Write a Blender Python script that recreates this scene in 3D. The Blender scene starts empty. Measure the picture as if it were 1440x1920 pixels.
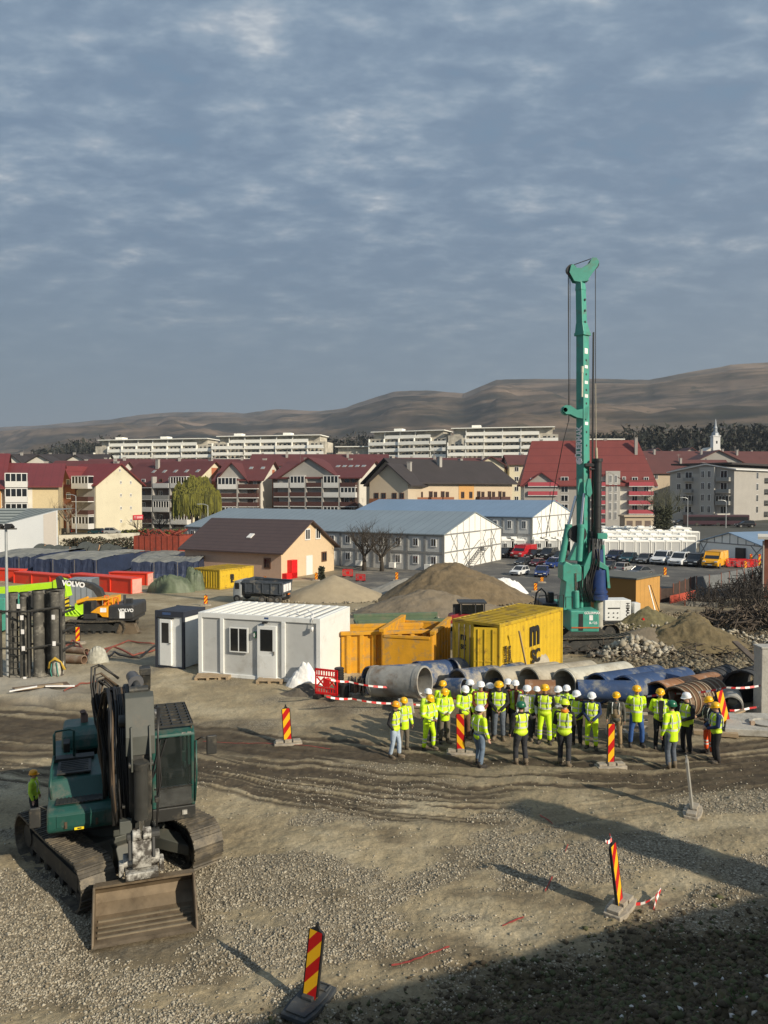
import bpy, math, random
import numpy as np
from mathutils import Vector, Matrix, noise as mnoise
random.seed(7); rng = np.random.default_rng(11)
R = math.radians
C = bpy.context.scene.collection
S = bpy.context.scene
# ---------------------------------------------------------------- camera
F, H, PITCH = 1430.0, 7.3, math.atan(40/1430.0)
cam_d = bpy.data.cameras.new('camera'); cam = bpy.data.objects.new('camera', cam_d); C.objects.link(cam)
cam_d.sensor_fit = 'VERTICAL'; cam_d.sensor_height = 36.0; cam_d.lens = F/1920*36
cam_d.clip_start = 0.1; cam_d.clip_end = 30000
cam.location = (0, 0, H); cam.rotation_euler = (R(90)-PITCH, 0, 0)
S.camera = cam
# ---------------------------------------------------------------- sun, sky, exposure
HAZE = 0.00012
SUN_EL = R(26.5); SUN_AZ = (0.75, -0.66)
sd = bpy.data.lights.new('sun', 'SUN'); sd.energy = 5.0; sd.angle = R(0.6); sd.color = (1.0, 0.89, 0.71)
sun = bpy.data.objects.new('sun', sd); C.objects.link(sun)
sv = Vector((SUN_AZ[0]*math.cos(SUN_EL), SUN_AZ[1]*math.cos(SUN_EL), math.sin(SUN_EL)))
sun.rotation_euler = sv.to_track_quat('Z', 'Y').to_euler()
S.view_settings.view_transform = 'Standard'; S.view_settings.look = 'None'
S.view_settings.exposure = 0.1; S.view_settings.gamma = 1.0; S.view_settings.use_curve_mapping = False
W = bpy.data.worlds.new('World'); S.world = W; W.use_nodes = True
nt = W.node_tree; nt.nodes.clear(); N = nt.nodes.new; L = nt.links.new
out = N('ShaderNodeOutputWorld'); bg = N('ShaderNodeBackground'); bg.inputs[1].default_value = 0.1
sky = N('ShaderNodeTexSky'); sky.sky_type = 'NISHITA'; sky.sun_disc = False
sky.sun_elevation = SUN_EL; sky.sun_rotation = math.atan2(SUN_AZ[0], SUN_AZ[1]); sky.air_density = 1.2; sky.dust_density = 2.5
tc = N('ShaderNodeTexCoord'); sp = N('ShaderNodeSeparateXYZ'); L(tc.outputs['Generated'], sp.inputs[0])
def wm(op, a, b=None, c=None):
    n = N('ShaderNodeMath'); n.operation = op
    for i, v in enumerate((a, b, c)):
        if v is None: continue
        if isinstance(v, (int, float)): n.inputs[i].default_value = v
        else: L(v, n.inputs[i])
    return n.outputs[0]
zc = wm('MAXIMUM', sp.outputs['Z'], 0.0)
zz = wm('ADD', zc, 0.20)
cx = wm('DIVIDE', sp.outputs['X'], zz); cy = wm('DIVIDE', sp.outputs['Y'], zz)
cb = N('ShaderNodeCombineXYZ'); L(cx, cb.inputs[0]); L(cy, cb.inputs[1])
mp = N('ShaderNodeMapping'); L(cb.outputs[0], mp.inputs[0]); mp.inputs['Scale'].default_value = (1.0, 1.5, 1)
mp.inputs['Rotation'].default_value = (0, 0, R(-8)); mp.inputs['Location'].default_value = (3.1, .4, 0)
def wn(scale, det, rough, dist=0.0):
    n = N('ShaderNodeTexNoise'); L(mp.outputs[0], n.inputs['Vector'])
    n.inputs['Scale'].default_value = scale; n.inputs['Detail'].default_value = det
    n.inputs['Roughness'].default_value = rough; n.inputs['Distortion'].default_value = dist
    return n.outputs['Fac']
def wramp(fac, stops):
    n = N('ShaderNodeValToRGB'); L(fac, n.inputs[0]); e = n.color_ramp.elements
    e[0].position, e[0].color = stops[0][0], stops[0][1]; e[1].position, e[1].color = stops[-1][0], stops[-1][1]
    for p_, c_ in stops[1:-1]:
        q = e.new(p_); q.color = c_
    return n.outputs[0]
def wmix(fac, a, b, mode='MIX'):
    n = N('ShaderNodeMix'); n.data_type = 'RGBA'; n.blend_type = mode
    if isinstance(fac, (int, float)): n.inputs[0].default_value = fac
    else: L(fac, n.inputs[0])
    for i, v in ((6, a), (7, b)):
        if isinstance(v, tuple): n.inputs[i].default_value = v
        else: L(v, n.inputs[i])
    return n.outputs[2]
big = wn(1.4, 2, .5); puff = wn(6.5, 4, .55, .15); fine = wn(15, 3, .6, .1)
hsum = wm('ADD', wm('MULTIPLY', puff, .54), wm('ADD', wm('MULTIPLY', big, .28), wm('MULTIPLY', fine, .24)))
K = 10.0   # the background strength is 0.1
def kc(r, g, b): return (r*K, g*K, b*K, 1)
cloud = wramp(hsum, [(0.38, (.132,.218,.325,1)), (0.46, (.146,.218,.318,1)), (0.525, (.178,.255,.355,1)), (0.58, (.232,.312,.405,1)), (0.63, (.32,.385,.46,1)), (0.70, (.55,.59,.62,1))])
haze_c = wramp(zc, [(0.0, (.160,.226,.283,1)), (0.10, (.138,.205,.266,1)), (0.30, (.132,.200,.285,1)), (.6, (.16,.23,.33,1))])
fade = wramp(zc, [(0.08, (0,0,0,1)), (0.20, (.35,.35,.35,1)), (0.36, (1,1,1,1))])
cloud = wmix(wramp(zc, [(0.25, (0,0,0,1)), (0.55, (1,1,1,1))]), cloud, wmix(1.0, cloud, (1.18,1.15,1.12,1), 'MULTIPLY')); layer = wmix(fade, haze_c, cloud)
lk = wmix(1.0, layer, (K*1.0, K*1.0, K*1.0, 1), 'MULTIPLY')
fin = wmix(.92, sky.outputs[0], lk)
L(fin, bg.inputs[0]); L(bg.outputs[0], out.inputs[0])

# ---------------------------------------------------------------- helpers
def smooth(a, b, x):
    t = np.clip((x-a)/(b-a), 0, 1); return t*t*(3-2*t)
EMB_P, EMB_N = (-.2, 9.9), (.376, -.927)
def base_h(x, y):
    """smooth ground height, works on arrays"""
    x = np.asarray(x, float); y = np.asarray(y, float)
    z = -0.9*smooth(31, 38, y) - 0.9*smooth(38, 75, y)
    s = (x-EMB_P[0])*EMB_N[0] + (y-EMB_P[1])*EMB_N[1]
    e = .62*np.sqrt(np.maximum(s, 0)**2+.05) - .62*.2236
    e = np.minimum(e, 5.9 - .3*np.exp(-np.maximum(e-5.5, 0)))
    return z + np.where(s > 0, e, 0)
def ray(u, v):
    c, s = math.cos(PITCH), math.sin(PITCH)
    a, b = (u-720)/F, -(v-960)/F
    return Vector((a, c + b*s, -s + b*c))
def G(u, v, dz=0.0):
    """the ground point under pixel (u, v)"""
    r = ray(u, v); t = 10.0
    for _ in range(60):
        z = float(base_h(r.x*t, r.y*t)) + dz
        t2 = (z-H)/r.z
        t = t*.4 + t2*.6
    return Vector((r.x*t, r.y*t, float(base_h(r.x*t, r.y*t))+dz))
def at(u, v, D):
    r = ray(u, v); t = D/r.y
    return Vector((r.x*t, D, H+r.z*t))
def gz(x, y): return float(base_h(x, y))
def hd(u, D): return Vector(((u-720)/F*D, D))
def zv(v, D): return at(720, v, D).z

MATS = {}
def mat(name, col, rough=.75, metal=0.0, var=.18, vs=2.5, bump=0.0, bs=12.0, dirt=None, da=0.5, ds=1.2, stretch=None, alpha=1.0, spec=.5):
    if name in MATS: return MATS[name]
    m = bpy.data.materials.new(name); m.use_nodes = True; t = m.node_tree
    b = t.nodes['Principled BSDF']; b.inputs['Roughness'].default_value = rough; b.inputs['Metallic'].default_value = metal
    b.inputs['Specular IOR Level'].default_value = spec
    co = t.nodes.new('ShaderNodeTexCoord'); vec = co.outputs['Object']
    if stretch:
        mpn = t.nodes.new('ShaderNodeMapping'); mpn.inputs['Scale'].default_value = stretch
        t.links.new(vec, mpn.inputs[0]); vec = mpn.outputs[0]
    n = t.nodes.new('ShaderNodeTexNoise'); n.inputs['Scale'].default_value = vs; n.inputs['Detail'].default_value = 5
    n.inputs['Roughness'].default_value = .65
    t.links.new(vec, n.inputs['Vector'])
    r = t.nodes.new('ShaderNodeValToRGB'); e = r.color_ramp.elements
    e[0].position, e[1].position = .3, .7
    e[0].color = tuple(c*(1-var) for c in col)+(1,); e[1].color = tuple(min(1, c*(1+var)) for c in col)+(1,)
    t.links.new(n.outputs['Fac'], r.inputs[0]); colo = r.outputs[0]
    if dirt:
        n2 = t.nodes.new('ShaderNodeTexNoise'); n2.inputs['Scale'].default_value = ds; n2.inputs['Detail'].default_value = 7
        n2.inputs['Roughness'].default_value = .7; t.links.new(vec, n2.inputs['Vector'])
        r2 = t.nodes.new('ShaderNodeValToRGB'); k = .62-.25*da
        r2.color_ramp.elements[0].position = k; r2.color_ramp.elements[1].position = min(1, k+.16)
        t.links.new(n2.outputs['Fac'], r2.inputs[0])
        mx = t.nodes.new('ShaderNodeMix'); mx.data_type = 'RGBA'
        t.links.new(r2.outputs[0], mx.inputs[0]); t.links.new(colo, mx.inputs[6]); mx.inputs[7].default_value = tuple(dirt)+(1,)
        colo = mx.outputs[2]
    t.links.new(colo, b.inputs['Base Color'])
    if bump:
        n3 = t.nodes.new('ShaderNodeTexNoise'); n3.inputs['Scale'].default_value = bs; n3.inputs['Detail'].default_value = 4
        t.links.new(vec, n3.inputs['Vector'])
        bp = t.nodes.new('ShaderNodeBump'); bp.inputs['Strength'].default_value = bump; bp.inputs['Distance'].default_value = .05
        t.links.new(n3.outputs['Fac'], bp.inputs['Height']); t.links.new(bp.outputs[0], b.inputs['Normal'])
    if alpha < 1: b.inputs['Alpha'].default_value = alpha
    MATS[name] = m; return m
def stripes(m, axis, period, duty, col, off=0.0, rot=None, soft=.01):
    """turn bands of a material another colour (ribs, boards, reflective tape), in object space"""
    t = m.node_tree; b = t.nodes['Principled BSDF']; lk_ = b.inputs['Base Color'].links[0].from_socket
    co = t.nodes.new('ShaderNodeTexCoord'); vec = co.outputs['Object']
    if rot:
        mpn = t.nodes.new('ShaderNodeMapping'); mpn.inputs['Rotation'].default_value = rot; t.links.new(vec, mpn.inputs[0]); vec = mpn.outputs[0]
    s = t.nodes.new('ShaderNodeSeparateXYZ'); t.links.new(vec, s.inputs[0])
    a = t.nodes.new('ShaderNodeMath'); a.operation = 'MULTIPLY_ADD'; t.links.new(s.outputs[axis], a.inputs[0]); a.inputs[1].default_value = 1/period; a.inputs[2].default_value = off+100
    f = t.nodes.new('ShaderNodeMath'); f.operation = 'FRACT'; t.links.new(a.outputs[0], f.inputs[0])
    g = t.nodes.new('ShaderNodeMath'); g.operation = 'LESS_THAN'; t.links.new(f.outputs[0], g.inputs[0]); g.inputs[1].default_value = duty
    mx = t.nodes.new('ShaderNodeMix'); mx.data_type = 'RGBA'; t.links.new(g.outputs[0], mx.inputs[0]); t.links.new(lk_, mx.inputs[6]); mx.inputs[7].default_value = tuple(col)+(1,)
    t.links.new(mx.outputs[2], b.inputs['Base Color']); return m

I4 = Matrix.Identity(4)
class MB:
    def __init__(s): s.v = []; s.f = []; s.m = []; s.T = I4.copy(); s.mi = 0
    def add(s, vs, fs, mi=None):
        o = len(s.v); T = s.T
        s.v += [tuple(T @ Vector(p)) for p in vs]; s.f += [tuple(i+o for i in f) for f in fs]
        s.m += [s.mi if mi is None else mi]*len(fs); return s
    def box(s, x0, x1, y0, y1, z0, z1, mi=None):
        return s.add([(x0,y0,z0),(x1,y0,z0),(x1,y1,z0),(x0,y1,z0),(x0,y0,z1),(x1,y0,z1),(x1,y1,z1),(x0,y1,z1)],
              [(0,3,2,1),(4,5,6,7),(0,1,5,4),(1,2,6,5),(2,3,7,6),(3,0,4,7)], mi)
    def cbox(s, c, sz, mi=None, rz=0, rx=0, ry=0):
        T0 = s.T; s.T = T0 @ Matrix.Translation(c) @ Matrix.Rotation(rz,4,'Z') @ Matrix.Rotation(ry,4,'Y') @ Matrix.Rotation(rx,4,'X')
        a, b, c_ = sz[0]/2, sz[1]/2, sz[2]/2; s.box(-a,a,-b,b,-c_,c_,mi); s.T = T0; return s
    def prism(s, poly, axis, a, b, mi=None):
        """poly in the two other axes (order x,z for y; y,z for x; x,y for z)"""
        n = len(poly)
        def P(p, k):
            return {'y': (p[0], k, p[1]), 'x': (k, p[0], p[1]), 'z': (p[0], p[1], k)}[axis]
        vs = [P(p, a) for p in poly]+[P(p, b) for p in poly]
        fs = [tuple(range(n)), tuple(range(2*n-1, n-1, -1))]+[(i, (i+1) % n + n if False else i+n, (i+1) % n + n, (i+1) % n) for i in range(n)]
        return s.add(vs, fs, mi)
    def cyl(s, p0, p1, r0, r1=None, n=12, mi=None, cap=True):
        r1 = r0 if r1 is None else r1; p0 = Vector(p0); p1 = Vector(p1); d = (p1-p0)
        if d.length < 1e-6: return s
        q = d.to_track_quat('Z', 'Y').to_matrix(); ax, ay = q @ Vector((1,0,0)), q @ Vector((0,1,0))
        vs = []
        for p, r in ((p0, r0), (p1, r1)):
            for i in range(n):
                t = 2*math.pi*i/n; vs.append(p+ax*(r*math.cos(t))+ay*(r*math.sin(t)))
        fs = [(i, (i+1) % n, (i+1) % n+n, i+n) for i in range(n)]
        if cap: fs += [tuple(range(n-1, -1, -1)), tuple(range(n, 2*n))]
        return s.add(vs, fs, mi)
    def pipe(s, p0, p1, r, t, n=28, mi=None, rows=1):
        """open pipe with a wall"""
        p0 = Vector(p0); p1 = Vector(p1); q = (p1-p0).to_track_quat('Z', 'Y').to_matrix(); ax, ay = q @ Vector((1,0,0)), q @ Vector((0,1,0))
        vs = []
        for p, rr in ((p0, r), (p1, r), (p1, r-t), (p0, r-t)):
            for i in range(n):
                a = 2*math.pi*i/n; vs.append(p+ax*(rr*math.cos(a))+ay*(rr*math.sin(a)))
        fs = []
        for k in range(4):
            k2 = (k+1) % 4
            fs += [(k*n+i, k*n+(i+1) % n, k2*n+(i+1) % n, k2*n+i) for i in range(n)]
        return s.add(vs, fs, mi)
    def tube(s, pts, r, n=6, mi=None):
        pts = [Vector(p) for p in pts]; rs = r if isinstance(r, (list, tuple)) else [r]*len(pts)
        vs = []; up = Vector((0.13, .21, 1)).normalized()
        for i, p in enumerate(pts):
            d = (pts[min(i+1, len(pts)-1)]-pts[max(i-1, 0)]).normalized()
            a = d.cross(up)
            if a.length < .05: a = d.cross(Vector((1, 0, 0)))
            a.normalize(); b = d.cross(a)
            for k in range(n):
                t = 2*math.pi*k/n; vs.append(p+a*(rs[i]*math.cos(t))+b*(rs[i]*math.sin(t)))
        fs = []
        for i in range(len(pts)-1):
            fs += [(i*n+k, i*n+(k+1) % n, (i+1)*n+(k+1) % n, (i+1)*n+k) for k in range(n)]
        fs += [tuple(range(n-1, -1, -1)), tuple(range(len(vs)-n, len(vs)))]
        return s.add(vs, fs, mi)
    def lathe(s, prof, n=16, mi=None, ctr=(0, 0, 0), a0=0):
        vs = []; fs = []
        for r, z in prof:
            for k in range(n):
                t = 2*math.pi*k/n+a0; vs.append((ctr[0]+r*math.cos(t), ctr[1]+r*math.sin(t), ctr[2]+z))
        for i in range(len(prof)-1):
            fs += [(i*n+k, i*n+(k+1) % n, (i+1)*n+(k+1) % n, (i+1)*n+k) for k in range(n)]
        fs += [tuple(range(n-1, -1, -1)), tuple(range(len(vs)-n, len(vs)))]
        return s.add(vs, fs, mi)
    def ell(s, c, r, n=12, m=8, mi=None):
        prof = [(max(1e-3, math.sin(math.pi*i/m)), -math.cos(math.pi*i/m)) for i in range(m+1)]
        T0 = s.T; s.T = T0 @ Matrix.Translation(c) @ Matrix.Diagonal((r[0], r[1], r[2], 1)); s.lathe(prof, n, mi); s.T = T0; return s
    def build(s, name, mats, parent=None, smooth_=False, bevel=0, loc=None):
        me = bpy.data.meshes.new(name); me.from_pydata([tuple(p) for p in s.v], [], s.f)
        for m in (mats if isinstance(mats, (list, tuple)) else [mats]): me.materials.append(m)
        me.polygons.foreach_set('material_index', s.m)
        if smooth_:
            me.polygons.foreach_set('use_smooth', [True]*len(s.f))
            if smooth_ is not True: me.set_sharp_from_angle(angle=R(smooth_))
        me.update(); o = bpy.data.objects.new(name, me); C.objects.link(o)
        if parent: o.parent = parent
        if loc is not None: o.location = loc
        if bevel:
            b = o.modifiers.new('bevel', 'BEVEL'); b.width = bevel; b.segments = 2; b.limit_method = 'ANGLE'; b.angle_limit = R(40)
        return o
def tag(o, label, cat, group=None):
    o['label'] = label; o['category'] = cat
    if group: o['group'] = group
    return o
def thing(name, label, cat, loc=(0,0,0), rz=0, group=None):
    o = bpy.data.objects.new(name, None); C.objects.link(o); o.empty_display_size = .2
    o.location = loc; o.rotation_euler = (0, 0, rz); return tag(o, label, cat, group)
def struct(o): o['kind'] = 'structure'; return o
def stuff(o, label, cat): o['kind'] = 'stuff'; return tag(o, label, cat)
CH = {}
def kids(o):
    return [c for c in bpy.data.objects if c.parent is o]
def dup(root, loc, rz=None, label=None, group=None, ks=None):
    r = root.copy(); C.objects.link(r); r.location = loc
    if rz is not None: r.rotation_euler = (r.rotation_euler[0], r.rotation_euler[1], rz)
    if label: r['label'] = label
    if group: r['group'] = group
    for ch, gs in (ks or [(c, kids(c)) for c in kids(root)]):
        c = ch.copy(); C.objects.link(c); c.parent = r
        for g in gs:
            d = g.copy(); C.objects.link(d); d.parent = c
    return r
def copy_part(o, parent, loc=None, rz=None, scale=None):
    c = o.copy(); C.objects.link(c); c.parent = parent
    if loc is not None: c.location = loc
    if rz is not None: c.rotation_euler = (0, 0, rz)
    if scale: c.scale = scale
    return c
def raw(name, vs, fs, mats, parent=None, mi=None, smooth_=False):
    me = bpy.data.meshes.new(name)
    vs = np.asarray(vs, np.float32); me.vertices.add(len(vs)); me.vertices.foreach_set('co', vs.ravel())
    fs = np.asarray(fs, np.int32); k = fs.shape[1]
    me.loops.add(fs.size); me.loops.foreach_set('vertex_index', fs.ravel())
    me.polygons.add(len(fs)); me.polygons.foreach_set('loop_start', np.arange(0, fs.size, k, dtype=np.int32))
    if mi is not None: me.polygons.foreach_set('material_index', np.asarray(mi, np.int32))
    if smooth_: me.polygons.foreach_set('use_smooth', np.ones(len(fs), bool))
    for m in (mats if isinstance(mats, (list, tuple)) else [mats]): me.materials.append(m)
    me.update(calc_edges=True); me.validate()
    o = bpy.data.objects.new(name, me); C.objects.link(o)
    if parent: o.parent = parent
    return o
def text(parent, txt, size, M, m, name='lettering', ext=.004, bold=0.0, sx=1.0):
    cu = bpy.data.curves.new('t', 'FONT'); cu.body = txt; cu.size = size; cu.extrude = ext; cu.offset = bold; cu.align_x = 'CENTER'; cu.align_y = 'CENTER'
    cu.space_line = .8
    o = bpy.data.objects.new('t', cu); C.objects.link(o); bpy.context.view_layer.update()
    me = bpy.data.meshes.new_from_object(o.evaluated_get(bpy.context.evaluated_depsgraph_get()))
    bpy.data.objects.remove(o); me.transform(M @ Matrix.Diagonal((sx, 1, 1, 1))); me.materials.clear(); me.materials.append(m)
    q = bpy.data.objects.new(name, me); C.objects.link(q); q.parent = parent; return q
def face_m(loc, out_dir, roll=0):
    """matrix that stands text up on a face whose outward normal is out_dir (horizontal)"""
    n = Vector(out_dir).normalized(); up = Vector((0, 0, 1)); x = up.cross(n)
    M = Matrix((x, up, n)).transposed().to_4x4(); return Matrix.Translation(loc) @ M @ Matrix.Rotation(roll, 4, 'Z')

# value noise on numpy grids
_P = rng.random((512, 512))
def vn(x, y, seed=0):
    x = np.asarray(x, float)+seed*17.31; y = np.asarray(y, float)+seed*9.77
    xi = np.floor(x).astype(int); yi = np.floor(y).astype(int); fx = x-xi; fy = y-yi
    fx = fx*fx*(3-2*fx); fy = fy*fy*(3-2*fy)
    g = lambda a, b: _P[a % 512, b % 512]
    return (g(xi, yi)*(1-fx)+g(xi+1, yi)*fx)*(1-fy)+(g(xi, yi+1)*(1-fx)+g(xi+1, yi+1)*fx)*fy
def fbm(x, y, o=4, seed=0, gain=.5):
    s = 0; a = 1; t = 0
    for i in range(o):
        s = s+a*vn(x*2**i, y*2**i, seed+i*3); t += a; a *= gain
    return s/t
# ---------------------------------------------------------------- ground
def px_of(x, y, z):
    c, s = math.cos(PITCH), math.sin(PITCH); zz_ = z-H
    f = np.maximum(y*c - zz_*s, .3); return 720+F*x/f, 960-F*(y*s+zz_*c)/f
vr = np.concatenate([np.arange(1990, 1240, -1.7), np.arange(1240, 1060, -2.2), np.arange(1060, 960, -3), np.arange(960, 930, -3)])
Dv = F*H/(vr-920)
rows = np.concatenate([[-40, -20, -10, -5, -2, 0, 1], np.arange(1.6, Dv[0]-.03, .05), Dv, [1400, 2000, 3000, 5000, 9000, 16000]])
tt = np.linspace(-.56, .56, 620); cols = np.concatenate([[-6, -3, -2, -1.4, -1.0, -.8, -.68, -.61], tt, [.61, .68, .8, 1.0, 1.4, 2, 3, 6]])
YY, TT = np.meshgrid(rows, cols, indexing='ij'); XX = TT*np.maximum(YY, 7.0)
hh = base_h(XX, YY); uu, vv = px_of(XX, YY, hh)
es = (XX-EMB_P[0])*EMB_N[0] + (YY-EMB_P[1])*EMB_N[1]
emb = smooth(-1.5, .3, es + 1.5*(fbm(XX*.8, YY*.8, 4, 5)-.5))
near = 1-smooth(45, 70, YY)
jit = (fbm(uu/90, vv/45, 3, 4)-.5)
def band(pts, hw, seed, k):
    vc = np.interp(uu, [p[0] for p in pts], [p[1] for p in pts]); w = (vv-vc)/hw + jit*.35
    m = smooth(1.25, .8, np.abs(w))*(uu > pts[0][0]-40)
    st = fbm(w*k*.33+seed*3.1, uu/520+seed, 3, seed, .6); st = smooth(.38, .60, st)*.7 + .3*smooth(.35, .65, fbm(w*k*.9, uu/300, 2, seed+5))
    ln_ = smooth(.35, .8, .5+.5*np.sin(w*k*1.5 + 7*fbm(uu/500+seed, vv/200, 2, seed+2)))*smooth(.3, .6, fbm(uu/220, w*2.2+seed, 3, seed+9)); st = np.clip(.62*st+.55*ln_, 0, 1)
    return m, st, w
m1, s1, w1 = band([(-200,1362),(0,1368),(200,1378),(400,1397),(700,1424),(900,1436),(1200,1444),(1500,1420)], 46, 3, 15)
m2, s2, w2 = band([(300,1425),(420,1452),(560,1482),(700,1500),(860,1512),(960,1514)], 32, 8, 13)
m2 = m2*smooth(1000, 900, uu)*smooth(300, 380, uu)
m3, s3, w3 = band([(-200,1425),(0,1440),(70,1450),(200,1470)], 22, 6, 9); m3 = m3*smooth(420, 200, uu)
m4, s4, w4 = band([(880,1560),(1100,1520),(1250,1500),(1440,1450),(1600,1400)], 22, 21, 9); m4 = m4*smooth(860, 1150, uu)*.55
road = np.maximum.reduce([m1, m2, m3, m4]); tot = m1+m2+m3+m4+1e-6; strp = (m1*s1+m2*s2+m3*s3+m4*s4)/tot
mud = np.clip(m1*(.35+.85*smooth(.2, .6, s1)) + m2*smooth(.3, .6, s2)*1.1 + m3*smooth(.25, .6, s3)*.95 + m4*s4*1.0, 0, 1)
# churned dark ground around the group, below the pipes and right of the rig
pg = np.exp(-(((uu-1060)/420)**2+((vv-1355)/48)**2))
mud = np.maximum(mud, .75*smooth(.25, .7, pg+jit*.5))
rr = smooth(1120, 1200, uu+80*jit)*smooth(1330, 1290, vv)*smooth(1125, 1150, vv)
mud = np.maximum(mud, rr*(.65+.5*jit))
mud = np.maximum(mud, .7*smooth(.55, .8, fbm(uu/120, vv/40, 4, 9))*near*.8)
mud = np.maximum(mud, .6*smooth(40, 10, np.abs(vv-1175-jit*30))*smooth(420, 250, uu)*smooth(100, 160, uu))
pale = smooth(330, 60, uu)*smooth(1225, 1265, vv)*smooth(1335, 1290, vv)*(.5+jit)
# gravel
gb = .35*smooth(1530, 1640, vv) + .25*smooth(700, 200, uu)*smooth(1600, 1700, vv) + .3*np.exp(-(((uu-1350)/160)**2+((vv-1480)/45)**2)) + .25*np.exp(-(((uu-1210)/110)**2+((vv-1640)/50)**2)) + .2*smooth(1330, 1300, vv)*0 + .12*smooth(1240, 1300, vv)
gn = fbm(uu/170+vv/300, vv/42+uu/900, 4, 14)
grv = smooth(.52, .64, gn+gb*.5-.13)*(1-.75*mud)*(1-emb)
grv = grv*near
# heights
lump = (fbm(XX*.55, YY*.55, 4, 2)-.5)*.16 + (fbm(XX*2.6, YY*2.6, 4, 7)-.5)*.07 + (fbm(XX*9, YY*9, 3, 12)-.5)*.035
clod = np.abs(fbm(XX*3.2, YY*3.2, 4, 31)-.5)
hz_ = lump*near + emb*((fbm(XX*.9, YY*.9, 4, 22)-.5)*.34 + clod*.45*(YY < 25)) - (.055*road*strp*near)
hz_ += rr*((fbm(XX*.7, YY*.7, 5, 41)-.45)*.9)*near
bank = smooth(1330, 1322, vv+jit*30)*smooth(1290, 1310, vv+jit*30)*smooth(330, 150, uu)  # little spoil ridge on the left
hz_ += bank*.15
hz_ = np.where(YY < 1.2, 0, hz_)
ZZ = hh + hz_
asph = smooth(60, 64, YY+3*jit)*smooth(120, 112, YY)*smooth(560, 700, uu)*(XX > -8)
town = smooth(112, 125, YY)
gravel_f = grv
nr, nc = YY.shape
vs = np.stack([XX, YY, ZZ], -1).reshape(-1, 3)
ii = np.arange(nr*nc).reshape(nr, nc)
fs = np.stack([ii[:-1, :-1], ii[:-1, 1:], ii[1:, 1:], ii[1:, :-1]], -1).reshape(-1, 4)
gm = bpy.data.materials.new('ground'); gm.use_nodes = True; t = gm.node_tree; b = t.nodes['Principled BSDF']
b.inputs['Roughness'].default_value = .93; b.inputs['Specular IOR Level'].default_value = .25
def tn(scale, det=5, rough=.6, vec=None, tree=t):
    n = tree.nodes.new('ShaderNodeTexNoise'); n.inputs['Scale'].default_value = scale; n.inputs['Detail'].default_value = det; n.inputs['Roughness'].default_value = rough
    tree.links.new(vec, n.inputs['Vector']); return n.outputs['Fac']
def tmix(f, a, bb, mode='MIX', tree=t):
    n = tree.nodes.new('ShaderNodeMix'); n.data_type = 'RGBA'; n.blend_type = mode
    for i, v in ((0, f), (6, a), (7, bb)):
        if isinstance(v, (int, float, tuple)): n.inputs[i].default_value = v
        else: tree.links.new(v, n.inputs[i])
    return n.outputs[2]
def tramp(f, stops, tree=t):
    n = tree.nodes.new('ShaderNodeValToRGB'); tree.links.new(f, n.inputs[0]); e = n.color_ramp.elements
    e[0].position, e[0].color = stops[0]; e[1].position, e[1].color = stops[-1]
    for p_, c_ in stops[1:-1]: q = e.new(p_); q.color = c_
    return n.outputs[0]
g = t.nodes.new('ShaderNodeNewGeometry').outputs['Position']
at1 = t.nodes.new('ShaderNodeAttribute'); at1.attribute_name = 'zones'; s1_ = t.nodes.new('ShaderNodeSeparateColor'); t.links.new(at1.outputs['Color'], s1_.inputs[0])
at2 = t.nodes.new('ShaderNodeAttribute'); at2.attribute_name = 'zones_b'; s2_ = t.nodes.new('ShaderNodeSeparateColor'); t.links.new(at2.outputs['Color'], s2_.inputs[0])
dirt_c = tramp(tn(.45, 6, .65, g), [(.3, (.235,.19,.12,1)), (.5, (.335,.275,.175,1)), (.7, (.45,.385,.265,1))])
grain = tramp(tn(16, 5, .75, g), [(.34, (.38,.37,.35,1)), (.5, (.5,.5,.5,1)), (.66, (.68,.67,.65,1))])
dirt_c = tmix(.85, dirt_c, grain, 'OVERLAY')
vor = t.nodes.new('ShaderNodeTexVoronoi'); vor.inputs['Scale'].default_value = 19; t.links.new(g, vor.inputs['Vector'])
grav_c = tmix(vor.outputs['Color'], (.25,.215,.155,1), (.38,.335,.25,1)); grav_c = tmix(tramp(vor.outputs['Distance'], [(.35, (0,0,0,1)), (.62, (.75,.75,.75,1))]), grav_c, (.12,.098,.066,1))
mud_c = tramp(tn(2.2, 6, .7, g), [(.3, (.050,.038,.025,1)), (.7, (.115,.090,.060,1))])
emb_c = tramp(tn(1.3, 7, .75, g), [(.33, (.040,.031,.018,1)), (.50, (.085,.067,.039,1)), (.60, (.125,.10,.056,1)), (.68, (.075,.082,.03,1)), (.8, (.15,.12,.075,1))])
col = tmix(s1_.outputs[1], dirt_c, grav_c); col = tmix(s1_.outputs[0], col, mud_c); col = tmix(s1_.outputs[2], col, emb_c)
asp_c = tramp(tn(.25, 6, .7, g), [(.35, (.085,.083,.08,1)), (.55, (.13,.125,.115,1)), (.7, (.28,.25,.20,1))])
twn_c = tramp(tn(.03, 4, .6, g), [(.35, (.05,.05,.035,1)), (.6, (.10,.10,.09,1))])
col = tmix(s2_.outputs[0], col, asp_c); col = tmix(s2_.outputs[1], col, twn_c); col = tmix(s2_.outputs[2], col, (.46,.435,.38,1))
t.links.new(col, b.inputs['Base Color'])
bp = t.nodes.new('ShaderNodeBump'); bp.inputs['Strength'].default_value = .75; bp.inputs['Distance'].default_value = .035
t.links.new(tn(22, 6, .75, g), bp.inputs['Height']); t.links.new(bp.outputs[0], b.inputs['Normal'])
ground = struct(raw('ground', vs, fs, gm, smooth_=True))
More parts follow.
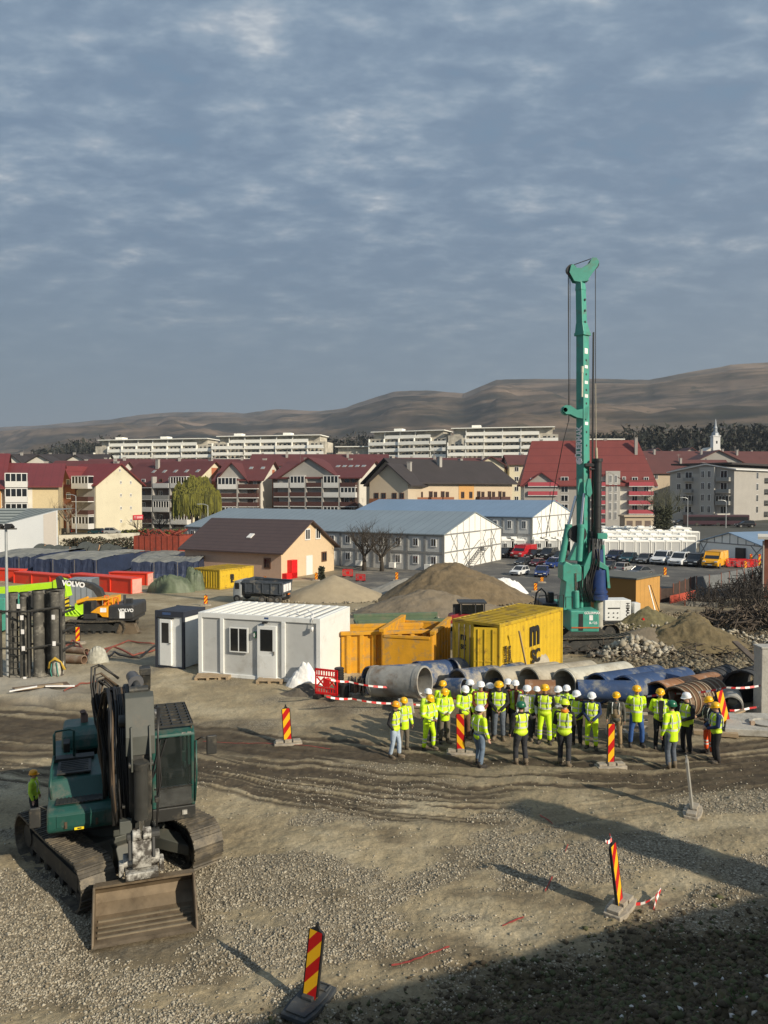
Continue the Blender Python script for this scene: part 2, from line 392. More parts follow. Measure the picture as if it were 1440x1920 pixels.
def vattr(o, nm, ch):
    a = o.data.color_attributes.new(nm, 'FLOAT_COLOR', 'POINT'); a.data.foreach_set('color', np.stack([c.ravel() for c in ch]+[np.ones(nr*nc)], -1).astype(np.float32).ravel())
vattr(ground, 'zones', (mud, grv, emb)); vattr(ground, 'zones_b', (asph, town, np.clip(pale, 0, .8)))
# bilinear lookup of the finished surface
def surf(x, y):
    tcol = np.interp(x/np.maximum(y, 7.0), cols, np.arange(nc)); trow = np.interp(y, rows, np.arange(nr))
    i0 = np.minimum(trow.astype(int), nr-2); j0 = np.minimum(tcol.astype(int), nc-2); a = trow-i0; bq = tcol-j0
    def q(A): return (A[i0, j0]*(1-a)+A[i0+1, j0]*a)*(1-bq)+(A[i0, j0+1]*(1-a)+A[i0+1, j0+1]*a)*bq
    return q
def sg(x, y):
    return float(surf(np.array([x]), np.array([y]))(ZZ)[0])
def on(u, v, dz=0):
    p = G(u, v); p.z = sg(p.x, p.y)+dz; return p
# ---------------------------------------------------------------- loose stones (nobody could count them)
OCT = np.array([(1,0,0),(-1,0,0),(0,1,0),(0,-1,0),(0,0,1),(0,0,-1)], float); OF = np.array([(0,2,4),(2,1,4),(1,3,4),(3,0,4),(2,0,5),(1,2,5),(3,1,5),(0,3,5)])
def stones(name, P, rad, mats, label, cat, cnum=3, flat=.7):
    n = len(P); v = OCT[None]*(1+.45*(rng.random((n, 6, 1))-.5)*2) + (rng.random((n, 6, 3))-.5)*.5
    v = v*rad[:, None, None]*(1+.5*(rng.random((n, 1, 3))-.5)); v[:, :, 2] *= flat
    a = rng.random(n)*6.283; c, s = np.cos(a)[:, None], np.sin(a)[:, None]
    x = v[:, :, 0]*c-v[:, :, 1]*s; y = v[:, :, 0]*s+v[:, :, 1]*c; v = np.stack([x, y, v[:, :, 2]], -1)+P[:, None]
    f = (OF[None]+np.arange(n)[:, None, None]*6).reshape(-1, 3)
    o = raw(name, v.reshape(-1, 3), f, mats, mi=np.repeat(rng.integers(0, cnum, n), 8)); return stuff(o, label, cat)
n = 150000; U = rng.uniform(-60, 1500, n); V = rng.uniform(1425, 1985, n); Dd = F*H/(V-920); X = (U-720)/F*Dd
dens = surf(X, Dd)(grv); zz0 = surf(X, Dd)(ZZ); ok = rng.random(n) < dens*.66+.035
ok &= np.hypot(X+3.98, Dd-12.6) > .9; X, Dd, zz0 = X[ok], Dd[ok], zz0[ok]; rad = .010+.020*rng.random(len(X))**2.2
sm = [mat('stone_a', (.33,.29,.215), .9, var=.25, vs=9), mat('stone_b', (.25,.21,.15), .9, var=.25, vs=9), mat('stone_c', (.42,.375,.29), .9, var=.2, vs=9)]
stones('gravel', np.stack([X, Dd, zz0+rad*.25], -1), rad, sm, 'pale crushed stone spread over the dirt in the foreground', 'gravel')
# clods on the embankment
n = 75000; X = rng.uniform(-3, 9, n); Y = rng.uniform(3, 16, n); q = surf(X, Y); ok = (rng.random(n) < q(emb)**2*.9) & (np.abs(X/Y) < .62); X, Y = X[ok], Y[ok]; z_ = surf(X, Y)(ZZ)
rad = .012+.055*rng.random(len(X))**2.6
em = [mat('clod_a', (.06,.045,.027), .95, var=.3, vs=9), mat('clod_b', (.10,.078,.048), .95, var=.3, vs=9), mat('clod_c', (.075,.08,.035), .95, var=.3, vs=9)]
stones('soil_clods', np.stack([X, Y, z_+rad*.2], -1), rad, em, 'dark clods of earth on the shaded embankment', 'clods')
n = 260; X = rng.uniform(2.2, 6, n); Y = rng.uniform(4.8, 9.5, n); ok = (np.abs(X/Y) < .6) & (X/Y > .30); X, Y = X[ok], Y[ok]; rad = .012+.03*rng.random(len(X))
stones('pale_stones', np.stack([X, Y, surf(X, Y)(ZZ)+rad*.4], -1), rad, [mat('stone_w', (.55,.53,.5), .9)], 'whitish stones lying on the dark soil of the embankment', 'stones', 1)
# clods right of the rig
n = 16000; U = rng.uniform(1120, 1500, n); V = rng.uniform(1140, 1345, n); Dd = F*(H+.9)/(V-920); X = (U-720)/F*Dd; q = surf(X, Dd); ok = rng.random(n) < q(rr)*.8
X, Dd = X[ok], Dd[ok]; rad = .03+.13*rng.random(len(X))**3
stones('spoil_clods', np.stack([X, Dd, surf(X, Dd)(ZZ)+rad*.2], -1), rad, [em[1], mat('clod_d', (.17,.14,.09), .95, var=.3), mat('clod_e', (.22,.19,.13), .95, var=.3)], 'brown lumps of dug earth on the rough ground right of the rig', 'earth')

# ---------------------------------------------------------------- far hills
sk = [(-700,826),(-400,818),(-150,808),(0,803),(100,797),(200,790),(260,781),(325,775),(400,775),(460,778),(520,769),(600,772),(650,765),(700,748),(740,737),(800,735),(870,740),(900,728),(930,716),(1000,713),(1100,713),(1215,714),(1290,700),(1370,687),(1440,683),(1600,676),(1900,690),(2200,720)]
un = np.linspace(-700, 2200, 620); sn = np.linspace(0, 1.25, 170); UU, SS = np.meshgrid(un, sn, indexing='ij')
Dr = np.interp(UU, [-700, 0, 600, 900, 1440, 2200], [6500, 6000, 4200, 3300, 2900, 2600]); sky_v = np.interp(UU, [p[0] for p in sk], [p[1] for p in sk])
sky_v = sky_v + (fbm(UU/35, UU*0, 3, 3)-.5)*3
hr = (920-sky_v)/F*Dr+7.3; D0 = 620.0
DD = D0+(Dr-D0)*SS; Xh = (UU-720)/F*DD
prof = np.where(SS < 1, .05*smooth(0, .2, SS)+.95*smooth(.1, 1.0, SS)**1.0, 1-.6*(SS-1))
gul = (fbm(Xh/420+DD/900, DD/520, 5, 51)-.5)
Zh = -3+hr*prof*(1) + gul*hr*.55*np.sin(np.pi*np.clip(SS, 0, 1))
lim = (H+(920-(sky_v+2))/F*DD); Zh = np.where(SS < .97, np.minimum(Zh, lim-hr*.02), Zh)
hm = bpy.data.materials.new('hill_grass'); hm.use_nodes = True; t2 = hm.node_tree; b2 = t2.nodes['Principled BSDF']; b2.inputs['Roughness'].default_value = .95; b2.inputs['Specular IOR Level'].default_value = .1
g2 = t2.nodes.new('ShaderNodeNewGeometry').outputs['Position']
def hmap(sc, rz=0):
    m_ = t2.nodes.new('ShaderNodeMapping'); m_.inputs['Scale'].default_value = sc; m_.inputs['Rotation'].default_value = (0, 0, rz); t2.links.new(g2, m_.inputs[0]); return m_.outputs[0]
n1 = tn(1, 6, .6, hmap((.0028, .0012, .012), .3), t2); n2 = tn(1, 5, .65, hmap((.0012, .0045, .03), -.15), t2); n3 = tn(1, 6, .7, hmap((.018, .01, .03)), t2)
hc = tramp(n1, [(.40, (.028,.032,.026,1)), (.47, (.075,.064,.045,1)), (.53, (.16,.125,.085,1)), (.66, (.29,.22,.155,1))], t2)
hc2 = tramp(n2, [(.42, (.028,.031,.026,1)), (.50, (.11,.088,.060,1)), (.57, (.27,.20,.14,1))], t2)
hc = tmix(.55, hc, hc2, tree=t2); hc = tmix(1.0, hc, (.92,.88,.88,1), 'MULTIPLY', t2)
hc = tmix(tramp(n3, [(.56, (0,0,0,1)), (.68, (.75,.75,.75,1))], t2), hc, (.030,.036,.022,1), tree=t2)
t2.links.new(hc, b2.inputs['Base Color'])
ih = np.arange(UU.size).reshape(UU.shape); fh = np.stack([ih[:-1, :-1], ih[1:, :-1], ih[1:, 1:], ih[:-1, 1:]], -1).reshape(-1, 4)
struct(raw('hills', np.stack([Xh, DD, Zh], -1).reshape(-1, 3), fh, hm, smooth_=True))
# woods at the foot of the hills: clumps of leaf-sized faces in one mass
wd = mat('wood_leaf', (.030,.034,.026), .95, var=.55, vs=.08); wd2 = mat('wood_twig', (.075,.068,.055), .95, var=.4, vs=.08)
def wood(u0, u1, vtop, D, depth, n, label, zb=0):
    U = rng.uniform(u0, u1, n); d = D+rng.random(n)*depth; X = (U-720)/F*d
    top = (920-np.interp(U, [p[0] for p in vtop], [p[1] for p in vtop]))/F*D+7.3
    cl = fbm(X/9, d/9, 2, 77); top = top*(.80+.35*cl)
    z = zb-3+(top+3-zb)*rng.random(n)**.6; r = .7+1.5*rng.random(n)
    v = (rng.random((n, 4, 3))-.5)*2; v = v*r[:, None, None]; v[:, :, 2] *= 1.3
    v = v+np.stack([X, d, z], -1)[:, None]; f = np.arange(n*4).reshape(n, 4)
    stuff(raw('woodland', v.reshape(-1, 3), f, [wd, wd2], mi=(rng.random(n) < .2).astype(int)), label, 'woodland')
wood(1105, 1700, [(1105,812),(1160,806),(1250,803),(1330,800),(1440,797),(1700,800)], 470, 90, 34000, 'dark wood along the foot of the hills behind the church tower')
wood(560, 740, [(560,840),(600,822),(650,820),(680,816),(740,828)], 640, 80 , 9000, 'dark wooded hollow between the two white apartment blocks')
wood(60, 260, [(60,845),(130,830),(180,818),(230,822),(260,835)], 700, 90, 7000, 'dark wood left of the long white apartment block')
# ---------------------------------------------------------------- shared materials
white_p = mat('white_panel', (.74,.75,.73), .5, var=.04, dirt=(.5,.48,.43), da=.25, ds=.8)
grey_p = mat('grey_panel', (.50,.505,.49), .55, var=.05, dirt=(.38,.37,.34), da=.25, ds=.9)
glass = mat('dark_glass', (.012,.014,.016), .08, var=.1, spec=.8)
black = mat('black_plastic', (.02,.02,.02), .5, var=.3)
rubber = mat('rubber', (.035,.035,.035), .85, var=.3, dirt=(.12,.10,.07), da=.4)
steel = mat('bare_steel', (.30,.29,.27), .45, .6, var=.3, dirt=(.16,.10,.06), da=.4)
conc = mat('concrete', (.40,.385,.345), .9, var=.15, vs=4, bump=.3, dirt=(.25,.235,.2), da=.4)
red_p = mat('red_plastic', (.72,.012,.015), .4, var=.1)
wood_m = mat('raw_timber', (.36,.27,.17), .8, var=.3, vs=6, stretch=(1, 8, 8))
B_RED = mat('sign_red', (.52,.010,.010), .4, var=.08, dirt=(.30,.10,.05), da=.2, ds=6); B_YEL = mat('sign_yellow', (.88,.47,.012), .4, var=.06, dirt=(.5,.27,.05), da=.1, ds=6)
tape_r = mat('tape_red', (.62,.03,.03), .5); tape_w = mat('tape_white', (.8,.78,.76), .5)
# ---------------------------------------------------------------- beacons
def beacon(u, v, hpx, face, label, base='concrete', lean=(0, 0), flip=False, w=.25, z=None, knob=True, near=False, blank=False):
    p = on(u, v) if z is None else G(u, v); D = p.y; hh_ = hpx/F*D*1.0
    t = thing('warning_beacon', label, 'traffic beacon', p, R(face), 'striped warning beacons on the site')
    b = MB()
    if base == 'rubber':
        poly = [(-.20,-.42),(.20,-.42),(.24,-.2),(.24,.2),(.20,.42),(-.20,.42),(-.24,.2),(-.24,-.2)]
        b.prism(poly, 'z', 0, .07); b.prism([(x*.8, y*.86) for x, y in poly], 'z', .072, .10)
        b.box(-.15,.15,.2,.23,.1,.125); b.box(-.15,.15,.34,.36,.1,.125); b.box(-.15,-.12,.2,.36,.1,.12); b.box(.12,.15,.2,.36,.1,.12); b.box(-.09,.09,-.08,.08,.10,.15)
        b.build('base', mat('rubber_base', (.045,.05,.055), .7, var=.3, dirt=(.12,.105,.08), da=.35, ds=5), t, bevel=.012)
    else:
        b.prism([(-.40,-.15),(-.16,-.2),(.16,-.2),(.40,-.15),(.40,.15),(.16,.2),(-.16,.2),(-.40,.15)], 'z', -.03, .07); b.box(-.36,-.14,-.11,.11,.07,.13); b.box(.14,.36,-.11,.11,.07,.13)
        b.box(-.1,.1,-.1,.1,.07,.16)
        b.build('base', mat('dusty_base', (.33,.29,.23), .9, var=.2, vs=5, bump=.4), t, bevel=.012)
    z0, z1 = .10, hh_-.10; q = MB(); q.T = Matrix.Rotation(R(-face), 4, 'Z') @ Matrix.Rotation(R(lean[0]), 4, 'Y') @ Matrix.Rotation(R(lean[1]), 4, 'X') @ Matrix.Rotation(R(face), 4, 'Z')
    hw = w/2; ch = hw*.42
    pol = [(-hw+ch*.6,z0),(hw-ch,z0),(hw,z0+ch*1.3),(hw,z1-ch*.7),(hw-ch*.8,z1),(-hw+ch*.8,z1),(-hw,z1-ch*.7),(-hw,z0+ch)]
    q.prism(pol, 'y', -.022, .022, 0)
    q.prism([(-hw*.45,z1),(hw*.45,z1),(hw*.2,z1+.05),(-hw*.2,z1+.05)], 'y', -.02, .02, 0)
    if knob: q.cyl((0,0,z1+.04), (0,0,z1+.10), .022, n=8, mi=0)
    q.build('frame', mat('grey_back',(.30,.29,.26),.7,dirt=(.2,.17,.12),da=.4,ds=6) if blank else black, t)
    # diagonal bands as thin sheets on both faces
    iw = hw-.022; k = 1.25 if not flip else -1.25; per = (z1-z0)/2.35; zt0 = z0+.015; zt1 = z1-.012
    for sgn in (() if blank else (-1, 1)):
        for mi, off in ((0, 0), (1, .5)):
            s = MB(); s.T = q.T
            for j in range(-2, 5):
                a = z0 - .1 + (j+off)*per; bq = a+per/2
                pts = [(-iw, a-k*iw*sgn*-1), (iw, a+k*iw*sgn*-1), (iw, bq+k*iw*sgn*-1), (-iw, bq-k*iw*sgn*-1)]
                # clip to the panel
                pl = pts
                for lim, up in ((zt0, True), (zt1, False)):
                    o_ = []
                    for i in range(len(pl)):
                        A, Bq = pl[i], pl[(i+1) % len(pl)]; ia = A[1] >= lim if up else A[1] <= lim; ib = Bq[1] >= lim if up else Bq[1] <= lim
                        if ia: o_.append(A)
                        if ia != ib:
                            tq = (lim-A[1])/(Bq[1]-A[1]); o_.append((A[0]+(Bq[0]-A[0])*tq, lim))
                    pl = o_
                    if len(pl) < 3: break
                if len(pl) >= 3:
                    nn = len(pl); s.add([(x, sgn*.0245, z_) for x, z_ in pl], [tuple(range(nn))])
            if s.v: s.build('red_band' if mi == 0 else 'yellow_band', B_RED if mi == 0 else B_YEL, t)
    return t
b1 = beacon(580, 1884, 160, -28, 'nearest red and yellow beacon, black frame and black rubber foot, at the bottom edge', 'rubber', lean=(6, 0), flip=False, near=True)
beacon(1163, 1704, 138, 52, 'beacon leaning left with red and white tape tied round its top and foot', lean=(-7.5, 0), w=.25)
beacon(1299, 1522, 112, 62, 'thin grey beacon back turned to us by the gravel bank, its stripes hidden', lean=(-7, 0), w=.2, blank=True)
beacon(1145, 1438, 92, 8, 'beacon on a pale block between the green-helmeted man and the man in the lime helmet', lean=(0, 1), w=.21)
beacon(864, 1409, 84, -4, 'beacon standing among the group beside the foreground man in a white helmet', lean=(-1, 0), flip=True)
beacon(540, 1394, 76, 12, 'lone beacon left of the group on the edge of the wheel tracks', lean=(-3.5, 0))
beacon(146, 1207, 36, 5, 'small beacon by the tall steel pipe rack')
beacon(386, 1136, 22, 5, 'small beacon in front of the green tarpaulin heap', w=.3)
for u, v, h, lb in ((593,1089,17,'tiny beacon near the red hut of the cream house'),(744,1089,18,'tiny beacon on the soil below the bare tree'),(789,1087,16,'tiny beacon left of the big brown mound'),
                    (1247,1081,19,'tiny beacon beside the ochre hut on the tan ground'),(1004,1110,19,'tiny beacon left of the drilling rig behind the white sheet'),(1361,1063,15,'tiny beacon right of the yellow van'),(1398,1067,17,'tiny beacon close to the brick corner at the right'),(497,1093,14,'tiny beacon beside the dump truck by the sand heap'),
                    (834,1072,10,'tiny red marker at the foot of the white gable'),(878,1076,12,'tiny red marker below the outside stairs'),(1016,1093,13,'tiny beacon beside the parked blue saloon'),(1408,1063,26,'tall double beacon at the end of the red barriers'),(1424,1064,27,'tall orange beacon next to the brick corner')):
    beacon(u, v, h, 0, lb, w=.32, knob=False)
beacon(1364, 1362, 78, 30, 'red and orange beacon wrapped in tape behind the two men at the right', lean=(-14, 0), w=.34)
# ---------------------------------------------------------------- tape
def tape(pts, label, w=.06, seg=.16, group='red and white barrier tape'):
    P = []
    for a, b_ in zip(pts[:-1], pts[1:]):
        a, b_ = Vector(a), Vector(b_); n_ = max(2, int((b_-a).length/seg))
        for i in range(n_):
            t_ = i/n_; q = a.lerp(b_, t_); q.z -= .12*4*t_*(1-t_)*min(1, (b_-a).length/3); P.append(q)
    P.append(Vector(pts[-1])); m = MB()
    for i, (a, b_) in enumerate(zip(P[:-1], P[1:])):
        tw = .3*math.sin(i*.7); d = Vector((0, w*tw, w*.5))
        nrm = Vector((b_.y-a.y, a.x-b_.x, 0)); nrm = nrm.normalized()*.002 if nrm.length > 0 else Vector((0,.002,0))
        m.add([a-d-nrm, b_-d-nrm, b_+d-nrm, a+d-nrm, a-d+nrm, b_-d+nrm, b_+d+nrm, a+d+nrm], [(0,1,2,3),(7,6,5,4),(0,4,5,1),(3,2,6,7)], i % 2)
    return tag(m.build('barrier_tape', [tape_r, tape_w]), label, 'tape', group)
Dt = 24.2
tape([at(612,1272,24.6), at(654,1278,25.2), at(745,1288,25.6), at(830,1306,25.6), at(985,1312,25.6), at(1130,1306,25.6)], 'upper strand of tape running from the red barrier past the grey pipe')
tape([at(612,1306,24.4), at(660,1310,25.0), at(760,1318,25.2), at(840,1322,25.2)], 'lower strand of tape running from the red barrier past the grey pipe')
tape([at(1130,1306,25.6), at(1250,1300,25.6), at(1362,1289,24.4), at(1432,1284,24.6)], 'upper strand of tape tied to the leaning beacon and the pillar at the right')
tape([at(1368,1332,24.4), at(1405,1328,24.6), at(1432,1322,24.6)], 'lower strand of tape between the leaning beacon and the pillar')
q0 = on(1163, 1700, .05); pts = [q0, on(1175,1693,.06), on(1192,1697,.03), on(1210,1697,.05), on(1228,1690,.1), on(1239,1681,.16), on(1231,1690,.06), on(1225,1708,.02)]
tape(pts, 'torn end of tape trailing on the ground from the leaning beacon', w=.05, seg=.09)
tape([at(1143,1565,13.1), at(1147,1574,13.0), at(1140,1580,12.95), at(1135,1576,12.9)], 'scrap of tape knotted round the beacon top', w=.05, seg=.06)
# ---------------------------------------------------------------- people
HV = mat('hi_vis_yellow', (.62,.90,.012), .55, var=.10, vs=9); HV.node_tree.nodes['Principled BSDF'].inputs['Roughness'].default_value = .6
HVD = mat('hi_vis_dusty', (.50,.74,.05), .7, var=.15, vs=6)
def hvm(nm, base, bands):
    m = mat(nm, base, .6, var=.12, vs=9)
    for z in bands: stripes(m, 2, 50.0, .052/50, (.60,.62,.58), off=-z/50.0)
    return m
HVJ = hvm('hi_vis_jacket', (.60,.88,.012), (1.02, 1.20)); HVT = hvm('hi_vis_trousers', (.60,.88,.012), (.26, .36)); HVV = hvm('hi_vis_vest', (.62,.84,.03), (1.06, 1.22)); ORT = hvm('hi_vis_orange', (.85,.10,.015), (.26, .36))
CL = {k: mat('cloth_'+k, c, .85, var=.22, vs=7, bump=.3, bs=14) for k, c in dict(black=(.014,.014,.016), dark=(.028,.03,.036), navy=(.018,.035,.10), jeans=(.13,.18,.25), greyjean=(.10,.12,.15), pale=(.36,.44,.54), khaki=(.14,.12,.09), brown=(.13,.07,.04), rust=(.20,.05,.03), tan=(.30,.22,.13), white=(.65,.65,.65), grey=(.30,.31,.32), blue=(.03,.09,.28), camo=(.09,.09,.075)).items()}
CL.update(hv=HV, hvj=HVJ, hvt=HVT, hvv=HVV, hvd=HVD, orange=ORT)
SK = [mat('skin_light', (.47,.27,.19), .6, var=.08), mat('skin_tan', (.33,.185,.12), .6, var=.08), mat('skin_deep', (.14,.08,.055), .6, var=.08)]
HAIR = mat('dark_hair', (.02,.016,.013), .8)
HEL = {k: mat('helmet_'+k, c, .32, var=.03, spec=.6) for k, c in dict(yellow=(.85,.46,.008), orange=(.82,.36,.01), white=(.82,.83,.84), green=(.012,.12,.06), lime=(.66,.82,.03)).items()}
boot_m = mat('work_boot', (.16,.125,.085), .85, var=.3); boot_d = mat('dark_boot', (.035,.03,.027), .8, var=.3, dirt=(.16,.13,.09), da=.4, ds=9); lens = mat('sunglass_lens', (.01,.01,.012), .1)
sleeve_band = mat('reflective_grey', (.6,.62,.6), .4)
def caps(mb, pts, n=10):
    """tapered limb: list of (point, rx) joined by cones with balls at the joints"""
    for (a, ra), (b_, rb) in zip(pts[:-1], pts[1:]):
        mb.cyl(a, b_, ra, rb, n=n, cap=True)
    for a, ra in pts: mb.ell(a, (ra, ra, ra), n, 6)
def remesh(mb, name, m, parent, vox, sm=2):
    o = mb.build(name, m); md = o.modifiers.new('r', 'REMESH'); md.mode = 'VOXEL'; md.voxel_size = vox; md.use_smooth_shade = True
    if sm: s_ = o.modifiers.new('s', 'SMOOTH'); s_.factor = .5; s_.iterations = sm
    dg = bpy.context.evaluated_depsgraph_get(); dg.update(); me = bpy.data.meshes.new_from_object(o.evaluated_get(dg)); me.name = name
    bpy.data.objects.remove(o); q = bpy.data.objects.new(name, me); C.objects.link(q); q.parent = parent
    return q
def hand(mb, wr, d, side, curl=.5):
    """palm, four unequal bent fingers and a thumb; d = direction the hand points, side = thumb direction"""
    d = Vector(d).normalized(); s = Vector(side); s = (s-d*s.dot(d)).normalized(); n_ = d.cross(s)
    c = Vector(wr)+d*.045
    T0 = mb.T; M = Matrix((s, n_, d)).transposed().to_4x4(); mb.T = T0 @ Matrix.Translation(c) @ M; mb.ell((0,0,0), (.042,.018,.052), 10, 6); mb.T = T0
    for i, (of, ln) in enumerate(((.030,.072),(.010,.082),(-.010,.076),(-.028,.060))):
        a = c+d*.038+s*of; b_ = a+(d*math.cos(curl*.6)+n_*math.sin(curl*.6))*ln*.55; e = b_+(d*math.cos(curl*1.6)+n_*math.sin(curl*1.6))*ln*.5
        mb.cyl(a, b_, .0095, .0085, n=6); mb.cyl(b_, e, .0088, .0065, n=6); mb.ell(b_, (.0092,)*3, 6, 4); mb.ell(e, (.0068,)*3, 6, 4)
    a = c+s*.03-d*.012; b_ = a+(s*.8+d*.6).normalized()*.035; e = b_+(s*.25+d*.95).normalized()*.03
    mb.cyl(a, b_, .0125, .0105, n=6); mb.cyl(b_, e, .0105, .008, n=6); mb.ell(b_, (.0108,)*3, 6, 4); mb.ell(e, (.0082,)*3, 6, 4)
ARMS = {  # elbow, wrist offsets for the left side (x outward, y forward is -y, z), hand dir
 'side': ((.245, .02, 1.13), (.265, -.07, .89), (0, -.15, -1)),
 'front': ((.25, -.04, 1.14), (.07, -.25, 1.02), (-.8, -.25, -.35)),
 'clasp': ((.24, .02, 1.14), (.05, -.19, .93), (-.6, -.1, -.75)),
 'cross': ((.23, -.10, 1.16), (-.05, -.22, 1.20), (-1, .1, .2)),
 'pocket': ((.28, .05, 1.13), (.21, -.07, .94), (-.25, -.15, -1)),
 'back': ((.25, .12, 1.14), (.06, .19, 1.0), (-.8, .1, -.3)),
 'hold': ((.25, -.06, 1.14), (.16, -.30, 1.13), (-.2, -1, .1)),
 'point': ((.34, -.12, 1.25), (.50, -.28, 1.17), (.7, -.5, -.1)),
}
def person(u, v, vtop, face, helmet, top, sleeve, legs, label, arms=('clasp','clasp'), skin=0, boot=None, tilt=0, vest=False, group='workers in hi-vis clothing gathered by the pipes', seat=None, stance=.10, glasses=False, step=.0, bib=None, coat=0, D=None, turn=0, band=True, openv=None, scarf=None):
    p = on(u, v) if D is None else at(u, v, D)
    hpx = v-vtop; k = (hpx/F*p.y)/1.875*1.0
    t = thing('person', label, 'person', p, R(face), group); kx = k*(1.0+.17*random.Random(int(u)).random()); t.scale = (kx, kx, k)
    # face direction is -y
    rl = random.Random(int(u*7+v))
    ph = Vector((0, 0, .94)); ch_ = Vector((0, .0, 1.44))
    body = MB(); wr = []; sleeves = MB(); cloth = MB()
    # head and neck
    hz = 1.625; ht = R(tilt); Hc = Vector((0, -.015, hz))
    T0 = Matrix.Translation((0, 0, 1.50)) @ Matrix.Rotation(R(turn), 4, 'Z') @ Matrix.Rotation(ht, 4, 'X') @ Matrix.Translation((0, 0, -1.50))
    body.T = T0
    body.ell((0, .01, 1.665), (.076, .094, .098), 14, 10); body.ell((0, -.022, 1.605), (.060, .070, .085), 12, 8); body.ell((0, -.055, 1.560), (.034, .032, .03), 8, 6)
    body.ell((0, -.100, 1.618), (.013, .018, .024), 8, 6); body.ell((0, -.088, 1.652), (.05, .012, .012), 8, 5); body.ell((0, -.088, 1.583), (.024, .010, .009), 8, 5)
    for sx in (-1, 1): body.ell((sx*.078, .012, 1.63), (.012, .022, .032), 8, 6)
    body.cyl((0, .01, 1.44), (0, .0, 1.60), .062, .052, n=12)
    body.T = I4.copy(); body.ell((0, 0, 1.40), (.12, .075, .08), 12, 8)
    caps(body, [((0, 0, .98), .11), ((0, 0, 1.2), .11), ((0, 0, 1.40), .10)])
    for sd, arm in zip((1, -1), arms):
        el, w_, hdv = ARMS[arm]; f_ = lambda q_: Vector((q_[0]*sd, q_[1], q_[2]))
        sh = Vector((.185*sd, .01, 1.415)); el, w_ = f_(el), f_(w_)
        if arm == 'cross' and sd < 0: el.z -= .03; w_.z -= .05; w_.y -= .03
        if arm == 'front' and sd < 0: w_.z += .02; w_.y -= .02
        caps(sleeves, [((0, .01, 1.38), .08), (sh, .073), (el, .056), (el.lerp(w_, .92), .043)])
        caps(body, [((0, 0, 1.38), .05), (sh, .048), (el, .038), (w_, .027)])
        if arm != 'pocket': hand(body, w_, f_(hdv) if arm != 'clasp' else f_(hdv), (0.1*sd, -.9, .5), .7)
    for sx in (-1, 1): fy = -step*sx; caps(body, [((sx*.085, 0, .92), .075), ((sx*stance*1.05, fy*.5-.03, .50), .045), ((sx*stance*1.15, fy+.01, .14), .035)])
    remesh(body, 'body', SK[skin], t, .0125, 1)
    # trousers
    tr = MB(); tr.T = I4.copy()
    for sx in (-1, 1):
        fy = step*sx*-1; ft = Vector((sx*stance*1.15, fy, .09)); kn = Vector((sx*stance*1.05, fy*.5-.03, .50))
        caps(tr, [((sx*.085, .01, .92), .105), ((sx*.092, 0, .78), .098), (kn, .070), (Vector((ft.x, ft.y+.01, .15)), .066)])
    tr.ell((0, .012, .95), (.165, .118, .12), 14, 8)
    remesh(tr, 'trousers', CL[legs], t, .018, 2)
    for sx in (-1, 1):
        fy = step*sx*-1; x = sx*stance*1.15; bo = MB(); bo.T = Matrix.Translation((x, fy, 0)) @ Matrix.Rotation(R(12*sx), 4, 'Z')
        bo.ell((0, -.06, .045), (.05, .135, .05), 10, 6); bo.cyl((0, .03, .03), (0, .025, .20), .055, .058, n=10); bo.ell((0, .03, .04), (.05, .06, .045), 10, 6)
        bo.box(-.045, .045, -.18, .08, 0.0, .02); bo.build('boot', boot or (boot_m if rl.random() < .5 else boot_d), t, True)
    # upper clothing
    def torso(mb, g=0.0, low=.86):
        mb.ell((0, .0, 1.30), (.185+g, .122+g, .19), 16, 10); mb.ell((0, .0, 1.10), (.165+g, .118+g, .22), 16, 10)
        mb.ell((0, .005, low+.10), (.175+g, .125+g, .12), 16, 8); mb.cyl((0, .005, low), (0, .0, 1.1), .155+g, .15+g, n=16) if coat else None
        mb.ell((0, .008, 1.425), (.155+g*.6, .085+g*.6, .055), 14, 8)
        for sx in (-1, 1): mb.ell((sx*.155, .01, 1.405), (.068+g, .072+g, .06), 10, 6)
    if vest:
        torso(sleeves, 0, .86); sleeves.cyl((0, .01, 1.44), (0, .005, 1.515), .075, .068, n=12); remesh(sleeves, 'shirt', CL[sleeve], t, .016, 2)
        vb = MB(); torso(vb, .016, .83); vo = remesh(vb, 'vest', CL[top], t, .016, 2)
    else:
        torso(sleeves, .008, .80 if not coat else .74); sleeves.cyl((0, .01, 1.44), (0, .005, 1.525), .078, .072, n=12); remesh(sleeves, 'jacket', CL[top], t, .016, 2)
        if coat:
            cb_ = MB(); cb_.ell((0, .005, .84), (.185, .135, .10), 16, 8); remesh(cb_, 'jacket_hem', CL[sleeve], t, .016, 2)
    # vertical tape on the chest and back, arm bands
    if band:
        bd = MB()
        for sx in (-1, 1):
            bd = MB(); bd.tube([(sx*.10, -.075, 1.46), (sx*.105, -.120-.012, 1.36), (sx*.105, -.130-.014, 1.25), (sx*.105, -.127-.012, 1.1)], .013, 5); bd.build('reflective_strip', sleeve_band, t); bd = MB()
            bd.tube([(sx*.10, .095, 1.45), (sx*.105, .125+.012, 1.36), (sx*.105, .128+.014, 1.25), (sx*.105, .127+.012, 1.1)], .013, 5); bd.build('reflective_strip', sleeve_band, t)
    if openv:  # an open front shows what is under the vest
        q = MB(); q.prism([(-.07, 1.47), (.07, 1.47), (.055, 1.2), (.05, .88), (-.05, .88), (-.055, 1.2)], 'y', -.160, -.135); q.build('open_front', CL[openv], t)
    if bib: q = MB(); q.ell((0, -.03, 1.12), (.15, .125, .22), 14, 8); remesh(q, 'bib', CL[bib], t, .016, 2)
    if scarf: q = MB(); q.lathe([(.075, 1.45), (.10, 1.46), (.095, 1.52), (.07, 1.53)], 14); q.build('collar', scarf, t, True)
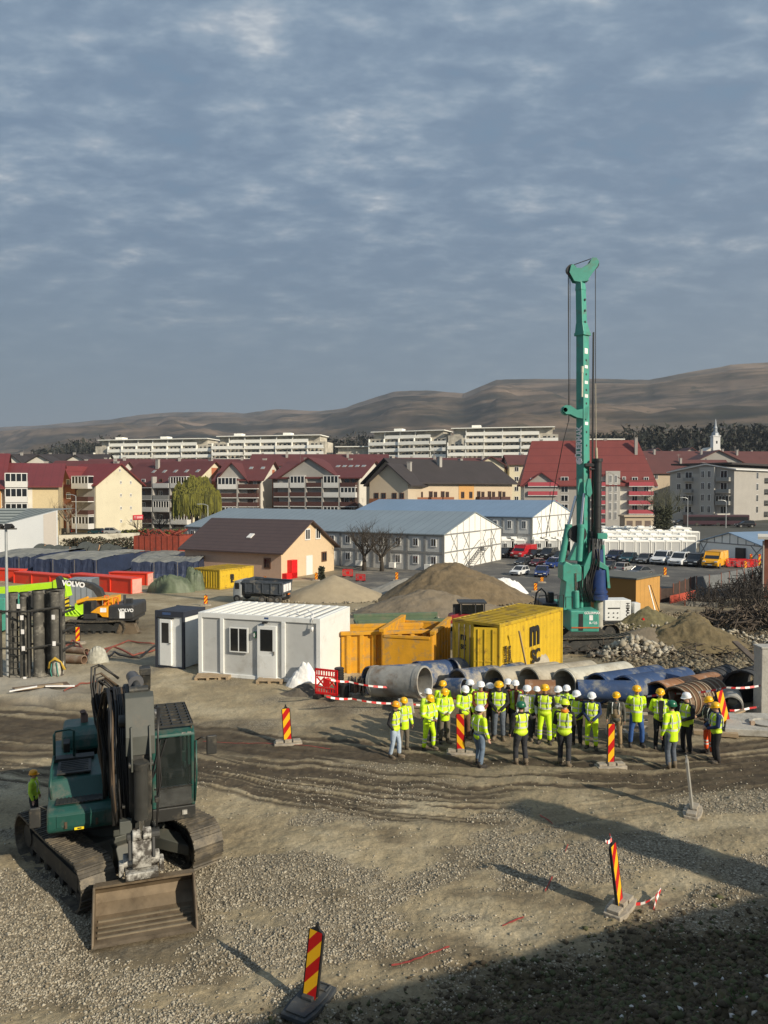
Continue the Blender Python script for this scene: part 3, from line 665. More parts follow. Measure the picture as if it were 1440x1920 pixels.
    # helmet
    he = MB(); he.T = T0
    zb = 1.655; he.lathe([(.112, zb), (.132, zb+.002), (.134, zb+.012), (.122, zb+.016), (.121, zb+.05), (.108, zb+.095), (.080, zb+.126), (.040, zb+.144), (.004, zb+.150)], 18, ctr=(0, .008, 0))
    he.T = T0 @ Matrix.Translation((0, -.005, 0)) ; he.prism([(-.085, -.09), (-.06, -.150), (0, -.168), (.06, -.150), (.085, -.09)], 'z', zb-.004, zb+.006)
    he.tube([(0, -.105, zb+.03), (0, -.06, zb+.115), (0, .01, zb+.142), (0, .07, zb+.118), (0, .115, zb+.04)], .014, 6)
    he.build('helmet', HEL[helmet], t, 50)
    hr_ = MB(); hr_.T = T0; hr_.ell((0, .035, 1.635), (.079, .072, .065), 12, 6); hr_.build('hair', HAIR, t, True)
    if glasses:
        gl = MB(); gl.T = T0
        for sx in (-1, 1): gl.cbox((sx*.03, -.103, 1.643), (.045, .012, .028)); gl.cbox((sx*.07, -.05, 1.648), (.006, .10, .006))
        gl.build('sunglasses', lens, t)
    return t
P_ = person
P_(741,1416,1304,55,'orange','hvv','black','pale','man at the left end of the group in black jumper and light jeans',('pocket','pocket'),0,boot_m,8,True,step=.08)
P_(757,1403,1297,20,'yellow','hvj','dark','khaki','man in long hi-vis jacket and khaki trousers beside the man in light jeans',('side','pocket'),1,coat=1,tilt=5)
P_(804,1400,1289,35,'yellow','hvj','hv','hvt','stocky man in a full hi-vis suit with hands joined, third from the left in front',('front','front'),1,tilt=22,stance=.15)
P_(803,1388,1282,20,'white','hvd','hv','dark','white-helmeted man almost hidden behind the man in the full hi-vis suit',('side','side'),1,D=None)
P_(830,1380,1270,0,'yellow','hvj','hv','dark','yellow-helmeted man at the back, directly behind the one in grey-green trousers',('side','side'),1)
P_(833,1390,1282,12,'yellow','hvj','dark','khaki','man in yellow helmet and grey-green trousers just left of the beacon',('front','front'),1,coat=1,tilt=15)
P_(871,1386,1278,15,'white','hvj','hv','brown','white-helmeted man in a hi-vis jacket with black collar and brown trousers behind the beacon',('side','front'),0,tilt=20,scarf=CL['black'])
P_(881,1377,1268,5,'white','hvd','hv','dark','white-helmeted man with a dark face at the back above the beacon',('side','side'),2)
P_(901,1385,1272,0,'white','hvv','rust','tan','man in sunglasses with rust-brown sleeves and a white helmet',('clasp','clasp'),0,None,0,True,glasses=True)
P_(899,1432,1311,125,'white','hvj','hv','jeans','foreground man with white helmet and blue jeans, left of the green helmet',('clasp','side'),0,boot_d,5,step=.06,coat=0,glasses=True)
P_(918,1382,1275,0,'white','black','black','black','man all in black under a white helmet, between the brown sleeves and the yellow helmet',('side','side'),1,band=False)
P_(935,1387,1272,-10,'yellow','hvv','black','greyjean','bearded man in vest over black sleeves with grey jeans and yellow helmet',('clasp','clasp'),1,None,5,True,openv=None)
P_(952,1378,1268,-10,'white','dark','dark','dark','dark-clothed man with white helmet at the back behind the pointing man',('side','side'),2,band=False)
P_(966,1380,1270,0,'white','hvd','rust','dark','man at the back in an open vest and rust shirt, above the green helmet',('side','side'),1,None,0,True,openv='rust')
P_(976,1431,1305,200,'green','hvv','black','dark','man in green helmet with his back turned and one arm held out',('side','point'),0,boot_m,0,True,step=.05)
P_(988,1388,1280,-15,'white','hvv','white','dark','man in white shirt under an open vest, white helmet, right of the green helmet',('side','side'),0,None,5,True,openv='white')
P_(1006,1380,1284,0,'white','hvd','dark','dark','man half hidden behind the full hi-vis worker in the middle of the group',('side','side'),1)
P_(1021,1394,1277,-15,'yellow','hvv','black','hvt','man in yellow helmet, vest and hi-vis trousers in the middle of the group',('back','back'),1,boot_d,5,True,stance=.12)
P_(1046,1390,1281,-25,'white','hvv','grey','hvt','man with grey sleeves and folded arms in hi-vis bib trousers and white helmet',('cross','cross'),2,boot_d,8,True)
P_(1062,1384,1278,-20,'white','hvd','dark','dark','tall white-helmeted man at the back behind the lime helmet',('side','side'),2,None,8)
P_(1058,1434,1301,160,'lime','hvv','black','dark','foreground man with lime helmet and orange collar seen from behind',('front','cross'),0,boot_m,10,True,step=.09,scarf=mat('orange_collar',(.85,.25,.02),.8))
P_(1081,1396,1286,-35,'white','hvv','dark','black','man with white helmet, vest and black trousers, right of the lime helmet',('clasp','clasp'),1,boot_m,12,True)
P_(1109,1403,1290,-20,'white','hvv','navy','hvt','man in hi-vis dungarees with dark sleeves, hands joined, left of the tan dungarees',('clasp','clasp'),2,boot_d,12,True,stance=.11)
P_(1155,1399,1290,-25,'yellow','camo','camo','tan','man in tan dungarees and camouflage jumper with a narrow vest',('side','side'),1,boot_m,8,False,bib='tan',stance=.11)
P_(1193,1398,1278,-5,'yellow','hvj','navy','blue','broad man in hi-vis jacket, sunglasses and blue work trousers',('back','back'),0,boot_d,0,glasses=True,stance=.14,coat=1)
P_(1237,1400,1281,-10,'yellow','hvv','hv','black','man with open vest over black clothes and sunglasses, beside the blue trousers',('side','back'),0,boot_d,5,True,openv='black',glasses=True)
P_(1258,1440,1304,205,'green','hvj','dark','greyjean','man in green helmet seen from behind in long jacket and faded jeans',('side','side'),0,boot_m,0,coat=1,stance=.09)
P_(1287,1407,1285,-65,'white','hvv','black','black','man in white helmet with vest over a black coat, turned left',('front','front'),0,boot_d,8,True,coat=1)
P_(1329,1408,1294,-75,'yellow','dark','dark','orange','man in orange hi-vis trousers holding a sheet, second from the right end',('hold','hold'),1,boot_d,10)
P_(1342,1424,1305,-95,'yellow','hvv','navy','black','man at the right end in navy sleeves and black trousers, turned left',('front','front'),0,boot_d,8,True)
P_(64,1545,1436,95,'orange','hvd','hv','dark','worker half hidden behind the green digger at the left edge of the photo',('side','side'),0,group='single workers away from the group')
P_(845,1078,1056,0,'white','black','black','black','distant woman in black at the foot of the white gable',('side','side'),0,band=False,group='distant walkers by the white gable')
P_(857,1079,1059,30,'white','hvd','white','khaki','distant walker in a pale vest beside the woman in black',('side','side'),0,band=False,group='distant walkers by the white gable')
# ---------------------------------------------------------------- steel casing pipes
def casing(a, b_, r, m, label, th=.05, rings=(), n=30, ribs=0, ribr=.03, mo=None):
    t = thing('steel_pipe', label, 'pipe', a, 0, 'large steel pipes lying behind the group'); b_ = Vector(b_)-Vector(a)
    mb = MB(); mb.pipe((0,0,0), b_, r, th, n=n); mb.build('shell', m, t, 50)
    q = MB(); d = b_.normalized()
    for f in rings: q2_ = MB(); q2_.pipe(b_*f-d*.06, b_*f+d*.06, r+.012, .015, n=n); q2_.build('joint_ring', m, t, 50)
    if ribs:
        for i in range(ribs+1): q.pipe(b_*(i/ribs)-d*.03, b_*(i/ribs)+d*.03, r+ribr, ribr+.005, n=n)
    if q.v: q.build('ribs', mo or m, t, 50)
    return t
def pm(nm, base, dirt, da, ds=1.0): return mat(nm, base, .75, var=.25, vs=1.5, dirt=dirt, da=da, ds=ds, bump=.25, bs=6)
p_blue = pm('pipe_blue', (.026,.058,.145), (.20,.20,.19), .42, 2.2); p_bluedirty = pm('pipe_blue_muddy', (.04,.08,.17), (.36,.32,.25), .75, 1.3)
p_mud = pm('pipe_muddy', (.40,.36,.28), (.25,.21,.15), .55); p_pale = pm('pipe_pale', (.50,.48,.40), (.30,.26,.19), .5); p_grey = pm('pipe_grey', (.33,.32,.29), (.20,.14,.09), .45); p_rust = pm('pipe_rust', (.27,.13,.06), (.42,.38,.33), .5, 1.6); p_dark = pm('pipe_dark', (.045,.046,.048), (.13,.11,.085), .4)
def lay(u, vtopo, D, ang, ln, r, m, label, rings=(), **k):
    """open end under pixel u with its top edge at row vtopo, at depth D"""
    a = at(u, vtopo, D); a.z -= r; a.z = max(a.z, r-.15)
    b_ = Vector((a.x+math.cos(R(ang))*ln, a.y+math.sin(R(ang))*ln, a.z-.22)); return casing(a, b_, r, m, label, rings=rings, **k)
lay(857,1256,27.2,38,3.4,.52,p_bluedirty,'mud-streaked blue pipe whose dark mouth opens above the men left of the beacon',(.03,.5))
lay(926,1254,27.0,38,3.4,.52,p_mud,'tan mud-covered pipe in front of the yellow container, left one',(.03,))
lay(991,1252,26.8,38,3.5,.53,p_mud,'tan mud-covered pipe in front of the yellow container, right one',(.03,.55))
lay(1057,1255,26.5,38,3.6,.54,p_pale,'palest pipe, cream mud all over, with a wide dark mouth',(.04,))
lay(1118,1263,26.1,38,3.7,.52,p_blue,'blue pipe with chalky scratches, next to the palest one',(.04,.8))
lay(1170,1268,25.8,38,3.8,.53,p_blue,'rightmost clean blue pipe behind the man in blue trousers',(.04,))
lay(1232,1282,25.6,38,3.7,.5,p_rust,'rusty orange and grey pipe right of the blue ones',(.3,.33))
lay(690,1250,26.8,32,3.2,.48,p_bluedirty,'rusty blue pipe with an open end beside the white cabin',(.04,))
lay(780,1248,28.6,34,3.2,.50,p_blue,'blue pipe lying further back behind the big grey one',(.6,.04))
lay(846,1240,29.2,34,3.2,.50,p_bluedirty,'blue pipe streaked with brown lying against the yellow container',(.5,))
lay(905,1235,29.6,34,3.2,.50,p_mud,'mud-covered pipe lying against the yellow container doors',())
c0 = at(797,1279,25.3); casing(c0, (at(702,1277,26.4)), .53, p_grey, 'big grey pipe lying across with its ringed mouth facing right', rings=(.03,.08,.97))
a = at(1187,1295,25.0); casing(a, at(1082,1293,25.2), .33, p_blue, 'low blue pipe lying across behind the standing men'); a = at(1042,1292,25.2); casing(a, at(985,1291,25.4), .30, p_rust, 'short rusty pipe lying across behind the white helmets')
a = at(872,1290,25.2); casing(a, at(838,1290,25.6), .33, p_bluedirty, 'short blue-grey pipe under the tape behind the beacon')
# corrugated casings
bro = pm('corrugated_brown', (.12,.062,.03), (.22,.17,.12), .35, 3); brd = pm('corrugated_rim', (.28,.22,.15), (.2,.14,.09), .3)
for u, v, D, m, lb in ((1268,1290,24.9,bro,'brown ribbed pipe nearest behind the white-helmeted man in black'),(1303,1283,25.6,bro,'brown ribbed pipe second, behind the man in orange trousers')):
    a = at(u, v, D); a.z -= .50; casing(a, Vector((a.x+.95, a.y+.75, a.z)), .52, m, lb, ribs=4, ribr=.03, mo=brd)
for u, v, D, r, lb in ((1316,1262,28.0,.62,'dark ribbed pipe behind the brown ones'),(1395,1258,26.3,.80,'big black pipe next to the pillar, upper'),(1425,1278,25.4,.72,'big black pipe next to the pillar, lower')):
    a = at(u, v, D); a.z -= r; casing(a, Vector((a.x+1.6, a.y+1.3, a.z)), r, p_dark, lb, ribs=5, ribr=.025)
a = at(1372,1325,24.6); casing(a, Vector((a.x+.5, a.y+1.2, a.z)), .36, p_grey, 'grey pipe mouth beside the leaning beacon')
# heap of crushed steel under the tape
t = thing('scrap_bundle', 'muddy bundle of bent steel plates under the tape left of the big grey pipe', 'scrap', on(672,1302)); mb = MB()
for i in range(9): mb.cbox((-.35+.09*i, .1*math.sin(i*2), .28), (.06, .5, .62), rz=.2*math.sin(i), ry=.12*math.sin(i*1.7))
mb.build('plates', pm('scrap_rust', (.20,.12,.07), (.33,.29,.22), .6, 4), t, bevel=.01)
mb = MB()
for i in range(10): mb.cbox((random.uniform(-.5,.5), random.uniform(-.3,.3), .06), (.3,.22,.14), rz=random.random()*3)
mb.build('mud_lumps', p_mud, t, bevel=.02)
t = tag(MB().prism([(-.3,0),(.3,0),(.24,.38),(-.24,.38)], 'y', -.25, .25).build('concrete_block', conc, None, bevel=.03, loc=on(760,1334)), 'small concrete block on the ground in front of the big grey pipe', 'concrete block')
# ---------------------------------------------------------------- red barrier and drum stack
def barrier(u, v, wpx, hpx, face, label, group='red plastic barriers'):
    p = on(u, v); s = p.y/F; w, h = wpx*s, hpx*s; t = thing('plastic_barrier', label, 'barrier', p, R(face), group)
    mb = MB(); z0 = .12*h/.9; e = .05*w
    mb.box(-w/2,w/2,-.02,.02,z0,z0+.07*h/.9); mb.box(-w/2,w/2,-.02,.02,h-.07*h,h); mb.box(-w/2,-w/2+e,-.02,.02,z0,h); mb.box(w/2-e,w/2,-.02,.02,z0,h)
    mb.box(-w/2,w/2,-.015,.015,z0+.2*h,z0+.25*h); mb.box(-w/2,w/2,-.015,.015,h-.27*h,h-.22*h)
    for i in range(1, 9): x = -w/2+i*w/9; mb.box(x-.012*w,x+.03*w,-.012,.012,z0,z0+.22*h); mb.box(x-.012*w,x+.03*w,-.012,.012,h-.24*h,h)
    ang = math.atan2(h*.4, w*.45)
    for sx in (-1, 1):
        for sz in (-1, 1): mb.cbox((sx*w*.25, 0, z0+.42*h), (w*.5, .024, .05*h), ry=sz*ang)
    mb.build('panel', red_p, t); mb = MB(); mb.box(-w*.14,w*.14,-.014,.014,h*.40,h*.68); mb.build('centre_plate', red_p, t)
    mb = MB()
    for sx in (-.7, .7): mb.box(sx*w/2-.12*w,sx*w/2+.12*w,-.22,.22,0,z0)
    mb.build('feet', black, t); return t
barrier(612,1312,48,56,-24,'near red plastic barrier holding the tape, beside the white cabin')
barrier(652,1082,20,15,-10,'small red barrier on the soil left of the bare tree'); barrier(676,1090,19,14,-20,'small red barrier nearer the sand heap left of the bare tree')
for i, (u, lb) in enumerate(((1372,'red barrier right of the yellow van'),(1391,'red barrier in the middle of the row by the long tent'),(1410,'red barrier at the brick corner end of the row'))): barrier(u, 1064+i*.7, 20, 17, 0, lb)
p = on(636,1304); t = thing('drum_stack', 'stack of black ribbed plastic drums beside the red barrier', 'drums', p); mb = MB()
pr = []
for i in range(12): z = i*.085; pr += [(.15, z), (.175, z+.02), (.175, z+.055), (.15, z+.075)]
mb.lathe(pr, 16); mb.build('ribbed_tube', black, t, 40); mb = MB(); mb.lathe([(.19,0),(.19,.45),(.17,.46)], 16, ctr=(.18,-.16,0)); mb.build('bin', black, t, 40)
mb = MB(); mb.lathe([(.07,0),(.07,.42),(.05,.5)], 10, ctr=(.32,.1,.0)); mb.build('white_tube', tape_w, t, 40)
# white sheet heaps
def heap(name, label, cat, u, v, wx, wy, h, m, seed=0, n=34, rz=0, rough_=.35, p=None, flatf=1.3, fold=0, group=None):
    p = p or on(u, v); mb = MB(); vs = []; 
    for j in range(n+1):
        for i in range(n+1):
            a, b_ = i/n*2-1, j/n*2-1; r = max(abs(a), abs(b_)); rr_ = math.hypot(a, b_); k = (r/rr_ if rr_ > 0 else 1); x, y = a*k, b_*k
            nz = float(fbm(np.array(x*1.6+seed), np.array(y*1.6+seed*2), 4 if n < 50 else 6, seed, .5 if n < 50 else .62))-.5; edge = max(0, 1-math.hypot(x, y)**flatf)
            z = h*edge*(1+rough_*nz*2) + (fold*abs(math.sin(x*9+3*nz*4+y*3))*edge**.5 if fold else 0); s_ = 1+.16*nz
            vs.append((x*wx*s_, y*wy*s_, z-.03))
    fs = [(j*(n+1)+i, j*(n+1)+i+1, (j+1)*(n+1)+i+1, (j+1)*(n+1)+i) for j in range(n) for i in range(n)]
    o = mb.add(vs, fs).build(name, m, None, not fold or 60); o.location = p; o.rotation_euler = (0, 0, rz); return tag(o, label, cat, group)
sheet = mat('white_sheet', (.80,.79,.76), .6, var=.06, bump=.6, bs=5)
heap('plastic_sheet', 'crumpled white plastic sheet lying against the white cabin', 'sheet', 571, 1284, .72, .42, .72, sheet, 3, rough_=.5, fold=.09, flatf=1.6)
sand = mat('sand', (.33,.27,.18), .95, var=.12, vs=1.5, bump=.5, bs=9); earth = mat('heap_earth', (.155,.115,.066), .95, var=.3, vs=1.6, bump=1.0, bs=5); grit = mat('grey_grit', (.185,.15,.105), .95, var=.2, vs=1.2, bump=.8, bs=6)
heap('sand_heap', 'smooth pale sand heap behind the white cabin', 'heap', 626, 1122, 4.6, 3.5, 2.1, sand, 5, flatf=1.05, rough_=.12)
heap('earth_heap', 'largest brown earth mound left of the drilling rig', 'heap', 858, 1125, 6.4, 4.5, 3.2, earth, 8, flatf=1.2, rough_=.34, n=90)
heap('gravel_heap', 'greyish gravel mound in front of the brown earth mound', 'heap', 815, 1150, 5.8, 2.8, 1.75, grit, 11, flatf=1.2, rough_=.5, n=80)
heap('grit_heap', 'low light-grey grit heap between the sand and the brown mound', 'heap', 762, 1112, 4.2, 2.4, 1.3, mat('pale_grit', (.30,.28,.24), .95, bump=.6), 13, flatf=1.1, rough_=.35)
heap('plastic_sheet', 'white sheet spread over the right shoulder of the brown mound', 'sheet', 945, 1112, 2.2, 1.4, 1.35, sheet, 23, rough_=.5, fold=.2)
heap('gravel_heap', 'smooth grey gravel cone between the rubble and the rough ground', 'heap', 1215, 1214, 3.3, 1.8, 1.0, grit, 31, flatf=1.1, rough_=.15)
heap('earth_heap', 'grassy earth mound behind the casing of the rig', 'heap', 1216, 1176, 2.7, 1.3, 1.05, mat('grassy_earth', (.13,.112,.055), .95, var=.4, bump=1.0, bs=6), 33, flatf=1.3, rough_=.6, n=60)
heap('earth_heap', 'ochre clay mound to the right of the gravel cone', 'heap', 1292, 1215, 3.2, 2.0, 1.5, mat('clay', (.135,.105,.055), .95, var=.35, bump=1.0, bs=5), 35, flatf=1.2, rough_=.75, n=64)
heap('earth_heap', 'low dark spoil by the base of the white cabin and barrier', 'heap', 582, 1300, 1.2, .55, .28, mat('dark_spoil', (.12,.10,.075), .95, var=.3, bump=.9, bs=9), 37, rough_=.9, n=40)
rub = [mat('rubble_a', (.34,.30,.225), .9, var=.2, vs=3), mat('rubble_b', (.25,.215,.16), .9, var=.2, vs=3), mat('rubble_c', (.42,.385,.31), .9, var=.2, vs=3)]
def rubble(u, v, wx, wy, h, n, r0, r1, label):
    p = on(u, v); a = rng.random(n)*6.283; q = rng.random(n)**.6; X = p.x+np.cos(a)*q*wx; Y = p.y+np.sin(a)*q*wy; Zr = surf(X, Y)(ZZ)+h*(1-q)*rng.random(n)**.4+.05
    rad = r0+(r1-r0)*rng.random(n)**1.6; stones('rubble', np.stack([X, Y, Zr], -1), rad, rub, label, 'rubble', flat=.8)
rubble(1190,1232,2.2,.95,.95,380,.08,.27,'heap of pale broken stone and concrete behind the blue pipes')
rubble(1130,1218,1.2,.7,.6,160,.06,.2,'grey broken concrete around the tracks of the drilling rig')
rubble(1375,1200,4.5,1.2,.35,150,.05,.2,'scattered pale stones on the rough ground at the right'); rubble(1180,1180,3.2,.8,.3,120,.05,.18,'scattered light stones behind the rig tracks')
def foot(u, v, wx, wy, n, mats, label):
    p = on(u, v); a = rng.random(n)*6.283; q = .72+.4*rng.random(n)**1.5; X = p.x+np.cos(a)*q*wx; Y = p.y+np.sin(a)*q*wy; rad = .04+.12*rng.random(n)**3; stones('heap_stones', np.stack([X, Y, surf(X, Y)(ZZ)+rad*.4], -1), rad, mats, label, 'stones')
foot(858,1125,6.6,4.6,900,[mat('clod_a',(.1,.1,.1)), mat('clod_d',(.1,.1,.1)), MATS['rubble_b']],'clods and stones rolled to the foot of the brown mound'); foot(815,1150,6.0,3.0,700,rub,'stones at the foot of the gravel mound'); foot(626,1122,4.8,3.6,500,[rub[1], MATS['clod_d'], rub[0]],'stones at the foot of the sand heap')
# brush, planks and branches at the far right
def sticks(name, label, cat, u, v, wx, wy, h, n, r, m, ln, p=None, kind=None, up=.25):
    p = p or on(u, v); mb = MB()
    for _ in range(n):
        a = random.random()*6.283; q = random.random()**.6; c = Vector((math.cos(a)*q*wx, math.sin(a)*q*wy, random.random()*h*(1-q*.6)))
        d = Vector((random.uniform(-1,1), random.uniform(-1,1), random.uniform(-.1,1)*up*4)).normalized()*ln*random.uniform(.4,1)
        mb.tube([c-d*.5, c+Vector((random.uniform(-.1,.1),)*3)*ln, c+d*.5], r*random.uniform(.5,1.3), 4)
    o = mb.build(name, m); o.location = p
    return stuff(o, label, cat) if kind else tag(o, label, cat)
brush = mat('brushwood', (.085,.065,.048), .95, var=.4); brush2 = mat('brushwood_dark', (.05,.042,.035), .95, var=.4)
sticks('brushwood', 'dark heap of brushwood and roots at the right edge', 'brushwood', 1425, 1178, 3.6, 2.0, 1.3, 420, .05, brush, 1.3, kind=1)
sticks('brushwood', 'tangled leafless bushes in front of the grey fence', 'bushes', 1395, 1135, 4.4, 2.0, 2.2, 800, .022, brush2, 1.6, kind=1, up=.6)
sticks('brushwood', 'tall leafless scrub by the brick corner', 'bushes', 1438, 1112, 2.6, 2.4, 2.8, 450, .025, brush, 1.9, kind=1, up=.8)
sticks('brushwood', 'twigs and roots strewn over the rough ground', 'brushwood', 1290, 1235, 6.0, 4.0, .2, 260, .022, brush, .7, kind=1, up=.05)
def plank(a, b_, w, h, label, m=None, name='plank'):
    a, b_ = Vector(a), Vector(b_); mb = MB(); d = b_-a; mb.T = d.to_track_quat('X', 'Z').to_matrix().to_4x4(); mb.box(0, d.length, -w/2, w/2, 0, h)
    return tag(mb.build(name, m or wood_m, None, bevel=.006, loc=a), label, 'plank')
plank(at(1378,1205,30.5), at(1428,1252,27.5), .22, .08, 'long dark board leaning against the black pipes', mat('dark_board', (.13,.10,.075), .85, var=.3))
for i, (u0, v0, u1, v1) in enumerate(((25,1299,128,1285),(85,1296,140,1291),(18,1309,70,1304),(28,1300,118,1289))):
    plank(on(u0, v0, .05+.01*i), on(u1, v1, .08+.02*i), (.5, .1, .1, .25)[i], .04, ('wide brown board lying left of the digger arm', 'white batten beside the brown boards', 'short white batten at the left edge', 'narrower brown board on top of the wide one')[i], (mat('shutter_board', (.14,.095,.06), .8, var=.3), tape_w, tape_w, wood_m)[i])
plank(on(1300,1374,.02), on(1384,1382,.02), .22, .12, 'timber beam in front of the concrete slab'); plank(on(1340,1352,.05), on(1395,1348,.3), .14, .06, 'thin yellow plank leaning behind the concrete slab')
t = thing('timber_rack', 'stack of pale pallets and bars behind the man in tan dungarees', 'timber', on(1176,1385), 0); mb = MB()
for k in range(4): mb.box(-.5,.6,0,.08,.1+.2*k,.17+.2*k)
for k in range(3): mb.box(-.5+.5*k,-.42+.5*k,-.1,.5,.0,.16)
mb.build('bars', mat('pale_timber', (.42,.37,.30), .85), t)
def pallet(u, v, rz, label):
    t = thing('pallet', label, 'pallet', on(u, v), R(rz), 'pallets'); mb = MB()
    for k in range(5): mb.box(-.5,.5,-.36+.16*k,-.26+.16*k,.1,.125)
    for k in range(3): mb.box(-.5+.45*k,-.4+.45*k,-.36,.38,0,.1)
    mb.build('slats', wood_m, t)
pallet(392, 1271, 4, 'small wooden pallet at the corner of the white cabin'); pallet(410, 1270, -6, 'second wooden pallet leaning on the first at the cabin corner'); pallet(508, 1278, -3, 'flat wooden step in front of the cabin door')
# concrete slab with a ring hole and the pillar on the right edge
p = on(1400,1374); t = thing('concrete_slab', 'low precast concrete slab with a round opening at the right edge', 'concrete slab', p, R(-6)); mb = MB()
mb.prism([(-.75,-.35),(1.9,-.5),(1.9,1.5),(-.1,1.4)], 'z', 0, .2); mb.build('slab', conc, t, bevel=.02); mb = MB(); mb.lathe([(.42,.2),(.46,.26),(.36,.26),(.34,.21)], 24, ctr=(.65,.3,0)); mb.build('ring', conc, t, 40); mb = MB(); mb.cbox((.2,.1,.26),(.12,.1,.12)); mb.build('brick', mat('tan_brick',(.4,.3,.22),.9), t)
p = at(1427,1345,24.5); p.z = sg(p.x, p.y); hpil = (1345-1216)/F*24.5*1.02
mb = MB(); mb.box(0,.8,0,.55,0,hpil); mb.box(-.03,.83,-.03,.58,hpil,hpil+.06); tag(mb.build('concrete_pillar', conc, None, bevel=.02, loc=p), 'square concrete pillar cut by the right edge of the photo', 'pillar')
q = Vector((13.4, 8.55, 0)); q.z = gz(q.x, q.y)-.3; mb = MB(); mb.T = Matrix.Rotation(math.atan2(.66,.75)+R(0), 4, 'Z')
mb.prism([(-.52,0),(.52,0),(.52,6.35-q.z),(.36,6.65-q.z),(-.36,6.65-q.z),(-.52,6.35-q.z)], 'y', -.5, .5); tag(mb.build('concrete_pillar', conc, None, bevel=.03, loc=q), 'tall concrete pier on the embankment outside the right edge', 'pillar')
# red paint marks sprayed on the ground
def mark(pts, label, w=.05):
    mb = MB(); P = [on(u, v, .012) for u, v in pts]; vs = []
    PP = []
    for a, b_ in zip(P[:-1], P[1:]):
        n_ = 8
        for i in range(n_): q = a.lerp(b_, i/n_); q.z = sg(q.x, q.y)+.018; PP.append(q)
    for i, q in enumerate(PP): k = w*(.6+.8*random.random()); vs += [(q.x, q.y-k/2, q.z), (q.x, q.y+k/2, q.z+.004)]
    return tag(mb.add(vs, [(2*i, 2*i+2, 2*i+3, 2*i+1) for i in range(len(PP)-1)]).build('paint_mark', mat('red_spray', (.30,.045,.035), .9, var=.4, vs=14)), label, 'paint mark', 'red paint marks on the dirt')
mark([(734,1813),(790,1800),(850,1772)], 'long red paint line nearest the camera', .035); mark([(942,1737),(988,1713)], 'red paint line left of the taped beacon', .04); mark([(1012,1528),(1040,1548)], 'short red paint stroke near the tip of the wide shadow', .06); mark([(1060,1598),(1066,1582)], 'tiny red paint dab above the beacon shadow', .05); mark([(1022,1668),(1038,1642)], 'red paint dab where the beacon shadow crosses', .05); mark([(380,1388),(480,1393),(640,1403)], 'faint red string line across the wheel tracks', .02)
# ---------------------------------------------------------------- main excavator
XG = mat('digger_green', (.013,.072,.058), .42, var=.15, vs=3, dirt=(.095,.10,.08), da=.45, ds=2.6); XK = mat('digger_boom_grey', (.042,.042,.038), .5, var=.25, vs=2.5, dirt=(.15,.13,.10), da=.42, ds=3)
XD = mat('digger_dark', (.028,.028,.026), .55, var=.3, dirt=(.11,.095,.07), da=.3, ds=4); XL = mat('plate_grey', (.072,.076,.065), .55, var=.15, dirt=(.10,.09,.07), da=.35, ds=3)
TRK = mat('track_steel', (.10,.088,.07), .6, .3, var=.35, vs=6, dirt=(.20,.165,.115), da=.5, ds=3); BKT = mat('bucket_steel', (.19,.145,.095), .6, .35, var=.3, vs=2.5, dirt=(.085,.06,.038), da=.5, ds=1.8)
CHR = mat('polished_rod', (.6,.6,.6), .2, 1.0, var=.05); WPT = mat('chipped_white', (.50,.485,.44), .6, var=.15, dirt=(.05,.042,.034), da=.85, ds=5); HOSE = mat('hose_black', (.017,.016,.015), .5, var=.3); HOSB = mat('hose_brown', (.09,.06,.035), .7, var=.3)
glass_c = mat('cab_glass', (.03,.038,.036), .08, var=.3, alpha=.38, spec=.9); POL = mat('polished_plate', (.42,.43,.42), .22, .9, var=.3, vs=5)
def track(mb_track, mb_frame, ln, h, w, side, nsh=46, T=None, wheel=True):
    """a crawler: belt of shoes round a stadium, roller frame inside; runs along x, side = +1/-1 outer direction"""
    r = h/2; L_ = ln-h; per = 2*L_+2*math.pi*r
    def pos(s):
        s %= per
        if s < L_: return (-L_/2+s, h, 0, 0)
        s -= L_
        if s < math.pi*r: a = s/r; return (L_/2+r*math.sin(a), r+r*math.cos(a), a, 1)
        s -= math.pi*r
        if s < L_: return (L_/2-s, 0, math.pi, 0)
        s -= L_; a = s/r; return (-L_/2-r*math.sin(a), r-r*math.cos(a), math.pi+a, 1)
    sag = lambda x, z: -.05*math.cos(x/L_*math.pi*1.0)*(1 if z > h*.9 else 0)
    for i in range(nsh):
        x, z, a, _ = pos(i*per/nsh); z += sag(x, z)
        T0 = mb_track.T; mb_track.T = T0 @ Matrix.Translation((x, 0, z)) @ Matrix.Rotation(a, 4, 'Y')
        st = per/nsh; mb_track.box(-st*.49, st*.47, -w/2, w/2, -.035, 0.0); mb_track.box(-st*.45, -st*.28, -w/2+.004, w/2-.004, 0.0, .028); mb_track.box(-st*.02, st*.10, -w/2+.004, w/2-.004, 0, .018)
        mb_track.box(-st*.5, st*.5, -w*.15, w*.15, -.09, -.036); mb_track.T = T0
    f = mb_frame; f.box(-L_/2, L_/2-.1, -w*.28, w*.28, h*.26, h*.62)
    f.prism([(-L_/2+.2,h*.62),(L_/2-.35,h*.62),(L_/2-.7,h*.80),(-L_/2+.5,h*.80)], 'y', -w*.2, w*.2)
    for i in range(7): x = -L_/2+.1+i*(L_-.2)/6; f.cyl((x,-w*.26,h*.17), (x,w*.26,h*.17), h*.11, n=12)
    for x in (-L_*.2, L_*.25): f.cyl((x,-w*.2,h*.83), (x,w*.2,h*.83), h*.07, n=10)
    f.cyl((L_/2,-w*.24,r), (L_/2,w*.24,r), r-.10, n=22); f.cyl((L_/2,-w*.27,r), (L_/2,w*.27,r), r*.35, n=14); f.cyl((-L_/2,-w*.22,r), (-L_/2,w*.22,r), r-.12, n=22); f.cyl((-L_/2,-w*.32,r), (-L_/2,w*.32,r), r*.5, n=14)
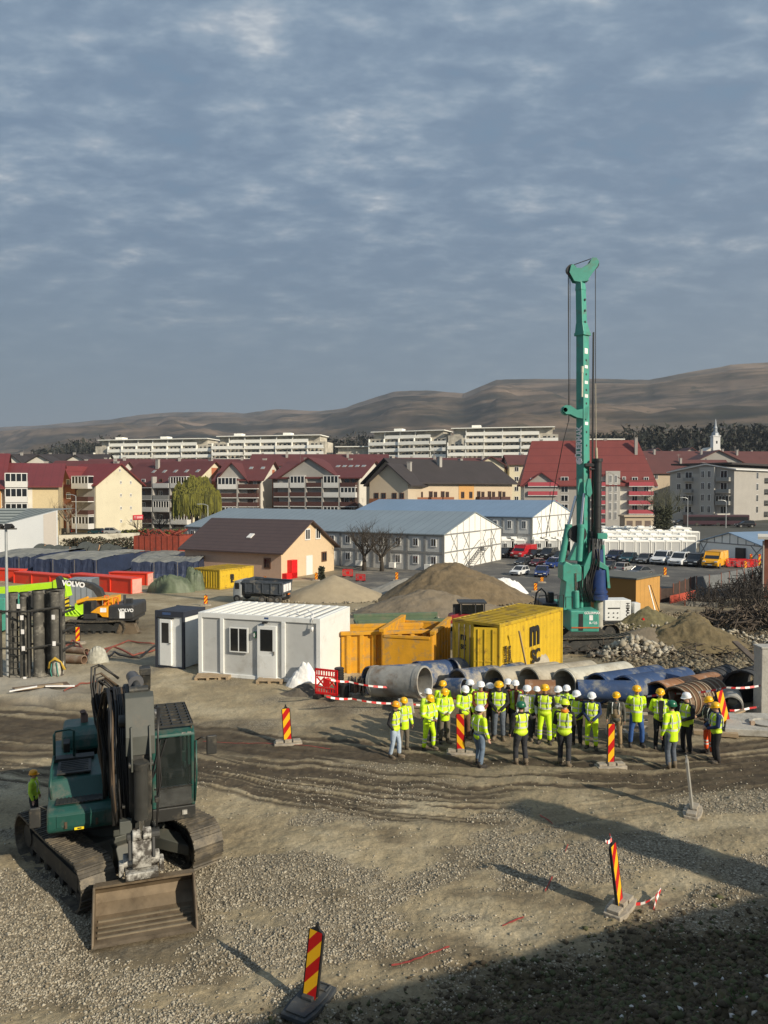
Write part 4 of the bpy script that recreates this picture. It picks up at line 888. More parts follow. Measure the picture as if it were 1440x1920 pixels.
UC = R(-47); UP = math.atan2(-.94, .35)
oc = Vector((-5.30, 15.35, 0)); oc.z = -.02
ex = thing('excavator', 'dark green crawler excavator in the left foreground with its wide bucket on the ground', 'excavator', oc, UP)
TU = Matrix.Translation((.63, -.03, 0)) @ Matrix.Rotation(UC-UP, 4, 'Z') @ Matrix.Translation((-.30, 0, 0))
for sy, nm in ((1, 'left'), (-1, 'right')):
    a, b_ = MB(), MB(); a.T = b_.T = TU @ Matrix.Translation((.0, sy*1.07, 0)); track(a, b_, 3.45, .86, .62, sy)
    o1 = a.build('track', TRK, ex); b_.build('track_frame', XD, o1, 40)
mb = MB(); mb.T = TU; mb.box(-.6,.6,-.75,.75,.42,.72); mb.prism([(-1.0,.2),(1.0,.2),(.75,.62),(-.75,.62)], 'y', -.35, .35)
for sx in (-1, 1):
    for sy in (-1, 1): mb.add([(sx*.3,sy*.4,.72),(sx*.75,sy*.4,.6),(sx*1.35,sy*.85,.45),(sx*.95,sy*.85,.6),(sx*.3,sy*.4,.42),(sx*.75,sy*.4,.35),(sx*1.35,sy*.85,.25),(sx*.95,sy*.85,.3)], [(0,1,2,3),(7,6,5,4),(0,4,5,1),(1,5,6,2),(2,6,7,3),(3,7,4,0)])
mb.cyl((0,0,.72), (0,0,.98), .62, n=28); mb.build('undercarriage', XL, ex, 40, bevel=.015)
# upper structure
mb = MB(); mb.box(-2.0,1.15,-1.3,1.3,.98,1.12); mb.box(.1,1.25,-.42,.38,1.12,1.3); mb.build('deck', XD, ex, bevel=.01)
mb = MB(); mb.prism([(1.50,1.02),(1.55,1.10),(1.55,1.50),(1.42,1.60),(1.12,1.66),(.92,2.06),(-.2,2.12),(-.2,1.02)], 'y', -1.34, -.20); mb.build('tool_box', XG, ex, bevel=.045)
mb = MB(); mb.box(1.545,1.565,-1.18,-.36,1.16,1.46); mb.build('tool_box_door', XG, ex, bevel=.03)
for y in (-1.02, -.50):
    mb = MB(); mb.box(1.566,1.585,y-.022,y+.022,1.14,1.30); mb.box(1.585,1.60,y-.012,y+.012,1.17,1.22); mb.build('latch', HOSB, ex)
mb = MB(); mb.box(1.562,1.567,-.88,-.72,1.07,1.13); pl_ = mb.build('warning_plate', mat('plate_yellow', (.8,.62,.02), .5), ex); mb = MB(); mb.box(1.567,1.570,-.83,-.76,1.085,1.115); mb.build('plate_mark', black, pl_)
mb = MB(); mb.box(1.10,1.40,-1.20,-.40,1.645,1.665)
for i in range(12): mb.box(1.10,1.40,-1.19+.066*i,-1.165+.066*i,1.665,1.678)
mb.build('tread_plate', XD, ex)
mb = MB(); mb.box(.15,.85,-1.2,-.6,2.125,2.16); mb.box(-.15,.1,-1.30,-.55,2.12,2.20)
for i in range(6): mb.box(.2+.1*i,.24+.1*i,-1.15,-.65,2.16,2.175)
mb.build('top_grille', XD, ex)
for y0, y1, z in ((-1.3,-.1,2.14),):
    mb = MB(); mb.prism([(-1.75,2.05),(-1.75,2.45),(-1.62,2.62),(-.85,2.66),(-.62,2.5),(-.58,2.05)], 'y', -1.18, .95); mb.build('engine_hood', XG, ex, bevel=.09)
mb = MB(); mb.cyl((-1.2,-.75,2.62),(-1.2,-.75,2.86),.075,n=14); mb.cyl((-1.2,-.75,2.86),(-1.12,-.78,2.98),.06,n=14); mb.build('exhaust_pipe', mat('rusty_exhaust',(.15,.09,.07),.8,var=.3), ex, 40)
mb = MB(); mb.prism([(-1.35,-1.33),(-1.35,1.33),(-1.75,1.25),(-2.15,.95),(-2.3,0),(-2.15,-.95),(-1.75,-1.25)], 'z', .98, 1.95); mb.build('counterweight', XG, ex, bevel=.06)
mb = MB(); mb.box(-1.35,-.2,-1.34,-.9,1.0,2.12); mb.box(-1.35,.1,.45,1.33,1.0,2.05); mb.build('side_panel', XG, ex, bevel=.03)
mb = MB(); mb.tube([(.05,-1.28,2.1),(.05,-1.28,2.85),(.03,-1.25,2.92),(-.0,-1.0,2.94),(-.02,-.92,2.88),(-.02,-.92,2.12)], .026, 8); mb.tube([(1.12,-1.28,1.66),(1.1,-1.29,2.0),(.9,-1.29,2.3),(.05,-1.28,2.3)], .02, 6); mb.build('handrail', XG, ex, True)
mb = MB(); mb.cbox((.12,-1.05,2.55),(.2,.12,.3),ry=.3); mb.build('work_lamp', XD, ex, bevel=.02)
def mirror(arm, c, nm='mirror'):
    mb = MB(); mb.cbox(c, (.06,.19,.36)); m_ = mb.build(nm, XD, ex, bevel=.02); mb = MB(); mb.tube(arm, .013, 6); mb.build('mirror_arm', XD, m_, True)
mirror([(1.5,1.25,2.55),(1.62,1.36,2.66),(1.64,1.46,2.62)], (1.64,1.55,2.50)); mirror([(1.45,-1.34,1.6),(1.5,-1.45,1.7),(1.5,-1.5,1.62)], (1.5,-1.53,1.50))
# cab: floor, frame, panes, seat, grille
cx0, cx1, cy0, cy1 = -.05, 1.70, .46, 1.24
mb = MB(); mb.box(cx0,cx1,cy0,cy1,1.05,1.32); cab = mb.build('cab', XD, ex, bevel=.02)
mb = MB(); mb.prism([(cx0,2.82),(cx1-.25,2.84),(cx1-.08,2.76),(cx1-.05,2.70),(cx0,2.70)], 'y', cy0, cy1)
for y in (cy0, cy1-.075):
    mb.box(cx0,cx0+.12,y,y+.075,1.32,2.72); mb.prism([(cx1-.07,1.32),(cx1,1.32),(cx1-.06,2.74),(cx1-.14,2.74)], 'y', y, y+.075); mb.box(.72,.80,y,y+.075,1.32,2.7); mb.box(cx0,cx1-.02,y,y+.07,1.32,1.62)
mb.box(cx0,cx0+.06,cy0,cy1,1.32,2.0); mb.build('cab_frame', XG, cab, bevel=.025)
mb = MB(); mb.prism([(cx1-.035,1.74),(cx1-.02,1.74),(cx1-.075,2.68),(cx1-.09,2.68)], 'y', cy0+.08, cy1-.08); mb.build('windscreen', glass_c, cab)
mb = MB(); mb.prism([(cx1-.03,1.34),(cx1-.004,1.34),(cx1-.022,1.72),(cx1-.05,1.72)], 'y', cy0+.07, cy1-.07); mb.build('lower_plate', POL, cab, bevel=.01)
mb = MB(); mb.box(cx1-.05,cx1+.01,cy0+.05,cy1-.05,1.715,1.74); mb.build('sill', CHR, cab)
for y in (cy0+.01, cy1-.022): mb = MB(); mb.box(.84,cx1-.16,y,y+.012,1.64,2.68); mb.box(.10,.70,y,y+.012,1.64,2.68); mb.build('side_glass', glass_c, cab)
mb = MB(); mb.cbox((.62,.88,1.62),(.5,.5,.14)); mb.cbox((.40,.88,2.0),(.14,.48,.75),ry=-.12); mb.cbox((.36,.88,2.45),(.1,.26,.2)); mb.build('seat', mat('seat_cloth',(.05,.05,.05),.9,var=.3), cab, bevel=.04)
mb = MB(); mb.box(.95,1.3,.5,.75,1.32,1.8); mb.cyl((1.25,1.15,1.32),(1.2,1.12,1.9),.02,n=8); mb.cyl((1.3,.7,1.32),(1.25,.7,1.95),.02,n=8); mb.cbox((1.28,1.2,1.8),(.2,.1,.3)); mb.build('console', black, cab, bevel=.02)
mb = MB(); mb.box(cx0+.1,cx1-.12,cy0+.02,cy0+.06,2.88,2.93); mb.box(cx0+.1,cx1-.12,cy1-.06,cy1-.02,2.88,2.93)
for i in range(9): x = cx0+.1+i*.19; mb.box(x,x+.035,cy0+.02,cy1-.02,2.89,2.935)
for i in range(4): y = cy0+.2+i*.18; mb.box(cx0+.1,cx1-.12,y,y+.02,2.90,2.93)
for x in (cx0+.15, cx1-.2):
    for y in (cy0+.04, cy1-.06): mb.box(x,x+.03,y,y+.03,2.8,2.9)
mb.build('roof_guard', XD, cab)
mb = MB(); mb.tube([(cx1-.05,.62,2.68),(cx1-.01,.52,2.25),(cx1+.0,.45,1.9)], .012, 5); mb.tube([(cx1-.05,.72,2.68),(cx1-.01,.60,2.25),(cx1+.0,.47,1.95)], .012, 5); mb.build('wiper', black, cab)
mb = MB(); mb.cbox((cx1-.10,1.04,2.745),(.05,.07,.05)); mb.cbox((cx1-.10,1.14,2.745),(.05,.07,.05)); mb.cbox((cx1+.012,1.04,1.2),(.02,.09,.09)); mb.build('lamp', WPT, cab)
mb = MB(); mb.tube([(cx1+.01,1.23,1.4),(cx1+.03,1.26,1.9),(cx1-.02,1.26,2.6)], .018, 6); mb.build('grab_rail', XG, cab, True)
# boom in two pieces, leaning up and then forward
yb0, yb1 = -.30, .12; ym = (yb0+yb1)/2
mb = MB(); mb.prism([(.45,1.25),(.95,1.25),(1.12,2.2),(1.18,3.0),(1.05,3.62),(.75,3.86),(.50,3.75),(.48,3.0),(.35,2.2)], 'y', yb0, yb1); mb.cyl((.72,yb0-.14,1.42),(.72,yb1+.14,1.42),.13,n=18); mb.cyl((.80,yb0-.1,3.66),(.80,yb1+.1,3.66),.15,n=18); mb.build('boom', XK, ex, bevel=.02)
mb = MB(); mb.prism([(.60,3.50),(1.0,3.36),(1.7,3.32),(2.25,3.38),(2.38,3.55),(2.25,3.78),(1.6,3.92),(.9,3.95),(.62,3.85)], 'y', yb0+.02, yb1-.02); mb.cyl((2.18,yb0-.1,3.56),(2.18,yb1+.1,3.56),.12,n=18); mb.build('boom_front', XK, ex, bevel=.02)
# stick with its shield plate and gussets
ys0, ys1 = -.27, .17; sm_ = (ys0+ys1)/2
mb = MB(); mb.prism([(2.02,4.05),(2.20,4.12),(2.36,4.05),(2.60,3.35),(2.62,2.9),(2.40,1.35),(2.25,1.20),(2.10,1.30),(2.08,2.4),(2.05,3.2)], 'y', ys0+.03, ys1-.03); st = mb.build('stick', XK, ex, bevel=.02)
mb = MB(); mb.prism([(2.205,4.13),(2.37,4.06),(2.62,3.36),(2.645,3.0),(2.60,3.0),(2.575,3.35),(2.33,4.03),(2.20,4.09)], 'y', ys0-.02, ys1+.02); mb.build('shield_plate', XL, st, bevel=.012)
for y in (sm_-.16, sm_+.14):
    mb = MB(); mb.prism([(2.52,3.55),(2.60,3.55),(2.80,3.0),(2.82,2.75),(2.70,2.70),(2.60,2.9)], 'y', y, y+.03); mb.build('gusset', XL, st, bevel=.006)
mb = MB(); mb.cyl((2.76,sm_,2.84),(2.70,sm_,1.78),.115,n=18); mb.cyl((2.77,sm_,2.92),(2.76,sm_,2.80),.13,n=18); mb.cyl((2.74,ys0+.02,2.86),(2.74,ys1-.02,2.86),.06,n=12); bc = mb.build('bucket_cylinder', XK, ex, 40)
mb = MB(); mb.cyl((2.70,sm_,1.8),(2.68,sm_,1.45),.05,n=12); mb.build('rod', CHR, bc, 40)
mb = MB(); mb.cyl((.78,sm_-.06,4.08),(1.75,sm_-.03,4.20),.115,n=18); mb.cyl((1.62,sm_-.03,4.19),(1.80,sm_-.03,4.205),.135,n=18); mb.cyl((.70,sm_-.06,4.0),(.95,sm_-.06,4.12),.07,n=12); ac = mb.build('stick_cylinder', mat('cylinder_grey',(.085,.085,.09),.4,var=.2), ex, 40)
mb = MB(); mb.cyl((1.75,sm_-.03,4.20),(2.12,sm_,4.16),.06,n=12); mb.cyl((2.14,ys0+.06,4.15),(2.14,ys1-.06,4.15),.075,n=14); mb.build('rod_eye', XK, ac, 40)
mb = MB(); mb.prism([(.62,3.8),(.95,3.8),(1.05,4.18),(.85,4.32),(.60,4.1)], 'y', yb1-.06, yb1+.10); mb.cbox((.95,yb1+.0,4.22),(.24,.2,.16)); mb.build('hose_bracket', XD, ex, bevel=.015)
for y, x0, z0, x1, z1 in ((-.52,1.05,1.3,1.0,2.55),(.30,1.05,1.3,1.0,2.55)):
    mb = MB(); mb.cyl((x0,y,z0),(x1,y,z1),.095,n=16); mb.cyl((x1,y,z1-.1),(x1,y,z1+.03),.115,n=16); lc = mb.build('boom_cylinder', XD, ex, 40); mb = MB(); mb.cyl((x1,y,z1),(.92,y,3.25),.052,n=12); mb.cyl((.92,y-.09,3.25),(.92,y+.09,3.25),.09,n=12); mb.build('rod', mat('dull_rod',(.16,.16,.16),.4,.5), lc, 40)
mb = MB(); mb.cyl((.88,-.50,1.9),(.98,-.50,3.3),.085,n=14); mb.cyl((.96,-.5,3.15),(.98,-.5,3.45),.11,n=12); mb.cyl((.98,-.46,3.35),(1.0,-.44,3.85),.05,n=10); mb.build('adjusting_cylinder', XD, ex, 40)
rr_ = random.Random(5); hm_ = MB(); hb_ = MB()
for i in range(24):
    y = -.30-.30*rr_.random(); k = rr_.uniform(-.08,.08); q = hb_ if i % 5 == 4 else hm_
    q.tube([(1.1+k,y-.05,1.25+.1*rr_.random()),(1.35+k,y-.05,1.9),(1.25+k,y-.10+k,2.6),(1.15,y-.08-.1*rr_.random(),3.3+k),(1.2,y-.05,3.8+.2*rr_.random()),(1.6,y+.03,4.0+k),(2.0,y+.06,3.75+k),(2.15+.2*rr_.random(),y+.05,3.2),(2.2+.2*rr_.random(),y+.07+k*.3,2.3),(2.4+.1*rr_.random(),y+.1,1.6)], .017+.008*rr_.random(), 6)
for i in range(11):
    z = 3.75+.06*i*rr_.random(); q = hm_ if i % 4 else hb_
    q.tube([(1.0,-.36,z),(.9,-.52-.02*i,z+.30),(.85,-.64-.02*i,z+.24),(.9,-.70-.015*i,z-.15),(1.0,-.60-.02*i,z-.6),(1.1,-.48-.02*i,z-1.0),(1.15,-.45,z-1.7)], .021, 6)
for i in range(3): hm_.tube([(1.9,.2,3.7),(2.2,.26+.02*i,3.75),(2.45,.25,3.2),(2.4,.24+.03*i,2.4),(2.5,.24,1.8+.1*i),(2.6,.2,1.5)], .016, 6)
for i in range(5): a = i*.05; hm_.tube([(.4+a,-.25+a,1.2),(1.3,-.15+a,1.15+a*2),(1.55,-.2+a*2,1.35),(1.75,-.3+a,1.3+a),(1.9,-.28,1.6+a),(2.1,-.32,2.1)], .018, 6)
hm_.build('hoses', HOSE, ex, True); hb_.build('worn_hoses', HOSB, ex, True)
mb = MB(); mb.tube([(1.42,-.42,3.3),(1.50,-.44,2.6),(1.52,-.43,2.1),(1.5,-.40,1.55),(1.55,-.36,1.45)], .035, 8); mb.build('wrapped_hose', WPT, ex, True)
mb = MB(); mb.cbox((2.2,-.36,2.4),(.2,.08,.1)); mb.cbox((2.3,-.36,1.75),(.16,.1,.16)); mb.cbox((2.55,.22,2.05),(.12,.08,.1)); mb.cbox((2.35,-.33,1.95),(.3,.05,.05)); mb.build('hose_clamps', XD, ex, bevel=.01)
mb = MB(); mb.box(1.15,1.45,-.38,.1,1.15,1.4); mb.cbox((1.5,-.18,1.3),(.2,.3,.25)); mb.cyl((1.45,-.3,1.22),(1.62,-.3,1.22),.07,n=12); mb.build('swivel_block', XD, ex, bevel=.02)
mb = MB(); mb.prism([(2.12,1.70),(2.62,1.72),(2.66,1.48),(2.30,1.42)], 'y', -.40, -.20); mb.build('guard_plate', XL, ex, bevel=.01)
# linkage, tilt rotator and bucket
mb = MB(); mb.cyl((2.62,sm_-.24,1.40),(2.62,sm_+.30,1.40),.11,n=16); mb.cyl((2.30,sm_-.22,1.30),(2.30,sm_+.22,1.30),.10,n=16); mb.prism([(2.55,1.46),(2.70,1.46),(2.86,1.05),(2.72,1.0)], 'y', sm_-.22, sm_-.17); mb.prism([(2.55,1.46),(2.70,1.46),(2.86,1.05),(2.72,1.0)], 'y', sm_+.17, sm_+.22); mb.prism([(2.22,1.36),(2.38,1.36),(2.64,1.4),(2.6,1.5),(2.3,1.5)], 'y', sm_+.20, sm_+.25); mb.build('linkage', XD, ex, bevel=.01)
mb = MB(); mb.prism([(2.56,1.50),(2.70,1.50),(2.76,1.34),(2.84,1.02),(2.80,.84),(2.35,.84),(2.30,1.2)], 'y', sm_-.155, sm_+.155); mb.cyl((2.67,sm_-.15,1.45),(2.67,sm_-.01,1.45),.12,n=14); mb.cyl((2.67,sm_+.02,1.45),(2.67,sm_+.16,1.45),.12,n=14); mb.build('rotator', WPT, ex, bevel=.02)
mb = MB(); mb.cyl((2.55,sm_-.30,.97),(2.55,sm_+.30,.97),.13,n=14); mb.box(2.3,2.85,sm_-.27,sm_+.27,.70,.84); mb.cbox((2.6,sm_-.33,.85),(.2,.08,.25)); mb.cbox((2.6,sm_+.33,.85),(.2,.08,.25)); mb.build('coupler', WPT, ex, bevel=.015)
mb = MB(); mb.T = Matrix.Translation((2.62,-.02,0)) @ Matrix.Rotation(R(-2),4,'Z') @ Matrix.Diagonal((1.06,1,.80,1))
pf = [(.78,.02),(.30,-.0),(.02,.08),(-.16,.26),(-.20,.46),(-.10,.66),(.06,.78)]; pi_ = [(.78,.045),(.30,.03),(.04,.11),(-.12,.28),(-.16,.46),(-.07,.64),(.07,.755)]
W2 = .80
for i in range(6):
    q = [pf[i], pf[i+1], pi_[i+1], pi_[i]]; mb.prism(q, 'y', -W2, W2)
mb.box(.0,.14,-W2,W2,.755,.80); mb.prism([(.78,.02),(.86,.03),(.78,.05)], 'y', -W2, W2); bk = mb.build('bucket', BKT, ex)
for sy in (-1, 1):
    mb = MB(); mb.T = Matrix.Translation((2.62,-.02,0)) @ Matrix.Rotation(R(-2),4,'Z') @ Matrix.Diagonal((1.06,1,.80,1)); mb.prism([(.84,.02),(.30,-.0),(.02,.08),(-.16,.26),(-.20,.46),(-.10,.66),(.04,.80),(.16,.80),(.34,.60)], 'y', sy*W2-.012+.012*sy, sy*W2+.014+.012*sy); mb.tube([(.80,sy*(W2+.012),.05),(.34,sy*(W2+.012),.60),(.14,sy*(W2+.012),.79)], .022, 6); mb.build('side_plate', BKT, bk)
mb = MB(); mb.T = Matrix.Translation((2.62,-.02,0)) @ Matrix.Rotation(R(-2),4,'Z') @ Matrix.Diagonal((1.06,1,.80,1))
for x in (.16,.30,.45,.60): mb.box(x,x+.03,-W2+.05,W2-.05,.04+.0*x,.075 if x > .2 else .10)
mb.build('wear_bars', mat('worn_bar',(.26,.22,.16),.5,.4,var=.3), bk)

for o in [o for o in bpy.data.objects if o.parent is ex or (o.parent and o.parent.parent is ex)]:
    st_ = o.name.split('.')[0]; root_ = o if o.parent is ex else o.parent; rn = root_.name.split('.')[0]
    if rn in ('boom','boom_front','stick','bucket_cylinder','stick_cylinder','hose_bracket','boom_cylinder','adjusting_cylinder','hoses','worn_hoses','wrapped_hose','hose_clamps','swivel_block','guard_plate','linkage','rotator','coupler'):
        o.data.transform(Matrix.Translation((0, .27, 1.3)) @ Matrix.Diagonal((1, 1, .875, 1)) @ Matrix.Translation((0, 0, -1.3)) @ (Matrix.Translation((0,0,-.06)) if rn == 'coupler' else I4))
    elif rn in ('tool_box','tool_box_door','latch','warning_plate','tread_plate','top_grille','engine_hood','exhaust_pipe','counterweight','side_panel','handrail','work_lamp'): o.data.transform(Matrix.Translation((0, 0, 1.17)) @ Matrix.Diagonal((1, 1, .74, 1)) @ Matrix.Translation((0, 0, -1.02)))
    elif rn == 'cab': o.data.transform(Matrix.Translation((0, 0, 1.17)) @ Matrix.Diagonal((1, 1, .94, 1)) @ Matrix.Translation((0, 0, -1.05)))
    elif rn in ('bucket', 'wear_bars'): o.data.transform(Matrix.Translation((0, .29, .035)))

# ---------------------------------------------------------------- cabins and containers, boxes placed by three base points
def frame(c, r):
    c, r = Vector(c[:2]), Vector(r[:2]); d = r-c; return math.atan2(d.y, d.x), d.length
def wwin(par, x, z, w, h, face='R', m=None, name='window', d=.05):
    """white framed window with two panes on face R (y=0) or L (x=0)"""
    key = ('w', round(w,2), round(h,2), face)
    if key not in CH:
        mb = MB(); e = .07 if w > .8 else .05
        if face == 'R': mb.box(0,w,-d,0,0,h,0); mb.box(e,w/2-e/2,-d-.004,-d+.004,e,h-e,1); mb.box(w/2+e/2,w-e,-d-.004,-d+.004,e,h-e,1)
        else: mb.box(-d,0,0,w,0,h,0); mb.box(-d-.004,-d+.004,e,w/2-e/2,e,h-e,1); mb.box(-d-.004,-d+.004,w/2+e/2,w-e,e,h-e,1)
        CH[key] = mb.build(name, [m or white_p, glass], par); o = CH[key]
    else: o = copy_part(CH[key], par)
    o.location = (x, 0, z) if face == 'R' else (0, x, z); o.name = name; return o
# white cabin. face R is the long front, face L the side would be hidden: build in a frame whose x runs along the front
pA, pB = Vector((-7.36, 30.05, 0)), Vector((-2.39, 28.45, 0)); ang, ln = frame(pA, pB); pA.z = 0
t = thing('office_cabin', 'pale grey and white site cabin with one door and one window behind the digger', 'site cabin', pA, ang); hC = 2.5; dC = 3.2
mb = MB(); mb.box(.06,ln-.06,.06,dC-.06,.1,hC-.12); mb.build('wall_panels', grey_p, t)
mb = MB()
for x0, x1 in ((0,.17),(ln-.17,ln)): mb.box(x0,x1,0,.17,0,hC); mb.box(x0,x1,dC-.17,dC,0,hC)
mb.box(.17,ln-.17,0,.12,hC-.2,hC); mb.box(.17,ln-.17,0,.12,0,.14); mb.box(ln-.12,ln,.17,dC-.17,0,.14); mb.box(ln-.12,ln,.17,dC-.17,hC-.2,hC); mb.box(0,.12,.17,dC-.17,hC-.2,hC); mb.box(.17,ln-.17,dC-.12,dC,hC-.2,hC)
for x in (.98, 3.62): mb.box(x,x+.16,-.02,.06,.14,hC-.2)
mb.build('frame', white_p, t, bevel=.012)
mb = MB(); mb.box(ln-.058,ln-.02,.17,dC-.17,.14,hC-.2); mb.build('end_panel', white_p, t)
mb = MB(); mb.box(.1,ln-.1,.1,dC-.1,hC-.11,hC-.06,0)
for i in range(14): x = .22+i*(ln-.4)/13; mb.box(x-.05,x+.05,.05,dC-.05,hC-.06,hC+.02,1)
mb.build('roof', [mat('cabin_roof',(.11,.11,.105),.7), white_p], t)
o = wwin(t, 1.42, 1.02, .80, .98)
mb = MB(); mb.box(2.62,3.42,-.06,.06,.06,2.12); dr = mb.build('door', white_p, t, bevel=.01); mb = MB(); mb.box(2.76,3.28,-.068,-.06,1.15,1.98); mb.build('pane', glass, dr); mb = MB(); mb.box(3.33,3.36,-.10,-.06,1.02,1.16); mb.cbox((3.3,-.1,1.14),(.1,.02,.02)); mb.build('handle', steel, dr); mb = MB(); mb.box(2.70,3.34,-.066,-.06,.18,.98); mb.build('door_panel', white_p, dr, bevel=.004)
mb = MB(); mb.box(2.44,2.55,-.055,.058,1.62,1.86,0); mb.box(2.475,2.515,-.060,-.055,1.66,1.82,1); mb.box(2.455,2.535,-.060,-.055,1.72,1.76,1); mb.build('first_aid_sign', [mat('sign_green',(.02,.09,.05),.5), tape_w], t)
mb = MB(); mb.cbox((2.98,-.08,2.26),(.16,.12,.08)); mb.cbox((2.9,-.12,2.24),(.06,.06,.06)); mb.build('door_lamp', black, t)
mb = MB(); mb.box(2.9,3.08,-.006,0,hC-.13,hC-.06); mb.build('maker_plate', mat('plate_blue',(.05,.09,.2),.5), t)
mb = MB(); mb.cbox((ln-.3,-.07,2.1),(.08,.1,.16)); mb.tube([(ln-.3,-.06,2.2),(ln-.28,-.05,hC),(ln-.4,.3,hC+.1),(ln-.8,.6,hC+.22),(ln-1.1,.5,hC+.1),(ln-1.5,.8,hC+.2),(ln-1.7,.5,hC+.05)], .018, 5); mb.build('cable', tape_w, t, True)
# small toilet cabin
pA = on(291,1251); pB = on(345,1256); pA.z = pB.z = 0; ang, _ = frame(pA, pB); ln = (pB-pA).length; t = thing('toilet_cabin', 'narrow white cabin with dark edges and a half-glazed door', 'site cabin', pA, ang); h2 = (1251-1140)/F*pA.y*.97; d2 = 1.55
mb = MB(); mb.box(.05,ln-.05,.05,d2-.05,.05,h2-.05); mb.build('wall_panels', white_p, t)
mb = MB()
for x0, x1 in ((0,.11),(ln-.11,ln)): mb.box(x0,x1,0,.11,0,h2); mb.box(x0,x1,d2-.11,d2,0,h2)
mb.box(.11,ln-.11,0,.1,h2-.24,h2); mb.box(.11,ln-.11,0,.1,0,.08); mb.box(ln-.1,ln,.11,d2-.11,h2-.24,h2); mb.box(.1,ln-.1,.1,d2-.05,h2-.05,h2-.0); mb.build('dark_frame', mat('dark_blue_frame',(.03,.035,.05),.6), t, bevel=.012)
mb = MB(); mb.box(.27,.83,-.05,.05,.12,2.02); dr = mb.build('door', white_p, t, bevel=.01); mb = MB(); mb.box(.38,.72,-.058,-.05,1.05,1.88); mb.build('pane', glass, dr); mb = MB(); mb.cbox((.79,-.08,1.05),(.08,.04,.03)); mb.build('handle', steel, dr)
mb = MB(); mb.box(.38,.78,-.008,0,h2-.16,h2-.06); mb.build('maker_plate', mat('plate_blue',(.05,.09,.2),.5), t); mb = MB(); mb.box(.14,.95,-.03,-.0,h2-.32,h2-.26); mb.build('lintel', black, t)
# corrugated shipping container
def container(name, label, C_, R_, wid, h, m, group=None, logo=None, open_doors=False, up=0, rib=.30):
    """C_ near corner, R_ far end of the right face (world points); the other face is `wid` long and goes left"""
    a, ln = frame(C_, R_); t = thing(name, label, 'shipping container', (C_[0], C_[1], C_[2]), a, group)
    fr = mat(m.name+'_frame', tuple(c*.8 for c in m['c']), .6, var=.15, dirt=(.12,.06,.03), da=.35, ds=2)
    def wave(L_, n_=None):
        n_ = int(L_/rib); p = []; s = L_/n_
        for i in range(n_): p += [(i*s, 0), (i*s+s*.34, 0), (i*s+s*.5, .045), (i*s+s*.84, .045)]
        return p+[(L_, 0)]
    mb = MB(); pts = wave(ln-.24)
    for y0, sg_ in ((.03, 1), (wid-.03, -1)):
        vs = [(.12+x, y0+sg_*d, z) for x, d in pts for z in (.14, h-.1)]; mb.add(vs, [(2*i, 2*i+2, 2*i+3, 2*i+1) for i in range(len(pts)-1)])
    pts = wave(wid-.24)
    for x0, sg_ in (((ln-.03, -1),) if open_doors else ((ln-.03, -1), (.03, 1))):
        vs = [(x0+sg_*d, .12+y, z) for y, d in pts for z in (.14, h-.1)]; mb.add(vs, [(2*i, 2*i+2, 2*i+3, 2*i+1) for i in range(len(pts)-1)])
    mb.box(.05,ln-.05,.05,wid-.05,.1,.14); mb.build('side_panels', m, t)
    mb = MB()
    for x in (0, ln-.12):
        for y in (0, wid-.12): mb.box(x,x+.12,y,y+.12,0,h)
    for y in (0, wid-.1): mb.box(.12,ln-.12,y,y+.1,h-.12,h); mb.box(.12,ln-.12,y,y+.1,0,.14)
    for x in (0, ln-.1): mb.box(x,x+.1,.12,wid-.12,h-.12,h); mb.box(x,x+.1,.12,wid-.12,0,.14)
    mb.build('frame', fr, t, bevel=.01)
    mb = MB(); mb.box(.1,ln-.1,.1,wid-.1,h-.06,h-.015)
    n_ = int(ln/.35)
    for i in range(n_): x = .15+i*(ln-.3)/n_; mb.box(x,x+.12,.1,wid-.1,h-.015,h+.008)
    mb.build('roof', mat(m.name+'_roof', tuple(c*.75 for c in m['c']), .8, var=.2, vs=1.2, dirt=(.16,.12,.06), da=.45, ds=1.5), t)
    return t, ln
cy = mat('container_yellow', (.60,.40,.022), .5, var=.10, vs=2, dirt=(.22,.12,.03), da=.22, ds=2.2); cy['c'] = (.60,.40,.022)
lg = mat('logo_black', (.015,.015,.015), .6)
zb = -.62; Ca = Vector(((938-720)/F*28.3, 28.3, zb)); Cb = Vector(((1057-720)/F*32.4, 32.4, zb)); hY = zv(1171,28.3)-zb
t, ln = container('shipping_container', 'yellow shipping container with black letters and open doors, behind the pipes', Ca, Cb, 2.12, hY, cy, open_doors=True)
# side = face R normal -y local ; lettering in local frame
def loc_text(par, s, size, x, z, face='R', y=-.012, roll=0, bold=0, sx=1, m=lg):
    n_ = (0,-1,0) if face == 'R' else (-1,0,0); l_ = (x, y, z) if face == 'R' else (y, x, z)
    return text(par, s, size, face_m(l_, n_, roll), m, bold=bold, sx=sx, ext=.006)
loc_text(t, 'm', 1.55, ln*.52, hY*.76, bold=.045, sx=.72); loc_text(t, 'SC', .72, ln*.54, hY*.43, bold=.03, sx=.85)
loc_text(t, 'MEDITERRANEAN', .22, .42, hY*.48, roll=-R(90), bold=.008, sx=.75); loc_text(t, 'SHIPPING CO', .22, .72, hY*.52, roll=-R(90), bold=.008, sx=.75)
